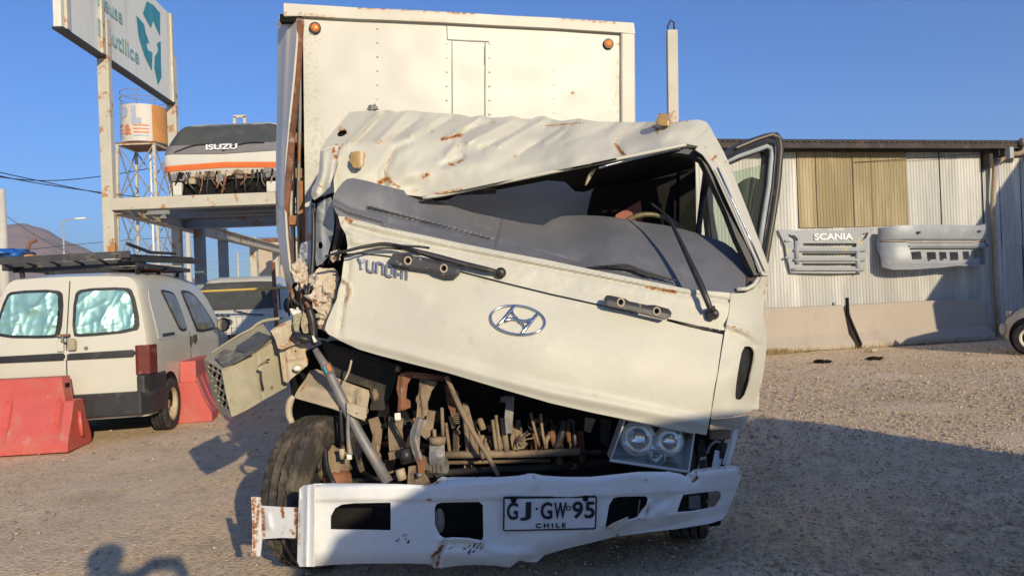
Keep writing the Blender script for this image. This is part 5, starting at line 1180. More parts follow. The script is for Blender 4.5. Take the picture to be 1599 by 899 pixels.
# rear half of the roof, and the box of the cab behind
m = MB()
tops = [V(546, 175, 4.61), V(700, 178, 4.71), V(850, 184, 4.73), V(990, 191, 4.63), V(1090, 187, 4.43)]
m.tube([V(1071, 226, 4.11), V(1038, 233, 4.09), V(936, 254, 4.09), V(835, 274, 4.10), V(700, 303, 4.11), V(660, 309, 4.11)], .011, 8, smooth=1); m.build('rain_gutter', Mt['paint'], cab, True)
MB().tube([V(1062, 232, 4.13), V(1040, 236, 4.13), V(980, 250, 4.12), V(935, 262, 4.10)], .008, 8, smooth=1).build('trim_strip', Mt['chrome'], cab, True)
Mt['gum'] = mat('grey_sealant', (.25, .24, .22), .95, bump=.004, bs=60)
m = MB(); blob(m, V(582, 170, 4.62), (.028, .02, .022), .5, 4, 3, 3); m.build('aerial_stub', Mt['gum'], cab, True)
for (x, y, d, rad, sh) in ((557, 249, 4.02, 12, 0), (1036, 188, 4.30, 11, 1)):
    if sh == 0:
        po = [(548, 241), (554, 236), (568, 236), (571, 242), (568, 256), (561, 262), (552, 262), (546, 252)]
        sheet('marker_lamp', po, lambda a, b: P(a, b, 4.07 - .02 * (1 - ((a - 558) / 16) ** 2)), Mt['amber'], cab, 1.2, thick=.05)
        MB().box(V(558, 249, 4.14), (.075, .05, .08)).build('lamp_base', Mt['gum'], cab, bevel=.01)
    else:
        m = MB(); m.loft([[V(1023, 196, 4.34), V(1026, 196, 4.24), V(1045, 198, 4.22), V(1048, 196, 4.34)], [V(1024, 188, 4.34), V(1026, 188, 4.24), V(1045, 189, 4.22), V(1047, 188, 4.34)], [V(1028, 177, 4.34), V(1030, 178, 4.27), V(1040, 178, 4.25), V(1043, 177, 4.34)]]); m.build('marker_lamp', Mt['amber'], cab, bevel=.008)
# torn left pillar
flap = [(500, 236), (514, 231), (528, 226), (530, 240), (525, 256), (521, 272), (514, 292), (506, 300), (497, 308), (490, 312), (486, 304), (487, 294), (493, 284), (498, 266), (499, 250)]
sheet('torn_pillar', flap, surf([(500, 236, 4.18), (530, 238, 4.12), (497, 268, 4.12), (522, 268, 4.03), (488, 306, 4.08), (512, 294, 4.02)], [([(506, 240), (504, 270), (494, 300)], .03, 5), ([(528, 228), (518, 285)], -.02, 3)], (.01, 12), 6), Mt['paint'], cab, 1.5, rust=[([(520, 228), (524, 246)], 4, .7), ([(500, 283)], 2, .6), ([(503, 292), (498, 290)], 1.6, .7), ([(488, 306), (494, 310)], 3, .5), ([(499, 238), (503, 234)], 2, .8)])
door_l = [(496, 318), (502, 314), (516, 308), (520, 326), (522, 345), (520, 365), (514, 385), (510, 402), (502, 412), (494, 416), (492, 398), (493, 350), (494, 330)]
Mt['bluegrey'] = mat('dirty_pale_metal', (.34, .37, .37), .55, var=.14, vs=8, bump=.001, bs=30, rust=True, spots=((.42, .41, .37), 7, .55, .2))
sheet('crushed_door_panel', door_l, surf([(496, 318, 4.20), (520, 318, 4.10), (493, 410, 4.15), (510, 400, 4.10), (508, 360, 4.16)], [([(500, 330), (503, 400)], .015, 5), ([(509, 312), (507, 330)], -.02, 2)], (.015, 16), 3), Mt['bluegrey'], cab, 1.6, [ell(500, 383, 4, 6, 10)])
sheet('crushed_door_edge', [(484, 315), (492, 318), (490, 350), (487, 400), (484, 450), (480, 452), (479, 410), (481, 370), (480, 340)], surf([(484, 318, 4.22), (490, 318, 4.2), (484, 450, 4.1)], [([(486, 320), (484, 440)], .02, 2.5)], (.01, 10), 4), Mt['bluegrey'], cab, 1.5, rust=[([(482, 365), (484, 372)], 4, .8), ([(481, 340)], 3, .5)])
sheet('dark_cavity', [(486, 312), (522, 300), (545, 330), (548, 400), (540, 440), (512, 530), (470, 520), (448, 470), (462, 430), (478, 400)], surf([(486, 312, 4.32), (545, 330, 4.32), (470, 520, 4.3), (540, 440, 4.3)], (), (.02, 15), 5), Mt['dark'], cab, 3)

# ---- cowl (narrow panel below the windscreen) and hood
cowlo = [(528, 337), (541, 339), (560, 344), (600, 355), (660, 367), (720, 380), (780, 392), (850, 405), (916, 419), (960, 428), (1004, 437), (1078, 452), (1141, 457), (1137, 490), (1131, 516), (1090, 508), (1041, 497), (990, 486), (937, 475), (860, 458), (790, 441), (720, 423), (680, 413), (640, 405), (600, 398), (560, 394), (541, 396), (543, 384), (540, 366), (532, 352)]
hoodctrl = [(535, 345, 3.88), (545, 395, 3.83), (600, 356, 3.90), (720, 380, 3.93), (720, 423, 3.84), (850, 405, 3.88), (860, 460, 3.80), (1004, 437, 3.86), (1041, 498, 3.78), (1141, 457, 3.90), (1131, 518, 3.84), (505, 525, 3.78), (560, 480, 3.79), (700, 500, 3.70), (560, 545, 3.76), (850, 540, 3.66), (1000, 580, 3.66), (1120, 580, 3.74), (700, 583, 3.68), (860, 630, 3.64), (1000, 660, 3.66), (1103, 680, 3.72)]
creC = [([(545, 352), (600, 368), (720, 393), (850, 418), (1000, 447), (1140, 470)], -.014, 3), ([(545, 346), (720, 386), (916, 425), (1078, 458)], .012, 3), ([(552, 376), (600, 380), (640, 392)], .02, 6), ([(570, 392), (610, 388), (650, 398)], -.02, 4), ([(545, 362), (580, 372), (640, 384)], .014, 4)]
sheet('cowl_panel', cowlo, surf(hoodctrl, creC, (.008, 22), 8), Mt['paint'], cab, 2, rust=[([(1008, 448), (1030, 452), (1056, 456)], 2.6, 1.0), ([(996, 447)], 1.8, .8), ([(540, 340), (548, 346)], 4, .9), ([(532, 350), (536, 345)], 3, .6), ([(741, 391)], 2.5, .5), ([(700, 374), (760, 386)], 1.5, .3), ([(600, 380), (560, 372)], 2, .25), ([(560, 344), (545, 341)], 2, .8)])
hoodo = [(538, 400), (560, 397), (600, 401), (640, 408), (680, 416), (720, 426), (790, 444), (860, 461), (937, 478), (990, 490), (1041, 501), (1085, 513), (1129, 522), (1125, 548), (1119, 590), (1111, 640), (1103, 679), (1060, 671), (1000, 659), (930, 645), (860, 629), (780, 606), (700, 582), (640, 567), (590, 554), (560, 545), (532, 532), (512, 521), (507, 514), (511, 500), (518, 484), (526, 466), (529, 450), (533, 438), (535, 420)]
creH = [([(507, 520), (560, 532), (640, 552), (760, 586), (860, 612), (1000, 640), (1108, 662)], .02, 9), ([(546, 400), (542, 440), (536, 470), (530, 520)], -.012, 3.5), ([(536, 438), (544, 444), (546, 458), (541, 470)], .02, 2.5), ([(600, 470), (680, 500), (760, 560)], -.01, 40), ([(640, 408), (760, 440), (900, 474)], .006, 6), ([(620, 430), (660, 460)], .008, 14)]
sheet('hood', hoodo, surf(hoodctrl, creH, (.006, 80), 11), Mt['paint'], cab, 2.5, rust=[([(534, 439), (543, 441), (546, 455), (542, 466)], 2, .9), ([(541, 470), (536, 500), (532, 515)], 1.4, .5), ([(512, 514), (520, 524)], 4, .35), ([(700, 475)], 12, .10), ([(1125, 560), (1106, 670)], .9, .6), ([(940, 465)], 1, .5), ([(900, 580)], 1.5, .3), ([(601, 529)], 1.5, .35), ([(1078, 572)], 1.5, .3), ([(850, 494)], 1.2, .4), ([(985, 543)], 1.5, .35), ([(905, 500)], 1.2, .3), ([(1088, 510)], 2, .3)])
# seam strip under the right bracket
MB().tube([V(1042, 500, 3.81), V(1085, 510, 3.82), V(1130, 520, 3.85)], .008, 6).build('weather_strip', Mt['black'], cab, True)
MB().tube([V(1129, 500, 3.87), V(1127, 522, 3.87)], .009, 6).build('hinge', Mt['black'], cab)
MB().tube([V(1140, 458, 3.91), V(1136, 490, 3.88), V(1131, 520, 3.86), V(1121, 590, 3.77), V(1105, 678, 3.74)], .004, 6).build('panel_gap', Mt['dark'], cab)
# right corner panel with air slot
corner = [(1142, 457), (1150, 458), (1164, 457), (1177, 451), (1187, 440), (1191, 428), (1200, 428), (1200, 443), (1194, 470), (1191, 490), (1195, 508), (1197, 518), (1197, 545), (1194, 570), (1190, 595), (1184, 615), (1179, 628), (1175, 640), (1160, 647), (1140, 651), (1110, 653), (1112, 640), (1120, 592), (1127, 548), (1132, 518), (1138, 490)]
vent = chaikin([(1160, 541), (1172, 540), (1179, 548), (1178, 566), (1170, 600), (1162, 622), (1149, 625), (1148, 612), (1153, 575)], 1)
cornS = surf([(1142, 457, 3.90), (1164, 457, 3.97), (1191, 435, 4.12), (1200, 440, 4.20), (1132, 518, 3.84), (1165, 520, 3.88), (1192, 495, 4.08), (1197, 525, 4.12), (1127, 560, 3.78), (1165, 580, 3.82), (1193, 575, 4.08), (1112, 650, 3.72), (1150, 648, 3.80), (1178, 630, 4.02)], [([(1135, 505), (1160, 514), (1185, 530)], .02, 6), ([(1148, 520), (1168, 528), (1176, 540)], -.02, 5)], (0, 1))
sheet('corner_panel', corner, cornS, Mt['paint'], cab, 2, [vent], .006, rust=[([(1134, 508), (1150, 511), (1170, 519)], .9, .9), ([(1197, 430), (1199, 444), (1192, 460)], 2, .6), ([(1186, 448)], 2, .5)])
sheet('air_slot', chaikin([(1158, 538), (1176, 538), (1182, 548), (1180, 566), (1171, 604), (1164, 626), (1146, 628), (1145, 612), (1151, 575)], 1), lambda a, b: cornS(a, b) + np.array([.0, .05, 0]), Mt['black'], cab, 3)
sheet('lower_corner', [(1108, 655), (1140, 653), (1160, 650), (1172, 646), (1164, 660), (1155, 670), (1130, 667), (1106, 662)], surf([(1108, 655, 3.78), (1160, 650, 3.86), (1155, 670, 3.92), (1172, 646, 4.05)]), Mt['paint'], cab, 2)
sheet('lower_pillar', [(1147, 668), (1154, 670), (1147, 700), (1138, 728), (1133, 726), (1141, 698)], surf([(1150, 669, 3.95), (1136, 727, 3.92), (1142, 698, 3.93)]), Mt['bumper'], cab, 1.5, thick=.02)
# outer side of the cab below the window, reaching back to the box
sd0 = [(1200, 430, 4.20), (1194, 470, 4.2), (1191, 495, 4.1), (1197, 525, 4.14), (1193, 575, 4.1), (1179, 628, 4.04)]
vs = []
for (x, y, d) in sd0:
    p_ = P(x, y, d)
    for k in range(5): q = p_ + fw * (.08 + .10 * k) + rgt * (-.01 * k); vs.append(q)
mkobj('side_skin', vs, [(i * 5 + k, i * 5 + k + 1, (i + 1) * 5 + k + 1, (i + 1) * 5 + k) for i in range(len(sd0) - 1) for k in range(4)], Mt['paint'], cab, True).modifiers.new('s', 'SOLIDIFY').thickness = .01
# A pillar, right
apil = [(1090, 228), (1104, 229), (1116, 212), (1122, 222), (1130, 237), (1137, 252), (1168, 330), (1190, 388), (1202, 420), (1201, 430), (1192, 430), (1186, 424), (1178, 404), (1165, 376), (1140, 322), (1118, 274), (1108, 256), (1098, 242), (1086, 234)]
sheet('windscreen_pillar', apil, surf([(1090, 228, 4.15), (1116, 212, 4.42), (1108, 256, 4.16), (1137, 252, 4.36), (1165, 376, 4.10), (1190, 388, 4.26), (1186, 424, 4.06), (1202, 425, 4.2)], [([(1104, 236), (1126, 262), (1160, 345), (1194, 424)], -.015, 2.5)]), Mt['paint'], cab, 1.8, rust=[([(1113, 249), (1118, 244)], 3, .9), ([(1133, 253)], 2, .7), ([(1196, 424)], 3, .6)])
MB().tube([V(1120, 262, 4.14), V(1143, 312, 4.12), V(1168, 366, 4.09), V(1193, 424, 4.05)], .006, 6).build('trim_strip', Mt['chrome'], cab, True)
seal = [(1050, 238), (1071, 232), (1088, 236), (1098, 243), (1108, 258), (1118, 276), (1140, 324), (1165, 378), (1184, 420), (1187, 428), (1178, 430), (1168, 410), (1150, 372), (1134, 330), (1112, 282), (1096, 250), (1084, 243), (1068, 240)]
sheet('window_seal', seal, surf([(1060, 235, 4.16), (1098, 245, 4.18), (1140, 330, 4.14), (1184, 425, 4.08)]), Mt['black'], cab, 1.8, thick=.05)
MB().tube([V(1150, 452, 4.0), V(1166, 451, 4.01), V(1177, 445, 4.03), V(1184, 434, 4.06)], .012, 8).build('corner_seal', Mt['paint'], cab, True)
sheet('inner_pillar_trim', [(1163, 400), (1172, 396), (1185, 420), (1188, 436), (1178, 446), (1166, 450), (1160, 450), (1162, 430)], surf([(1165, 400, 4.2), (1186, 430, 4.12), (1163, 448, 4.1)], [([(1172, 410), (1166, 446)], .02, 4)]), mat('brown_rubber', (.07, .055, .05), .8), cab, 2)
# interior
MB().prism([V(1062, 246, 4.95), V(1086, 252, 4.95), V(1088, 400, 4.95), V(1060, 400, 4.95)], (0, .06, 0)).build('door_post', Mt['dark'], cab)
backw = [(925, 300), (935, 285), (925, 255), (1080, 235), (1084, 410), (925, 420), (918, 330)]
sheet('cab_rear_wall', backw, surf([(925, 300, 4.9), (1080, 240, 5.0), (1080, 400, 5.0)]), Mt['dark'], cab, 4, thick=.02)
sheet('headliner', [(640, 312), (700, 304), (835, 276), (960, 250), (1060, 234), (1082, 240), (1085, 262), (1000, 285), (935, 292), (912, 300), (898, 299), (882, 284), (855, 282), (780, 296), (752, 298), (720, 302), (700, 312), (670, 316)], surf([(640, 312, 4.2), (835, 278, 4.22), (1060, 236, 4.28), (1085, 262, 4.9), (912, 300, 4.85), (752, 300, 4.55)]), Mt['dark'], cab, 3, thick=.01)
MB().tube([V(930, 262, 4.2), V(922, 272, 4.19), V(914, 290, 4.2)], [.006, .014, .004], 6, smooth=1).build('torn_liner', Mt['primer'], cab, True)
MB().box(V(745, 300, 4.25), (.22, .02, .03)).build('sun_visor', Mt['black'], cab, bevel=.008)
sheet('seat_back', [(962, 335), (985, 322), (1000, 313), (1004, 345), (960, 345)], surf([(960, 340, 4.8), (1000, 313, 4.8), (1004, 345, 4.8)]), Mt['seat'], cab, 2, thick=.08)
swc = V(1022, 372, 4.32); m = MB(); pts = []
ax1 = Vector(tuple(rgt)); ax2 = Vector((0, .74, .62)) * .215 + Vector((0, 0, 0))
for k in range(40):
    a = 2 * math.pi * k / 40; pts.append(V(1020, 385, 4.45) + ax1 * .235 * math.cos(a) + Vector((0, .16, .21)) * math.sin(a))
m.tube(pts, .017, 10, closed=True); sw = m.build('steering_wheel', mat('olive_wheel_rim', (.13, .11, .055), .4, var=.3, vs=25), cab, True)
MB().beam(pts[0], pts[20], .03, .015).beam(V(1020, 385, 4.45), V(1020, 430, 4.3), .05, .05).build('spokes', Mt['black'], sw)
# dashboard
dasho = [(521, 304), (528, 294), (536, 284), (543, 279), (552, 278), (575, 283), (600, 290), (630, 297), (658, 306), (700, 320), (735, 331), (782, 341), (815, 348), (848, 352), (862, 343), (879, 337), (909, 336), (935, 337), (957, 339), (1004, 347), (1040, 352), (1071, 359), (1105, 369), (1130, 378), (1145, 388), (1155, 400), (1163, 418), (1165, 436), (1163, 455), (1140, 458), (1078, 455), (1004, 441), (916, 423), (850, 410), (780, 397), (720, 384), (660, 372), (600, 360), (547, 345), (528, 336), (518, 320)]
dashS = surf([(520, 310, 3.95), (545, 280, 4.01), (600, 290, 4.04), (547, 341, 3.96), (660, 307, 4.20), (600, 357, 3.98), (782, 341, 4.38), (780, 393, 3.99), (850, 352, 4.42), (909, 336, 4.50), (1004, 347, 4.46), (916, 421, 3.97), (960, 380, 4.12), (1071, 359, 4.40), (1078, 453, 3.97), (1130, 378, 4.34), (1150, 400, 4.24), (1163, 455, 4.03), (1100, 410, 4.10), (840, 380, 4.16), (700, 350, 4.1), (660, 372, 3.98)],
    [([(575, 326), (640, 342), (700, 357), (770, 375)], -.03, 2.2), ([(522, 318), (545, 330), (600, 345)], .02, 4), ([(782, 341), (776, 366), (769, 392)], -.02, 1.8), ([(784, 378), (850, 395), (920, 413), (1004, 432)], -.02, 3), ([(600, 352), (700, 374), (770, 388)], .012, 3), ([(862, 352), (850, 372), (870, 392)], .015, 10)], (.006, 40), 2)
sheet('dashboard', dasho, dashS, Mt['dash'], cab, 2.2, thick=.02)
def ontop(pts, lift): return [Vector(dashS(np.array([float(x)]), np.array([float(y)]))[0]) + Vector((0, -lift, 0)) for x, y in pts]
MB().tube(ontop([(576, 327), (640, 342), (700, 357), (770, 375)], -.005), .007, 6).build('air_vent_slot', Mt['black'], cab)
sheet('dash_end_cap', [(1150, 392), (1160, 404), (1166, 420), (1168, 440), (1164, 454), (1156, 420)], surf([(1150, 392, 4.28), (1166, 420, 4.22), (1164, 454, 4.05)]), Mt['dash'], cab, 2, thick=.06)
for k in range(6):
    rn = random.Random(40 + k); x0 = 915 + k * 6
    MB().tube(ontop([(x0, 418 - k * .5), (x0 + 30, 420 - k * 1.5 + rn.uniform(-1, 1)), (x0 + 62, 419 + k * 1.2), (x0 + 90 + 4 * k, 432 + k * 1.4)], .02 + .006 * k), .0045, 5, smooth=2).build('loose_wire', Mt['black'], cab, True)
# wipers
def front_pt(x, y, lift):
    f_ = surf(hoodctrl); return Vector(f_(np.array([float(x)]), np.array([float(y)]))[0]) + Vector((0, -lift, 0))
m = MB(); m.tube([V(1016, 317, 4.24), V(1036, 332, 4.16), V(1046, 342, 4.10), V(1060, 372, 4.0), V(1078, 410, 3.88), V(1092, 440, 3.82), V(1104, 468, 3.78), V(1110, 484, 3.78)], [.006, .007, .009, .012, .015, .018, .016, .014], 8, smooth=1)
w1 = m.build('wiper_arm', Mt['black'], cab, True)
Mx = Matrix.Translation(front_pt(1110, 490, .03)) @ Matrix.Rotation(R_(-90), 4, 'Z')
MB().lathe([(-.04, .03), (.02, .03), (.035, .022), (.05, .016), (.055, .0001)], Mx, 20).build('wiper_pivot', Mt['black'], w1, True, split=40)
m = MB(); m.tube([front_pt(1106, 478, .05), front_pt(1111, 492, .045)], .02, 8); m.build('arm_knuckle', Mt['black'], w1, True)
m = MB(); lp = [(781, 426, .04), (762, 422, .05), (740, 417, .055), (715, 411, .06), (690, 404, .07), (662, 396, .08), (632, 388, .09)]
m.tube([front_pt(x, y, l) for x, y, l in lp], [.011, .016, .017, .018, .018, .014, .011], 8); w2 = m.build('wiper_arm', Mt['black'], cab, True)
m = MB(); m.tube([front_pt(x, y, .085) for x, y in ((640, 389), (618, 384), (601, 382), (584, 385), (567, 388), (548, 393), (532, 396), (514, 402))], [.012, .011, .01, .009, .009, .008, .007, .006], 7, smooth=1)
m.tube([front_pt(x, y, .10) for x, y in ((618, 385), (640, 386), (660, 387), (674, 389))], .007, 6); m.tube([front_pt(x, y, .06) for x, y in ((632, 390), (600, 388), (570, 394), (540, 402))], .005, 6, smooth=1); m.build('wiper_blade', Mt['black'], w2, True)
Mx = Matrix.Translation(front_pt(782, 426, .02)) @ Matrix.Rotation(R_(-90), 4, 'Z')
MB().lathe([(-.04, .028), (.02, .028), (.03, .018), (.042, .016), (.045, .0001)], Mx, 20).build('wiper_pivot', Mt['black'], w2, True, split=40)
# grab handles
Mt['handle'] = mat('worn_black_handle', (.035, .034, .035), .5, var=.3, vs=20, spots=((.28, .24, .18), 26, .60, .05))
hf = surf([(a, b, d - .075) for a, b, d in hoodctrl], [([(640, 402), (712, 418)], .012, 8), ([(950, 468), (1045, 490)], .012, 8)])
h1 = sheet('grab_handle', [(614, 396), (622, 394), (640, 397), (650, 402), (690, 408), (708, 412), (719, 419), (718, 426), (710, 430), (695, 430), (682, 426), (674, 421), (640, 416), (622, 414), (610, 410), (609, 402)], hf, Mt['handle'], cab, 1.2, [ell(637, 407, 3.2, 3.6, 12), ell(693, 419, 3.2, 3.6, 12)], .035)
h2 = sheet('grab_handle', [(943, 466), (947, 461), (953, 461), (976, 466), (982, 470), (1010, 476), (1022, 476), (1044, 482), (1049, 488), (1047, 495), (1040, 498), (1024, 494), (985, 484), (950, 477), (944, 473)], hf, Mt['handle'], cab, 1.2, [ell(969, 472, 3, 3.4, 12), ell(1025, 486, 3, 3.4, 12)], .035)
for (x, y, h_) in ((637, 407, h1), (693, 419, h1), (969, 472, h2), (1025, 486, h2)):
    c_ = Vector(hf(np.array([float(x)]), np.array([float(y)]))[0]); m = MB(); m.tube([c_ + Vector((.017 * math.cos(a), -.004, .019 * math.sin(a))) for a in np.linspace(0, 6.28, 17)[:-1]], .0045, 6, closed=True); m.build('socket_ring', Mt['primer'], h_, True)
    MB().box(c_ + Vector((0, .02, 0)), (.022, .004, .024)).build('socket_hole', Mt['dark'], h_)
for (x, y) in ((625, 403), (700, 421), (955, 470), (1036, 489)): MB().beam(front_pt(x, y, -.01), front_pt(x, y, .06), .03, .02).build('handle_foot', Mt['black'], cab)
# oval emblem
em = empty('emblem', parent=cab)
def ept(x, y, l=.012): return front_pt(x, y, l)
EC = (808.5, 499.5)
m = MB(); m.tube([ept(*p) for p in ell(EC[0], EC[1], 42.5, 22.3, 48, 7)], .0065, 8, closed=True); m.build('ring', Mt['chrome'], em, True)
def seg_(pts, r): return MB().tube([ept(x, y, .012) for x, y in pts], r, 8, smooth=2)
for pts, r in (([(804, 477), (796, 487), (788, 497), (778, 507)], [.008, .010, .010, .007]), ([(839, 490), (831, 500), (823, 510), (814, 521)], [.008, .010, .010, .007]), ([(789, 500), (800, 497.5), (809, 499.5), (818, 501.5), (829, 500)], [.013, .009, .008, .009, .013]), ([(799, 484), (802, 492), (809, 497)], [.006, .006, .004]), ([(809, 502), (817, 506), (819, 513)], [.004, .006, .006])):
    seg_(pts, r).build('crossbar', Mt['chrome'], em, True)
# raised letters, the first one lost
ST = {'Y': [[(0, 1), (.45, .5), (.45, 0)], [(.9, 1), (.45, .5)]], 'U': [[(0, 1), (0, .12), (.12, 0), (.75, 0), (.85, .1), (.85, 1)]], 'N': [[(0, 0), (0, 1), (.7, 1), (.85, .85), (.85, 0)]], 'D': [[(0, 0), (0, 1), (.7, 1), (.85, .85), (.85, .15), (.7, 0), (0, 0)]], 'A': [[(0, 0), (0, .85), (.15, 1), (.85, 1), (.85, 0)], [(0, .4), (.85, .4)]], 'I': [[(.2, 0), (.2, 1)]]}
Mt['letter'] = mat('dull_chrome_letter', (.30, .32, .36), .3, metal=.7, var=.3, vs=30)
lt = empty('lettering', parent=cab)
for k, ch_ in enumerate('YUNDAI'):
    x0 = 560 + k * 14.6; y0 = 419 + k * 3.6; m = MB()
    for st in ST[ch_]:
        q = [(x0 + a * 11.5 , y0 + a * 2.6 - b * 16.5) for a, b in st]
        for a, b in zip(q[:-1], q[1:]): m.beam(front_pt(*a, .014), front_pt(*b, .014), .0125, .012, (0, 1, 0))
    m.build('letter', Mt['letter'], lt, bevel=.002)

# ---- open door on the right with its mirror
dr = empty('open_door', parent=tk)
HNG = P(1112, 330, 4.62); FAR = P(1216, 300, 5.20)
dn = np.cross(np.array([FAR[0] - HNG[0], FAR[1] - HNG[1], 0]), np.array([0, 0, 1.])); dn /= np.linalg.norm(dn)
if dn @ (CP - HNG) < 0: dn = -dn
dpm = lambda off: planemap(HNG, dn, off)
def dpt(x, y, off=0.0): return Vector(dpm(off)(np.array([float(x)]), np.array([float(y)]))[0])
outer = [(1131, 240), (1150, 228), (1180, 215), (1204, 207), (1216, 208), (1223, 220), (1223, 240), (1219, 290), (1212, 340), (1203, 400), (1196, 440), (1190, 436), (1180, 400)]
inner = [(1139, 262), (1160, 252), (1185, 240), (1197, 236), (1201, 244), (1198, 280), (1190, 340), (1182, 400), (1176, 390), (1160, 340), (1140, 280)]
outl = [(1110, 250), (1150, 228), (1180, 215), (1204, 207), (1215, 207), (1222, 216), (1224, 236), (1219, 295), (1211, 345), (1201, 404), (1192, 460), (1186, 520), (1150, 520), (1120, 440), (1104, 300)]
inn = [(1112, 272), (1139, 258), (1165, 247), (1188, 237), (1196, 236), (1199, 244), (1196, 285), (1189, 335), (1181, 385), (1174, 420), (1130, 420), (1114, 330)]
Mt['doorp'] = mat('grey_weatherstrip', (.04, .04, .042), .5, var=.2)
sheet('door_frame', outl, dpm(0), Mt['doorp'], dr, 2.0, [inn], .05)
mid = lambda k: [(a[0] + (b[0] - a[0]) * k, a[1] + (b[1] - a[1]) * k) for a, b in zip([(1112, 262), (1150, 238), (1180, 226), (1200, 219), (1210, 220), (1213, 236), (1209, 290), (1200, 345), (1190, 404)], [(1112, 262), (1150, 246), (1180, 236), (1196, 230), (1202, 234), (1203, 244), (1199, 290), (1191, 340), (1183, 395)])]
MB().tube([dpt(x, y, .03) for x, y in mid(.25)], .012, 6).build('rubber_seal', Mt['black'], dr, True)
MB().tube([dpt(x, y, .025) for x, y in mid(.85)], .017, 8).build('inner_frame', Mt['bluegrey'], dr, True)
MB().tube([dpt(x, y, .03) for x, y in ((1150, 231), (1181, 218), (1206, 210), (1217, 214), (1220, 232), (1215, 292), (1207, 345), (1196, 410))], .008, 6).build('outer_seal', mat('tan_seal', (.25, .2, .13), .7), dr, True)
sheet('window_glass', [(1105, 330), (1120, 285), (1145, 268), (1170, 262), (1198, 256), (1196, 290), (1189, 335), (1180, 390), (1174, 425), (1108, 425)], dpm(-.012), Mt['glass'], dr, 3, thick=0)
m = MB(); m.tube([V(1098, 300, 4.55), V(1092, 350, 4.55), V(1088, 405, 4.5)], .018, 8).tube([V(1108, 262, 4.5), V(1104, 280, 4.52), V(1098, 305, 4.55)], .022, 8); m.build('quarter_window_frame', Mt['black'], dr, True)
MB().prism([V(1105, 440, 4.52), V(1190, 440, 5.1), V(1186, 640, 5.1), V(1110, 640, 4.52)], tuple(-dn * .06)).build('door_skin', Mt['paint'], dr, bevel=.01)
mrp = [(1148, 300), (1152, 287), (1162, 280), (1174, 276), (1188, 281), (1196, 290), (1197, 310), (1192, 350), (1186, 385), (1180, 402), (1170, 408), (1158, 398), (1148, 372), (1143, 340)]
mir = sheet('mirror', mrp, lambda a, b: P(a, b, 5.25 - .10 * np.clip(1 - ((a - 1170) / 32) ** 2, 0, 1)), mat('grey_green_plastic', (.065, .075, .062), .6, var=.15), dr, 2, thick=.06)
MB().tube([V(1176, 278, 5.135), V(1170, 330, 5.135), V(1166, 395, 5.14)], .008, 6).build('mirror_rib', Mt['black'], mir, True)
MB().beam(V(1190, 300, 5.3), V(1205, 300, 5.1), .04, .04).beam(V(1185, 380, 5.3), V(1200, 380, 5.1), .04, .04).build('mirror_arm', Mt['black'], mir)

# ---- bumper
bumpo = [(468, 762), (474, 757), (489, 755), (520, 754), (566, 754), (620, 755), (664, 757), (676, 754), (690, 746), (696, 745), (740, 745), (783, 744), (810, 742), (826, 739), (836, 739), (848, 742), (880, 744), (922, 744), (960, 740), (997, 736), (1046, 736), (1062, 739), (1071, 743), (1078, 737), (1086, 733), (1110, 730), (1139, 727), (1150, 727), (1157, 735), (1157, 745), (1152, 760), (1144, 780), (1136, 799), (1127, 811), (1108, 817), (1059, 825), (1006, 831), (975, 835), (956, 838), (922, 847), (880, 857), (850, 866), (838, 877), (822, 877), (812, 874), (804, 879), (796, 885), (770, 882), (752, 881), (720, 882), (684, 886), (678, 886), (672, 880), (640, 879), (566, 879), (520, 881), (485, 884), (470, 883), (465, 876), (467, 820)]
H = [chaikin([(516, 826), (516, 806), (523, 793), (534, 787), (554, 785), (610, 784), (610, 828)], 0), [(679, 819), (679, 792), (682, 786), (690, 784), (748, 783), (754, 788), (755, 838), (753, 843), (730, 839), (705, 838), (696, 841), (686, 834)],
     [(948, 806), (951, 788), (958, 777), (966, 775), (1008, 774), (1012, 778), (1008, 790), (997, 806), (990, 810), (968, 815), (950, 825), (945, 824)], [(1057, 800), (1062, 784), (1067, 772), (1100, 768), (1120, 766), (1126, 768), (1127, 777), (1118, 790), (1100, 794), (1083, 798)]]
bctrl = [(470, 756, 3.30), (470, 883, 3.27), (560, 770, 3.24), (560, 870, 3.26), (680, 750, 3.26), (680, 880, 3.28), (800, 760, 3.27), (800, 870, 3.31), (930, 745, 3.34), (930, 840, 3.38), (1040, 740, 3.45), (1040, 825, 3.50), (1100, 735, 3.58), (1110, 812, 3.62), (1156, 735, 3.90), (1135, 800, 3.88)]
def bstep(px, py):
    top = np.interp(px, [468, 566, 680, 833, 922, 997, 1070, 1157], [757, 754, 752, 741, 745, 736, 738, 730]); mid_ = np.interp(px, [468, 680, 940, 1010, 1157], [782, 781, 776, 772, 762]); bot = np.interp(px, [468, 700, 800, 850, 956, 1136], [884, 884, 884, 866, 838, 800])
    e = np.clip((py - top) / 10, 0, 1); d = .035 * (1 - np.sqrt(np.clip(1 - (1 - e) ** 2, 0, 1)))
    e2 = np.clip((bot - py) / 26, 0, 1); d = d + .05 * (1 - e2) ** 2
    return d + .016 / (1 + np.exp(-(py - mid_) / 1.3)) - .0
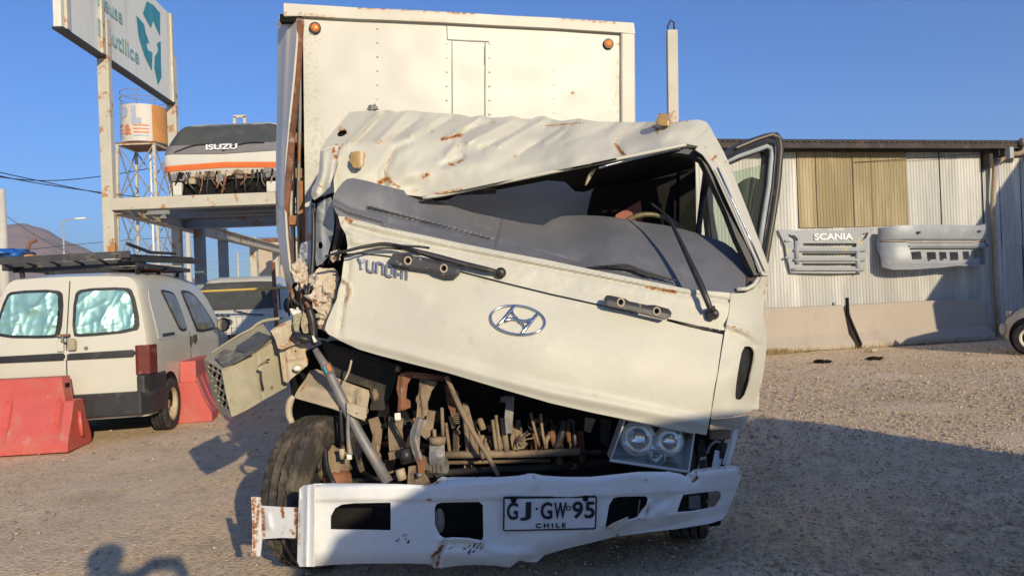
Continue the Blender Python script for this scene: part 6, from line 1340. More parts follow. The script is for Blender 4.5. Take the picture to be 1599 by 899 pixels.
creB = [([(690, 842), (720, 840), (752, 845)], .03, 5), ([(676, 886), (684, 868), (692, 852), (696, 844)], -.03, 4), ([(700, 862), (760, 872), (800, 880)], .018, 12), ([(664, 757), (682, 752), (696, 746)], -.03, 4), ([(833, 741), (833, 758)], .015, 8), ([(1068, 740), (1084, 748)], -.035, 5), ([(1000, 812), (1020, 790), (1040, 778)], -.025, 9), ([(1010, 800), (1014, 784)], .02, 4), ([(960, 826), (980, 812), (1010, 808)], .025, 6), ([(750, 850), (780, 862), (830, 866)], .015, 8), ([(1046, 805), (1130, 790)], .012, 5), ([(478, 757), (475, 884)], -.012, 2), ([(930, 842), (970, 826)], -.01, 8)]
Sb = surf(bctrl, creB, (.007, 45), 21, extra=bstep)
rustB = [([(673, 868), (684, 862), (690, 852)], 3.5, .95), ([(682, 884), (686, 868)], 3, .95), ([(667, 779), (672, 780)], 2.4, .8), ([(664, 757), (680, 754), (692, 748)], 2.6, .6), ([(833, 744), (835, 746)], 2, .9), ([(1086, 736), (1088, 746), (1082, 751)], 2.2, 1.0), ([(960, 818), (980, 808)], 3, .5), ([(966, 834), (962, 837)], 2.5, .8), ([(1100, 733), (1130, 729)], 2, .5), ([(1152, 732), (1158, 742)], 3, .5), ([(472, 800), (471, 840)], 3, .3), ([(488, 774)], 2, .5), ([(1006, 748), (1010, 750)], 1.3, .9), ([(1014, 790), (1008, 804)], 2, .55), ([(700, 856), (712, 852), (728, 856)], 2, .5), ([(752, 846)], 1.6, .7), ([(739, 757)], 1.2, .6), ([(755, 762), (762, 765)], 1.6, .35), ([(995, 812), (1008, 810)], 3, .45), ([(1068, 737), (1140, 729)], 1.2, .4)]
bo = sheet('bumper', bumpo, Sb, Mt['bumper'], tk, 1.7, H, .006, rust=rustB, split=45)
def bpt2(x, y, l=.0): return Vector(Sb(np.array([float(x)]), np.array([float(y)]))[0]) + Vector((0, -l, 0))
Mt['scrape'] = mat('dark_scuff', (.03, .05, .08), .7, var=.4, vs=40)
rn = random.Random(3); m = MB()
for k in range(26):
    cx_, cy_ = rn.choice([(622, 842), (630, 838), (636, 846), (740, 856), (733, 860), (746, 852)]); x = cx_ + rn.gauss(0, 4); y = cy_ + rn.gauss(0, 3); l = rn.uniform(1.5, 5)
    try: A = bpt2(x, y, .0015); B = bpt2(x + l * .6, y - l, .0015); m.beam(A, B, rn.uniform(.002, .005), .001, (0, 1, 0))
    except Exception: pass
m.build('scuff_marks', Mt['scrape'], bo)
# hollow behind the bumper openings
Mx = Matrix.Translation(P(690, 812, 3.40)) @ Matrix.Rotation(R_(-90), 4, 'Z'); 
m = MB(); blob(m, P(687, 812, 3.36), (.022, .03, .055), .01, 1, 3); m.build('fog_lamp', Mt['galv'], bo, True)
MB().box(P(1084, 783, 3.80), (.06, .02, .07)).build('backing_bracket', Mt['galv'], bo, bevel=.005)
MB().box(P(1112, 782, 3.95), (.1, .03, .1)).build('backing_foam', Mt['foam'], bo, bevel=.02)
MB().beam(P(999, 780, 3.55), P(996, 805, 3.55), .006, .006).build('rod', Mt['galv'], bo)
MB().tube([bpt2(947, 824), bpt2(956, 818, .02), bpt2(968, 812, .02), bpt2(980, 806, .01)], [.006, .012, .010, .004], 6).build('torn_edge', Mt['foam'], bo, True)
MB().beam(tuple(P(500, 815, 3.55)), tuple(P(1060, 790, 3.80)), .06, .14).build('bumper_beam', Mt['dark'], bo)
# flange and rusty bracket at the left end
m = sheet('end_flange', [(467, 764), (474, 758), (491, 756), (490, 884), (468, 884), (464, 876)], surf([(467, 764, 3.31), (490, 756, 3.24), (465, 880, 3.29), (490, 884, 3.24)], [([(480, 758), (478, 884)], .012, 3)]), Mt['bumper'], bo, 2, [ell(477.5, 785.5, 1.4, 1.6, 8), ell(474, 848, 1.4, 1.6, 8)], .004, rust=[([(468, 800), (467, 850)], 3, .5), ([(474, 848)], 3, .4), ([(486, 773)], 2, .5), ([(474, 876)], 4, .4)])
brk = [(408, 789), (440, 791), (470, 792), (468, 840), (440, 839), (408, 841)]
sheet('bracket_arm', brk, surf([(408, 789, 3.44), (470, 792, 3.34), (408, 841, 3.44), (470, 840, 3.33)], [([(418, 806), (421, 822)], .012, 5)]), Mt['bumper'], bo, 1.6, rust=[([(462, 794), (463, 838)], 3.5, 1.0), ([(440, 792), (442, 806)], 3, .8), ([(410, 795), (412, 838)], 4, .75), ([(455, 828), (462, 836)], 4, .8), ([(438, 836), (446, 822)], 3, .4)])
sheet('bracket_plate', [(392, 775), (406, 776), (407, 789), (409, 840), (406, 868), (393, 866), (394, 820)], surf([(392, 775, 3.46), (406, 776, 3.45), (393, 866, 3.46), (408, 820, 3.44)]), Mt['bumper'], bo, 1.4, [ell(399, 783, 1.5, 2, 8), ell(399, 819, 1.6, 2, 8)], .006, rust=[([(396, 776), (396, 866)], 5, .72), ([(404, 780), (401, 820)], 4, .7), ([(400, 820), (400, 845)], 4, .6)])
# number plate
pl = [(786, 777), (788, 775), (930, 773.5), (932.5, 776), (931, 824), (929, 826), (788, 829), (785.5, 827)]
Pf = surf([(786, 775, 3.255), (932, 774, 3.345), (786, 829, 3.275), (931, 826, 3.365)])
plate = sheet('number_plate', pl, Pf, mat('plate_black_rim', (.02, .02, .02), .5), bo, 2, thick=.004)
sheet('plate_face', [(788.5, 778.5), (929.5, 776.5), (928.5, 823), (788, 826.3)], lambda a, b: Pf(a, b) + np.array([0, -.003, 0]), mat('plate_white', (.66, .67, .68), .4, var=.05, vs=12, spots2=((.4, .4, .4), 16, .64, .1)), plate, 2, thick=.002)
def ppt(x, y): return Vector(Pf(np.array([float(x)]), np.array([float(y)]))[0]) + Vector((0, -.007, 0))
pxd = (ppt(929, 810) - ppt(789, 811)).normalized(); pyd = (ppt(789, 779) - ppt(788, 826)).normalized()
Mt['ink'] = mat('plate_black_ink', (.012, .014, .022), .45)
for s_, x0, x1, yb in (('G', 791.5, 808.5, 809), ('J', 812, 829, 808.8), ('G', 844, 862, 808.2), ('W', 864.5, 884, 808), ('9', 893, 909.5, 807), ('5', 912.5, 928, 806.7)):
    textobj('character', s_, Mt['ink'], plate, ppt(x0, yb - (5 if s_ == 'J' else 0)), pxd, pyd, (ppt(x1, yb) - ppt(x0, yb)).length, (22.5 if s_ == 'J' else 27) / FPX * 3.3, .002, .02)
textobj('characters', 'CHILE', Mt['ink'], plate, ppt(836, 822.5), pxd, pyd, (ppt(883, 822) - ppt(836, 822)).length, 7.2 / FPX * 3.3, .002, .03, 1.5)
MB().box(ppt(838, 793), (.009, .003, .009)).build('dot', Mt['ink'], plate)
m = MB(); c_ = ppt(887.5, 792); q = [c_ + Vector((a, 0, b)) for a, b in ((-.008, -.008), (.008, -.008), (.008, .008), (-.008, .008))]
m.tube(q, .0028, 5, closed=True); m.build('dot', Mt['ink'], plate)
for x, y in ((802, 779), (914, 777)): MB().lathe([(0, .014), (.008, .011), (.009, .0001)], Matrix.Translation(ppt(x, y)) @ Matrix.Rotation(R_(-90), 4, 'Z'), 10).build('bolt', Mt['dark'], plate)

# ---- headlamp, right
hl = empty('headlamp', parent=tk)
hc = [V(976, 654, 3.80), V(1084, 675, 3.78), V(1075, 736, 3.70), V(953, 718, 3.72)]
def hlp(u, v, back=0.0): a = hc[0].lerp(hc[1], u); b = hc[3].lerp(hc[2], u); return a.lerp(b, v) + Vector((0, back, 0))
Mt['reflect'] = mat('lamp_reflector', (.75, .75, .73), .12, metal=.85, var=.1)
Mt['lampgrey'] = mat('lamp_housing_grey', (.30, .295, .28), .4, var=.15, vs=10)
m = MB(); bk_ = [hlp(u, v, .14) for u, v in ((0, 0), (1, 0), (1, 1), (0, 1))]; fr_ = [hlp(u, v, .0) for u, v in ((0, 0), (1, 0), (1, 1), (0, 1))]
m.add(bk_ + fr_, [(0, 1, 2, 3), (0, 1, 5, 4), (1, 2, 6, 5), (2, 3, 7, 6), (3, 0, 4, 7)]); o_ = m.build('housing', Mt['lampgrey'], hl); sm = o_.modifiers.new('s', 'SOLIDIFY'); sm.thickness = .006
for u, v, r_, nm in ((.28, .42, .085, 'reflector_bowl'), (.70, .36, .072, 'reflector_bowl'), (.60, .80, .040, 'reflector_bowl')):
    c_ = hlp(u, v, .05); Mx = Matrix.Translation(c_) @ Matrix.Rotation(R_(-90), 4, 'Z')
    MB().lathe([(-.06, .0001), (-.055, r_ * .45), (-.03, r_ * .8), (0, r_), (.012, r_ * 1.02), (.012, r_ * 1.08), (-.03, r_ * 1.1)], Mx, 32).build(nm, Mt['reflect'], hl, True, split=50)
    if v > .7: MB().lathe([(-.05, .0001), (-.0, .0001), (-.008, r_ * .2), (-.03, r_ * .26), (-.05, r_ * .26)], Mx, 20).build('bulb_shield', Mt['lampgrey'] if v < .7 else Mt['chrome'], hl, True)
m = MB(); m.tube([hlp(u, v, -.003) for u, v in ((0, 0), (1, 0), (1, 1), (0, 1))], .009, 8, closed=True); m.build('lens_rim', mat('yellowed_lens_rim', (.62, .60, .55), .35), hl, True)
me_ = [hlp(u / 8, v / 5, -.018 * math.sin(math.pi * u / 8) * math.sin(math.pi * v / 5) - .004) for v in range(6) for u in range(9)]
mkobj('lens', me_, [(v * 9 + u, v * 9 + u + 1, (v + 1) * 9 + u + 1, (v + 1) * 9 + u) for v in range(5) for u in range(8)], Mt['lens'], hl, True)
sheet('corner_bracket', [(1117, 702), (1133, 705), (1124, 729), (1111, 732)], surf([(1117, 702, 3.95), (1133, 705, 3.96), (1120, 730, 3.93)]), Mt['bumper'], tk, 1.5)
sheet('corner_bracket', [(1094, 713), (1104, 712), (1098, 732), (1088, 734)], surf([(1094, 713, 3.95), (1104, 712, 3.96), (1092, 732, 3.93)]), Mt['primer'], tk, 1.5)
MB().tube([V(1104, 708, 3.9), V(1108, 695, 3.9), V(1118, 688, 3.9), V(1124, 690, 3.92)], .008, 6, smooth=1).build('hook', Mt['galv'], tk, True)
MB().box(V(1124, 678, 3.95), (.11, .04, .05)).build('clamp', Mt['dusty'], tk, bevel=.01)
MB().beam(V(1131, 690, 3.95), V(1127, 715, 3.95), .03, .02).beam(V(1138, 676, 3.95), V(1120, 700, 3.97), .012, .012).build('clip', Mt['black'], tk)

# ---- engine bay
bay = empty('engine_bay', parent=tk)
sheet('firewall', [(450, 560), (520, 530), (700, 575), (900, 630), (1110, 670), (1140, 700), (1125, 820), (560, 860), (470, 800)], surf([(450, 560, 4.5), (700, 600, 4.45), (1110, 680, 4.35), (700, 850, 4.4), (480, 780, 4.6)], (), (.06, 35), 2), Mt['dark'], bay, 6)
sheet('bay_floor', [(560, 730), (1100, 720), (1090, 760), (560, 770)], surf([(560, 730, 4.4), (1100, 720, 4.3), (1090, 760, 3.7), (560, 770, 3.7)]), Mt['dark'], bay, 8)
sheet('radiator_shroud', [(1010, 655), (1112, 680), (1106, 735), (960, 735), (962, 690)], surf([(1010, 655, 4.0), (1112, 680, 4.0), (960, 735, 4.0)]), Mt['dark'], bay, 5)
def tb(name, pts, r, mt='dusty', smooth=0, seg=8, par=None): return MB().tube([V(*p) for p in pts], r, seg, smooth=smooth).build(name, Mt[mt], par or bay, True)
def pn(name, pts, d, mt='dusty', cre=(), rust=(), thick=.012, step=1.5, holes=(), rnd=0):
    dd = d if hasattr(d, '__len__') else [(pts[0][0], pts[0][1], d), (pts[len(pts) // 3][0], pts[len(pts) // 3][1], d), (pts[2 * len(pts) // 3][0], pts[2 * len(pts) // 3][1], d)]
    return sheet(name, pts, surf(dd, cre, (.004, 10), 3), Mt[mt], bay, step, holes, thick, rust, rnd)
tb('steering_rod', [(696, 710, 4.0), (752, 709, 4.0), (756, 709, 4.0), (840, 708, 4.02), (905, 705, 4.05)], .021, 'dusty')
tb('clamp_ring', [(750, 709, 3.99), (757, 709, 3.99)], .027, 'dusty')
tb('stabiliser_bar', [(640, 745, 4.0), (690, 738, 4.0), (780, 733, 4.05), (890, 729, 4.1)], .020, 'chass')
tb('drag_link', [(905, 706, 4.05), (960, 706, 4.1)], .014, 'chass')
tb('diagonal_pipe', [(697, 588, 3.80), (712, 622, 3.82), (724, 648, 3.84), (742, 680, 3.86), (762, 712, 3.86), (778, 742, 3.85)], [.012, .014, .015, .014, .013, .011], 'dusty', 1)
tb('steering_shaft', [(492, 545, 3.95), (512, 577, 3.93), (536, 628, 3.90), (560, 675, 3.88), (606, 753, 3.78)], [.016, .024, .027, .027, .029], 'galv', 0, 12)
tb('shaft_collar', [(508, 569, 3.93), (516, 585, 3.925)], [.028, .029], 'galv', 0, 12)
MB().box(V(514, 574, 3.885), (.018, .01, .035), Matrix.Rotation(-.4, 3, 'Y')).build('warning_sticker', Mt['tankst'], bay); MB().box(V(509, 577, 3.885), (.014, .01, .035), Matrix.Rotation(-.4, 3, 'Y')).build('warning_sticker', Mt['teal'], bay)
# upright brackets left of centre
pn('support_bracket', [(622, 586), (634, 580), (660, 582), (694, 588), (690, 594), (664, 592), (642, 590), (636, 600), (634, 622), (641, 626), (641, 636), (630, 640), (621, 642), (622, 620), (619, 606)], 3.92, 'rusty', [([(628, 590), (626, 636)], .015, 3)])
pn('support_bracket', [(655, 592), (683, 596), (680, 602), (674, 610), (668, 628), (668, 648), (650, 652), (652, 630)], 3.94, 'dusty', [([(652, 600), (658, 648)], -.02, 2)])
tb('bracket_edge', [(626, 584, 3.90), (650, 583, 3.90), (680, 590, 3.90), (692, 592, 3.9)], .008, 'rusty')
pn('leaf_link', [(650, 652), (668, 656), (662, 666), (656, 680), (655, 700), (660, 712), (664, 722), (650, 722), (644, 706), (640, 690), (641, 674), (645, 662)], 3.88, 'galv', [([(656, 656), (648, 684), (656, 716)], .02, 5)])
pn('leaf_link', [(668, 640), (680, 642), (676, 670), (668, 688), (656, 678), (664, 662)], 3.98, 'dusty')
pn('rusty_shackle', [(648, 712), (664, 712), (666, 724), (662, 742), (654, 744), (652, 726)], 3.87, 'rusty', thick=.03)
pn('air_canister', [(671, 692), (694, 692), (695, 712), (693, 732), (690, 738), (672, 736), (670, 714)], [(671, 692, 3.92), (694, 692, 3.92), (682, 715, 3.88), (670, 736, 3.92), (694, 736, 3.92)], 'galv', [([(674, 728), (674, 736)], -.02, 1.2), ([(680, 726), (680, 736)], -.02, 1.2), ([(687, 728), (687, 736)], -.02, 1.2)], thick=.06)
tb('canister_cap', [(683, 692, 3.93), (683, 682, 3.93)], .045, 'dusty', 0, 14)
tb('upright_tube', [(690, 636, 3.98), (692, 690, 3.98)], .010, 'dusty'); tb('upright_tube', [(678, 670, 3.95), (679, 692, 3.95)], .010, 'dusty')
# left box bracket with diagonal black bar
pn('mount_plate', [(607, 650), (630, 656), (628, 672), (632, 700), (608, 704), (606, 676)], 4.0, 'dusty'); tb('black_stay', [(610, 655, 3.96), (632, 696, 3.95)], .010, 'black')
pn('mount_plate', [(606, 706), (628, 702), (626, 714), (608, 718)], 3.98, 'dusty'); tb('rubber_bush', [(632, 700, 3.92), (636, 722, 3.92)], .035, 'black')
pn('white_tag', [(616, 645), (625, 644), (626, 655), (617, 656)], 3.90, 'signw')
pn('guide_plate', [(638, 728), (652, 726), (668, 745), (672, 757), (636, 757)], 3.90, 'dusty'); tb('bolt_head', [(655, 738, 3.86), (655, 744, 3.86)], .016, 'galv'); tb('rubber_stop', [(624, 732, 3.92), (628, 748, 3.92)], .026, 'primer')
# radiator fins, coil and pipes across the middle
for x, y0, y1, r_ in ((699, 660, 705, .010), (728, 640, 704, .013), (737, 668, 704, .013), (772, 655, 703, .010), (778, 648, 703, .012), (788, 652, 703, .017), (760, 690, 704, .012), (706, 650, 668, .012), (752, 655, 670, .018)):
    tb('coolant_pipe', [(x - 3, y0, 4.02), (x, (y0 + y1) / 2, 4.0), (x + 3, y1, 4.0)], r_, 'dusty', 1)
pn('pulley_plate', [(722, 628), (730, 630), (742, 672), (748, 704), (736, 704), (726, 670)], 4.05, 'dusty')
m = MB()
for k in range(13): y = 672 + k * 2.6; m.tube([V(708, y, 4.03), V(716, y + .6, 4.0)], .004, 5)
m.build('radiator_fins', Mt['dusty'], bay); m = MB()
for k in range(6): y = 646 + k * 3; m.tube([V(704, y, 4.06), V(718, y - 1, 4.06)], .003, 5)
m.build('cooling_fins', Mt['dusty'], bay)
m = MB()
for k in range(24): a = .8 * k; m.tube([V(716 + 2 * math.cos(a), 664 + k * 1.4, 4.05), V(716 + 2 * math.cos(a + .8), 664 + (k + 1) * 1.4, 4.05)], .004, 4)
m.build('spring', Mt['dusty'], bay)
pn('fan_disc', [(800, 668), (812, 672), (819, 682), (822, 694), (818, 700), (800, 702), (797, 684)], 4.04, 'dusty')
for k in range(9): 
    a = -1.4 + k * .33; tb('fan_guard_wire', [(808, 688, 4.0), (808 + (14 + 4 * (k % 4)) * math.cos(a + .3), 688 + (12 + 3 * (k % 3)) * math.sin(a), 3.98)], .0035, 'dusty', 0, 5)
for rr_2 in (): tb('fan_guard_wire', [(808 + rr_2 * math.cos(a), 688 + rr_2 * math.sin(a), 3.98) for a in np.linspace(-1.4, 1.3, 10)], .003, 'dusty', 0, 5)
pn('hanging_tab', [(791, 622), (803, 620), (802, 640), (799, 676), (790, 676), (788, 650)], 3.92, 'galv', rust=[([(795, 646)], 3, .8)]); 
m = MB()
for k in range(5): m.tube([V(780 + k * 4, 628, 3.92), V(788 + k * 3.4, 618, 3.92)], .003, 4); m.tube([V(782 + k * 3, 619, 3.92), V(788 + k * 3, 629, 3.92)], .003, 4)
m.build('mesh_scrap', Mt['galv'], bay)
tb('hose', [(829, 644, 4.0), (833, 664, 4.0), (842, 697, 4.02)], .008, 'dusty', 1); tb('hose', [(845, 646, 4.0), (846, 670, 4.0), (851, 696, 4.02)], .008, 'dusty', 1)
pn('dim_bracket', [(914, 652), (930, 654), (922, 676), (912, 672)], 4.1, 'dusty'); pn('dim_bracket', [(938, 654), (955, 658), (950, 700), (938, 690)], 4.1, 'chass')
tb('black_hose', [(890, 655, 4.15), (898, 680, 4.1), (896, 720, 4.1)], .014, 'black', 1)
rn = random.Random(9)
for k in range(14):
    x = rn.uniform(735, 890); y = rn.uniform(650, 690); tb('wiring', [(x, y, 4.12), (x + rn.uniform(-6, 6), y + 12, 4.1), (x + rn.uniform(-12, 12), y + rn.uniform(18, 32), 4.12)], rn.uniform(.003, .007), rn.choice(['black', 'dusty', 'chass']), 1, 5)
rn = random.Random(77)                                  # the crowded middle of the bay: pipes, ribs and brackets caked in dust
for k in range(46):
    x = rn.uniform(700, 905); y = rn.uniform(640 + max(0, (x - 760) * .12), 690); d = rn.uniform(4.08, 4.30); L_ = rn.uniform(18, 55); a = rn.gauss(0, .16)
    tb('engine_pipe', [(x, y, d), (x + a * L_ * .5 + rn.uniform(-3, 3), y + L_ * .5, d - .02), (x + a * L_, min(y + L_, 735), d)], rn.choice([.005, .007, .010, .014, .022]), rn.choice(['dusty', 'chass', 'chass', 'dark', 'rusty', 'black']), 1, 7)
for k in range(22):
    x = rn.uniform(600, 900); y = rn.uniform(650, 728); w_ = rn.uniform(4, 13); h_ = rn.uniform(8, 34); d = rn.uniform(4.1, 4.3); s_ = rn.uniform(-4, 4)
    pn('engine_bracket', [(x, y), (x + w_, y + rn.uniform(-3, 3)), (x + w_ + s_, y + h_ * .5), (x + w_ + s_ * .5, y + h_), (x + s_, y + h_ + rn.uniform(-3, 3)), (x - s_ * .5, y + h_ * .5)], d, rn.choice(['dusty', 'chass', 'chass', 'dark', 'rusty']))
for k in range(9):
    x = 742 + k * 5.2; tb('ribbed_duct', [(x, 676 + k, 4.16), (x + 1, 700, 4.14)], .010, 'dusty', 0, 8)
tb('lower_pipe', [(700, 722, 4.08), (780, 720, 4.1), (860, 718, 4.12)], .012, 'dusty'); tb('lower_pipe', [(560, 700, 4.2), (620, 690, 4.2), (690, 700, 4.2)], .016, 'rusty', 1)
pn('spring_hanger', [(575, 655), (590, 650), (598, 672), (592, 705), (604, 735), (590, 742), (578, 712), (582, 680)], 4.12, 'dusty'); pn('spring_hanger', [(694, 600), (716, 612), (720, 640), (706, 650), (698, 630)], 4.15, 'rusty')
# left wheel area: inner guard, hub, plugs
pn('inner_guard', [(460, 617), (466, 606), (478, 590), (484, 578), (495, 576), (528, 590), (545, 598), (576, 609), (577, 616), (573, 640), (570, 656), (560, 652), (520, 637), (490, 628), (462, 620)], [(460, 617, 3.95), (484, 578, 4.2), (528, 590, 4.1), (576, 609, 4.02), (570, 650, 3.88), (520, 637, 3.9)], 'primer', [([(480, 600), (520, 612), (560, 625)], .02, 5), ([(560, 612), (556, 645)], .03, 4)], [([(470, 610), (478, 600)], 3, .5), ([(558, 616), (556, 640)], 2.5, .45)], .006, 2)
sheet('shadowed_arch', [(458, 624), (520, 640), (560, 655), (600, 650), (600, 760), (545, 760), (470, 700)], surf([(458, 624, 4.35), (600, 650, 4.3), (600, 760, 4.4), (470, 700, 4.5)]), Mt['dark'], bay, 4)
pn('fender_lining', [(500, 530), (530, 540), (570, 552), (622, 570), (616, 600), (600, 640), (578, 640), (578, 606), (546, 596), (520, 584)], 4.15, 'chass', [([(520, 540), (600, 575)], .03, 10)])
tb('guard_edge', [(458, 618, 3.94), (452, 628, 3.94), (450, 645, 3.94), (456, 660, 3.94)], [.012, .02, .018, .016], 'primer', 1)
pn('hinge_ear', [(541, 628), (572, 636), (572, 652), (566, 655), (552, 650), (542, 644)], 3.84, 'primer', holes=[ell(557, 645, 1.6, 1.6, 8)])
tb('grey_hose', [(546, 632, 3.86), (543, 660, 3.86), (544, 690, 3.86), (547, 710, 3.86)], [.012, .010, .012, .018], 'galv', 1); pn('plug', [(542, 709), (549, 710), (549, 717), (542, 717)], 3.84, 'signw')
tb('black_hose', [(532, 636, 3.9), (533, 665, 3.9), (535, 692, 3.9)], .010, 'black', 1); tb('plug', [(534, 700, 3.9), (534, 716, 3.9)], [.018, .012], 'primer')
tb('black_strap', [(500, 660, 4.0), (508, 700, 3.95), (510, 730, 3.9), (522, 757, 3.85)], .013, 'black', 1); tb('black_strap', [(500, 670, 3.98), (498, 700, 3.95), (498, 735, 3.9)], .010, 'black', 1)
m = MB(); blob(m, V(518, 725, 4.05), (.10, .08, .11), .25, 2, 3); m.build('hub_casting', Mt['dusty'], bay, True)
m = MB(); blob(m, V(527, 748, 4.0), (.075, .06, .055), .25, 6, 3); m.build('brake_caliper', Mt['rusty'], bay, True)
m = MB(); blob(m, V(515, 690, 4.12), (.07, .05, .10), .2, 8, 3); m.build('knuckle', Mt['dusty'], bay, True)
tb('thin_pipe', [(549, 562, 3.95), (545, 580, 3.95), (538, 594, 3.95)], .006, 'primer', 1); tb('thin_pipe', [(553, 545, 3.95), (549, 563, 3.95)], .005, 'black')
for k, (x, y, rx, rz_) in enumerate(((586, 616, .018, .035), (572, 640, .012, .03), (560, 700, .02, .05), (590, 700, .012, .03), (628, 600, .012, .02), (622, 576, .014, .016))):
    m = MB(); blob(m, V(x, y, 4.0), (rx, .02, rz_), .3, k, 2); m.build('bracket_end', Mt['dusty'], bay, True)

# ---- battery box torn off to the left
bt = empty('side_locker', parent=tk)
fA = [(346, 577), (400, 546), (424, 530), (437, 545), (441, 578), (448, 604), (412, 624), (385, 640), (362, 651), (354, 620)]
sf = surf([(346, 577, 3.78), (424, 532, 4.05), (448, 604, 4.05), (362, 651, 3.78), (400, 590, 3.90)], [([(400, 546), (410, 624)], -.006, 2)], (.006, 25), 3)
sheet('front_plate', fA, sf, Mt['olive'], bt, 2, thick=.006)
tpA = [(318, 560), (330, 551), (360, 530), (400, 509), (410, 505), (426, 526), (424, 531), (400, 547), (347, 578)]
sheet('top_plate', tpA, surf([(318, 560, 4.05), (404, 506, 4.30), (426, 528, 4.05), (346, 578, 3.78)], (), (.006, 14), 5), Mt['olive'], bt, 2, thick=.006)
sheet('lid', [(368, 540), (376, 536), (403, 517), (422, 524), (412, 533), (400, 541), (385, 549), (372, 548)], surf([(368, 540, 3.97), (404, 517, 4.10), (422, 524, 4.03), (385, 549, 3.86)]), mat('dusty_dark_lid', (.085, .085, .09), .8, var=.2, vs=8, spots=((.2, .18, .14), 9, .55, .15)), bt, 1.6, thick=.02)
sheet('dirt_patch', [(335, 556), (350, 545), (375, 548), (398, 548), (366, 567), (348, 572)], surf([(335, 556, 3.93), (375, 545, 3.94), (398, 548, 3.845), (348, 574, 3.78)]), mat('caked_dirt', (.13, .125, .11), .95, var=.3, vs=30, spots=((.27, .24, .18), 18, .5, .1)), bt, 2, thick=.002)
endo = [(318, 561), (332, 568), (347, 578), (354, 612), (362, 650), (352, 648), (342, 644), (330, 612)]
se = surf([(318, 561, 4.05), (347, 578, 3.78), (362, 650, 3.78), (342, 644, 4.02)])
hx = []
for r_ in range(9):
    for c_ in range(3):
        x = 325 + c_ * 7.4 + r_ * 2.55 + (0 if r_ % 2 else 3.4); y = 571 + r_ * 7.6 + c_ * 4.2
        if inside(np.array([x]), np.array([y]), [(320, 564), (347, 581), (359, 646), (343, 642)])[0]: hx.append(ell(x, y, 3.5, 3.1, 6, 15))
sheet('honeycomb_grille', endo, se, Mt['olive'], bt, .9, hx, .006)
sheet('grille_backing', [(322, 566), (346, 581), (359, 646), (344, 642), (332, 612)], lambda a, b: se(a, b) + np.array([.03, .03, 0]), Mt['dark'], bt, 3)
m = MB(); c8 = [V(318, 561, 4.06), V(347, 579, 3.80), V(361, 649, 3.80), V(342, 643, 4.04), V(404, 508, 4.32), V(424, 532, 4.07), V(446, 602, 4.07), V(430, 585, 4.3)]
m.add(c8, [(4, 5, 6, 7), (0, 3, 7, 4), (3, 2, 6, 7)]); m.build('back_shell', Mt['olive'], bt)
tb('handle_slot', [(401, 578, 3.89), (407, 580, 3.90), (408, 594, 3.90), (411, 609, 3.90)], .006, 'black', 0, 6, bt)
tb('latch', [(417, 562, 3.93), (421, 561, 3.93)], .006, 'black', 0, 6, bt); tb('drain_plug', [(424, 604, 3.95), (426, 604, 3.95)], .008, 'dusty', 0, 8, bt)
tb('seam_line', [(405, 568, 3.89), (416, 562, 3.92)], .003, 'dusty', 0, 5, bt)
tb('rusty_edge', [(330, 551, 4.08), (352, 536, 4.15), (376, 521, 4.2), (392, 514, 4.24), (402, 505, 4.28), (414, 500, 4.28), (430, 498, 4.28), (442, 496, 4.28)], [.004, .005, .006, .007, .009, .010, .009, .006], 'olive', 1, 7, bt)
Pb = Mt['primer']
o_ = sheet('mounting_plate', [(422, 516), (434, 508), (446, 502), (457, 498), (460, 508), (461, 520), (465, 536), (452, 541), (440, 545), (434, 543), (430, 530)], surf([(422, 516, 3.97), (457, 498, 4.02), (465, 536, 3.98), (434, 543, 3.90)], [([(426, 515), (458, 505)], .012, 3), ([(445, 505), (450, 540)], .01, 5)], (.006, 12), 4), Pb, bt, 1.5, [ell(448, 537, 1.3, 1.3, 8)], rust=[([(426, 512), (445, 505)], 3, .6), ([(452, 534), (456, 520)], 4, .6), ([(436, 541), (450, 541)], 3, .6)])
sheet('mounting_plate', [(436, 547), (450, 541), (464, 537), (473, 536), (480, 540), (477, 552), (481, 562), (480, 570), (470, 578), (456, 590), (448, 597), (443, 594), (441, 580)], surf([(436, 547, 3.97), (478, 540, 4.02), (481, 566, 4.0), (446, 596, 3.95)], [([(443, 548), (447, 592)], -.015, 3), (ell(461, 548, 4, 5, 8), .012, 2.5), (ell(465, 575, 5, 4, 8), -.012, 3), ([(452, 560), (470, 556)], .014, 5)], (.008, 12), 5), Pb, bt, 1.5, [ell(461, 548, 1.4, 1.4, 8)], rust=[([(478, 545), (480, 565)], 3, .7), ([(455, 545), (470, 552)], 3, .4), ([(446, 558), (448, 566)], 3, .5)])
m = MB(); blob(m, V(464, 575, 3.93), (.022, .015, .016), .1, 3, 2); m.build('rubber_grommet', Mt['signw'], bt, True)

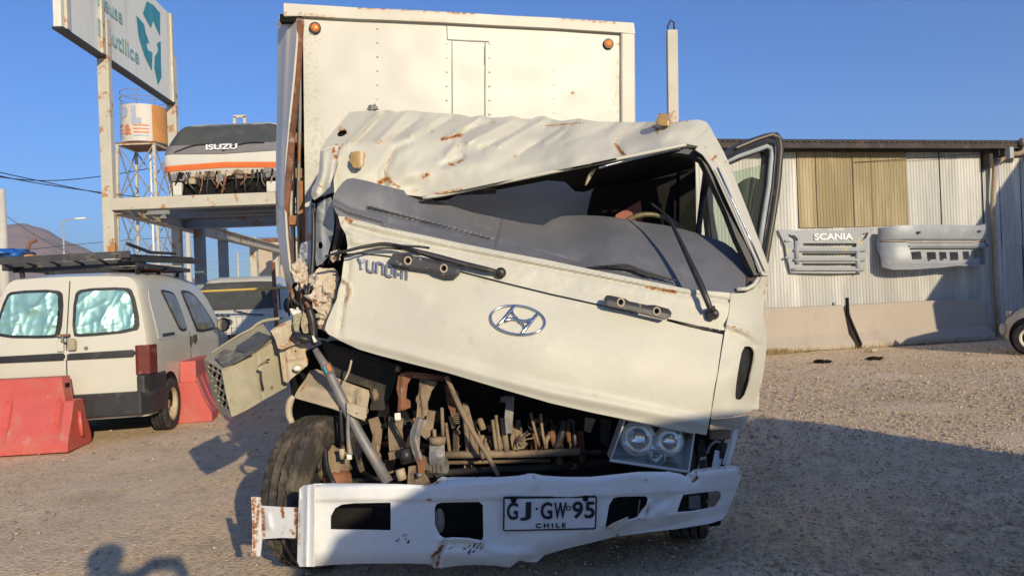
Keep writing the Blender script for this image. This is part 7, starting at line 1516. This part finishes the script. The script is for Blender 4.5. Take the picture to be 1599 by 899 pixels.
# ---- torn scraps where the corner was crushed
tn = empty('crushed_corner', parent=tk)
for k, (x, y, d, rx, ry, rz_, sd_) in enumerate(((506, 440, 4.02, .085, .06, .075, 1), (516, 452, 3.98, .05, .05, .06, 2), (502, 466, 4.0, .075, .05, .06, 3), (514, 486, 4.0, .07, .05, .055, 4), (508, 502, 4.02, .045, .04, .05, 5), (468, 424, 4.10, .045, .05, .06, 6), (475, 440, 4.1, .05, .05, .05, 7), (524, 400, 3.98, .03, .03, .03, 8))):
    m = MB(); blob(m, V(x, y, d), (rx * .9, ry, rz_ * .9), .34, sd_, 3, 2.2); m.build('burnt_foam', Mt['foam'], tn, False)
sheet('speckled_metal', [(470, 380), (480, 376), (482, 400), (480, 430), (470, 436), (462, 424), (466, 400)], surf([(470, 380, 4.18), (480, 400, 4.15), (466, 430, 4.12)], (), (.02, 8), 7), mat('speckled_blue_metal', (.22, .24, .28), .6, var=.3, vs=30, spots=((.5, .47, .42), 40, .55, .05), spots2=((.04, .04, .05), 45, .55, .05)), tn, 1.3)
rn = random.Random(12)
for k in range(26):                                      # charred strands hanging in the corner
    x = rn.uniform(448, 492); y = rn.uniform(440, 480); d = rn.uniform(3.98, 4.14)
    tb('charred_strand', [(x, y, d), (x + rn.uniform(-6, 8), y + rn.uniform(4, 14), d - .02), (x + rn.uniform(-6, 14), y + rn.uniform(14, 32), d)], [rn.uniform(.005, .012), rn.uniform(.008, .016), .004], rn.choice(['black', 'black', 'dark', 'rusty']), 1, 5, tn)
for k in range(12):
    x = rn.uniform(528, 545); y = rn.uniform(385, 440); d = rn.uniform(3.9, 3.98)
    tb('charred_strand', [(x, y, d), (x + rn.uniform(-7, 3), y + rn.uniform(8, 18), d + .02)], [rn.uniform(.006, .014), .004], rn.choice(['black', 'dark', 'chass']), 1, 5, tn)
tb('torn_rubber', [(488, 320, 4.1), (490, 350, 4.08), (489, 400, 4.06), (486, 440, 4.04), (480, 462, 4.02)], [.008, .012, .014, .012, .008], 'black', 1, 7, tn)
tb('torn_rubber', [(524, 320, 4.0), (530, 340, 4.02), (532, 356, 4.05), (524, 392, 4.08), (514, 412, 4.1)], [.008, .02, .025, .018, .008], 'black', 1, 7, tn)
tb('torn_rubber', [(482, 480, 3.98), (488, 500, 3.98), (490, 520, 3.98), (489, 538, 3.96)], [.02, .026, .022, .012], 'black', 1, 7, tn)
for pts, d, mt_ in (([(452, 482), (462, 480), (470, 478), (470, 488), (462, 490), (458, 492)], 3.98, 'signw'), ([(459, 492), (470, 484), (472, 492), (468, 506), (466, 518), (460, 516), (458, 504)], 3.95, 'olive'), ([(474, 486), (484, 490), (486, 498), (480, 506), (482, 520), (474, 520), (470, 508)], 3.97, 'primer')):
    sheet('torn_flap', pts, surf([(pts[0][0], pts[0][1], d), (pts[2][0], pts[2][1], d + .03), (pts[4][0], pts[4][1], d - .02)], (), (.02, 6), 3), Mt[mt_], tn, 1.2)
tb('clamp', [(457, 523, 3.93), (468, 527, 3.92), (478, 530, 3.92), (486, 532, 3.92)], [.018, .024, .022, .010], 'black', 0, 8, tn)
tb('clamp_pin', [(488, 524, 3.92), (493, 534, 3.92)], [.005, .012], 'signw', 0, 6, tn)
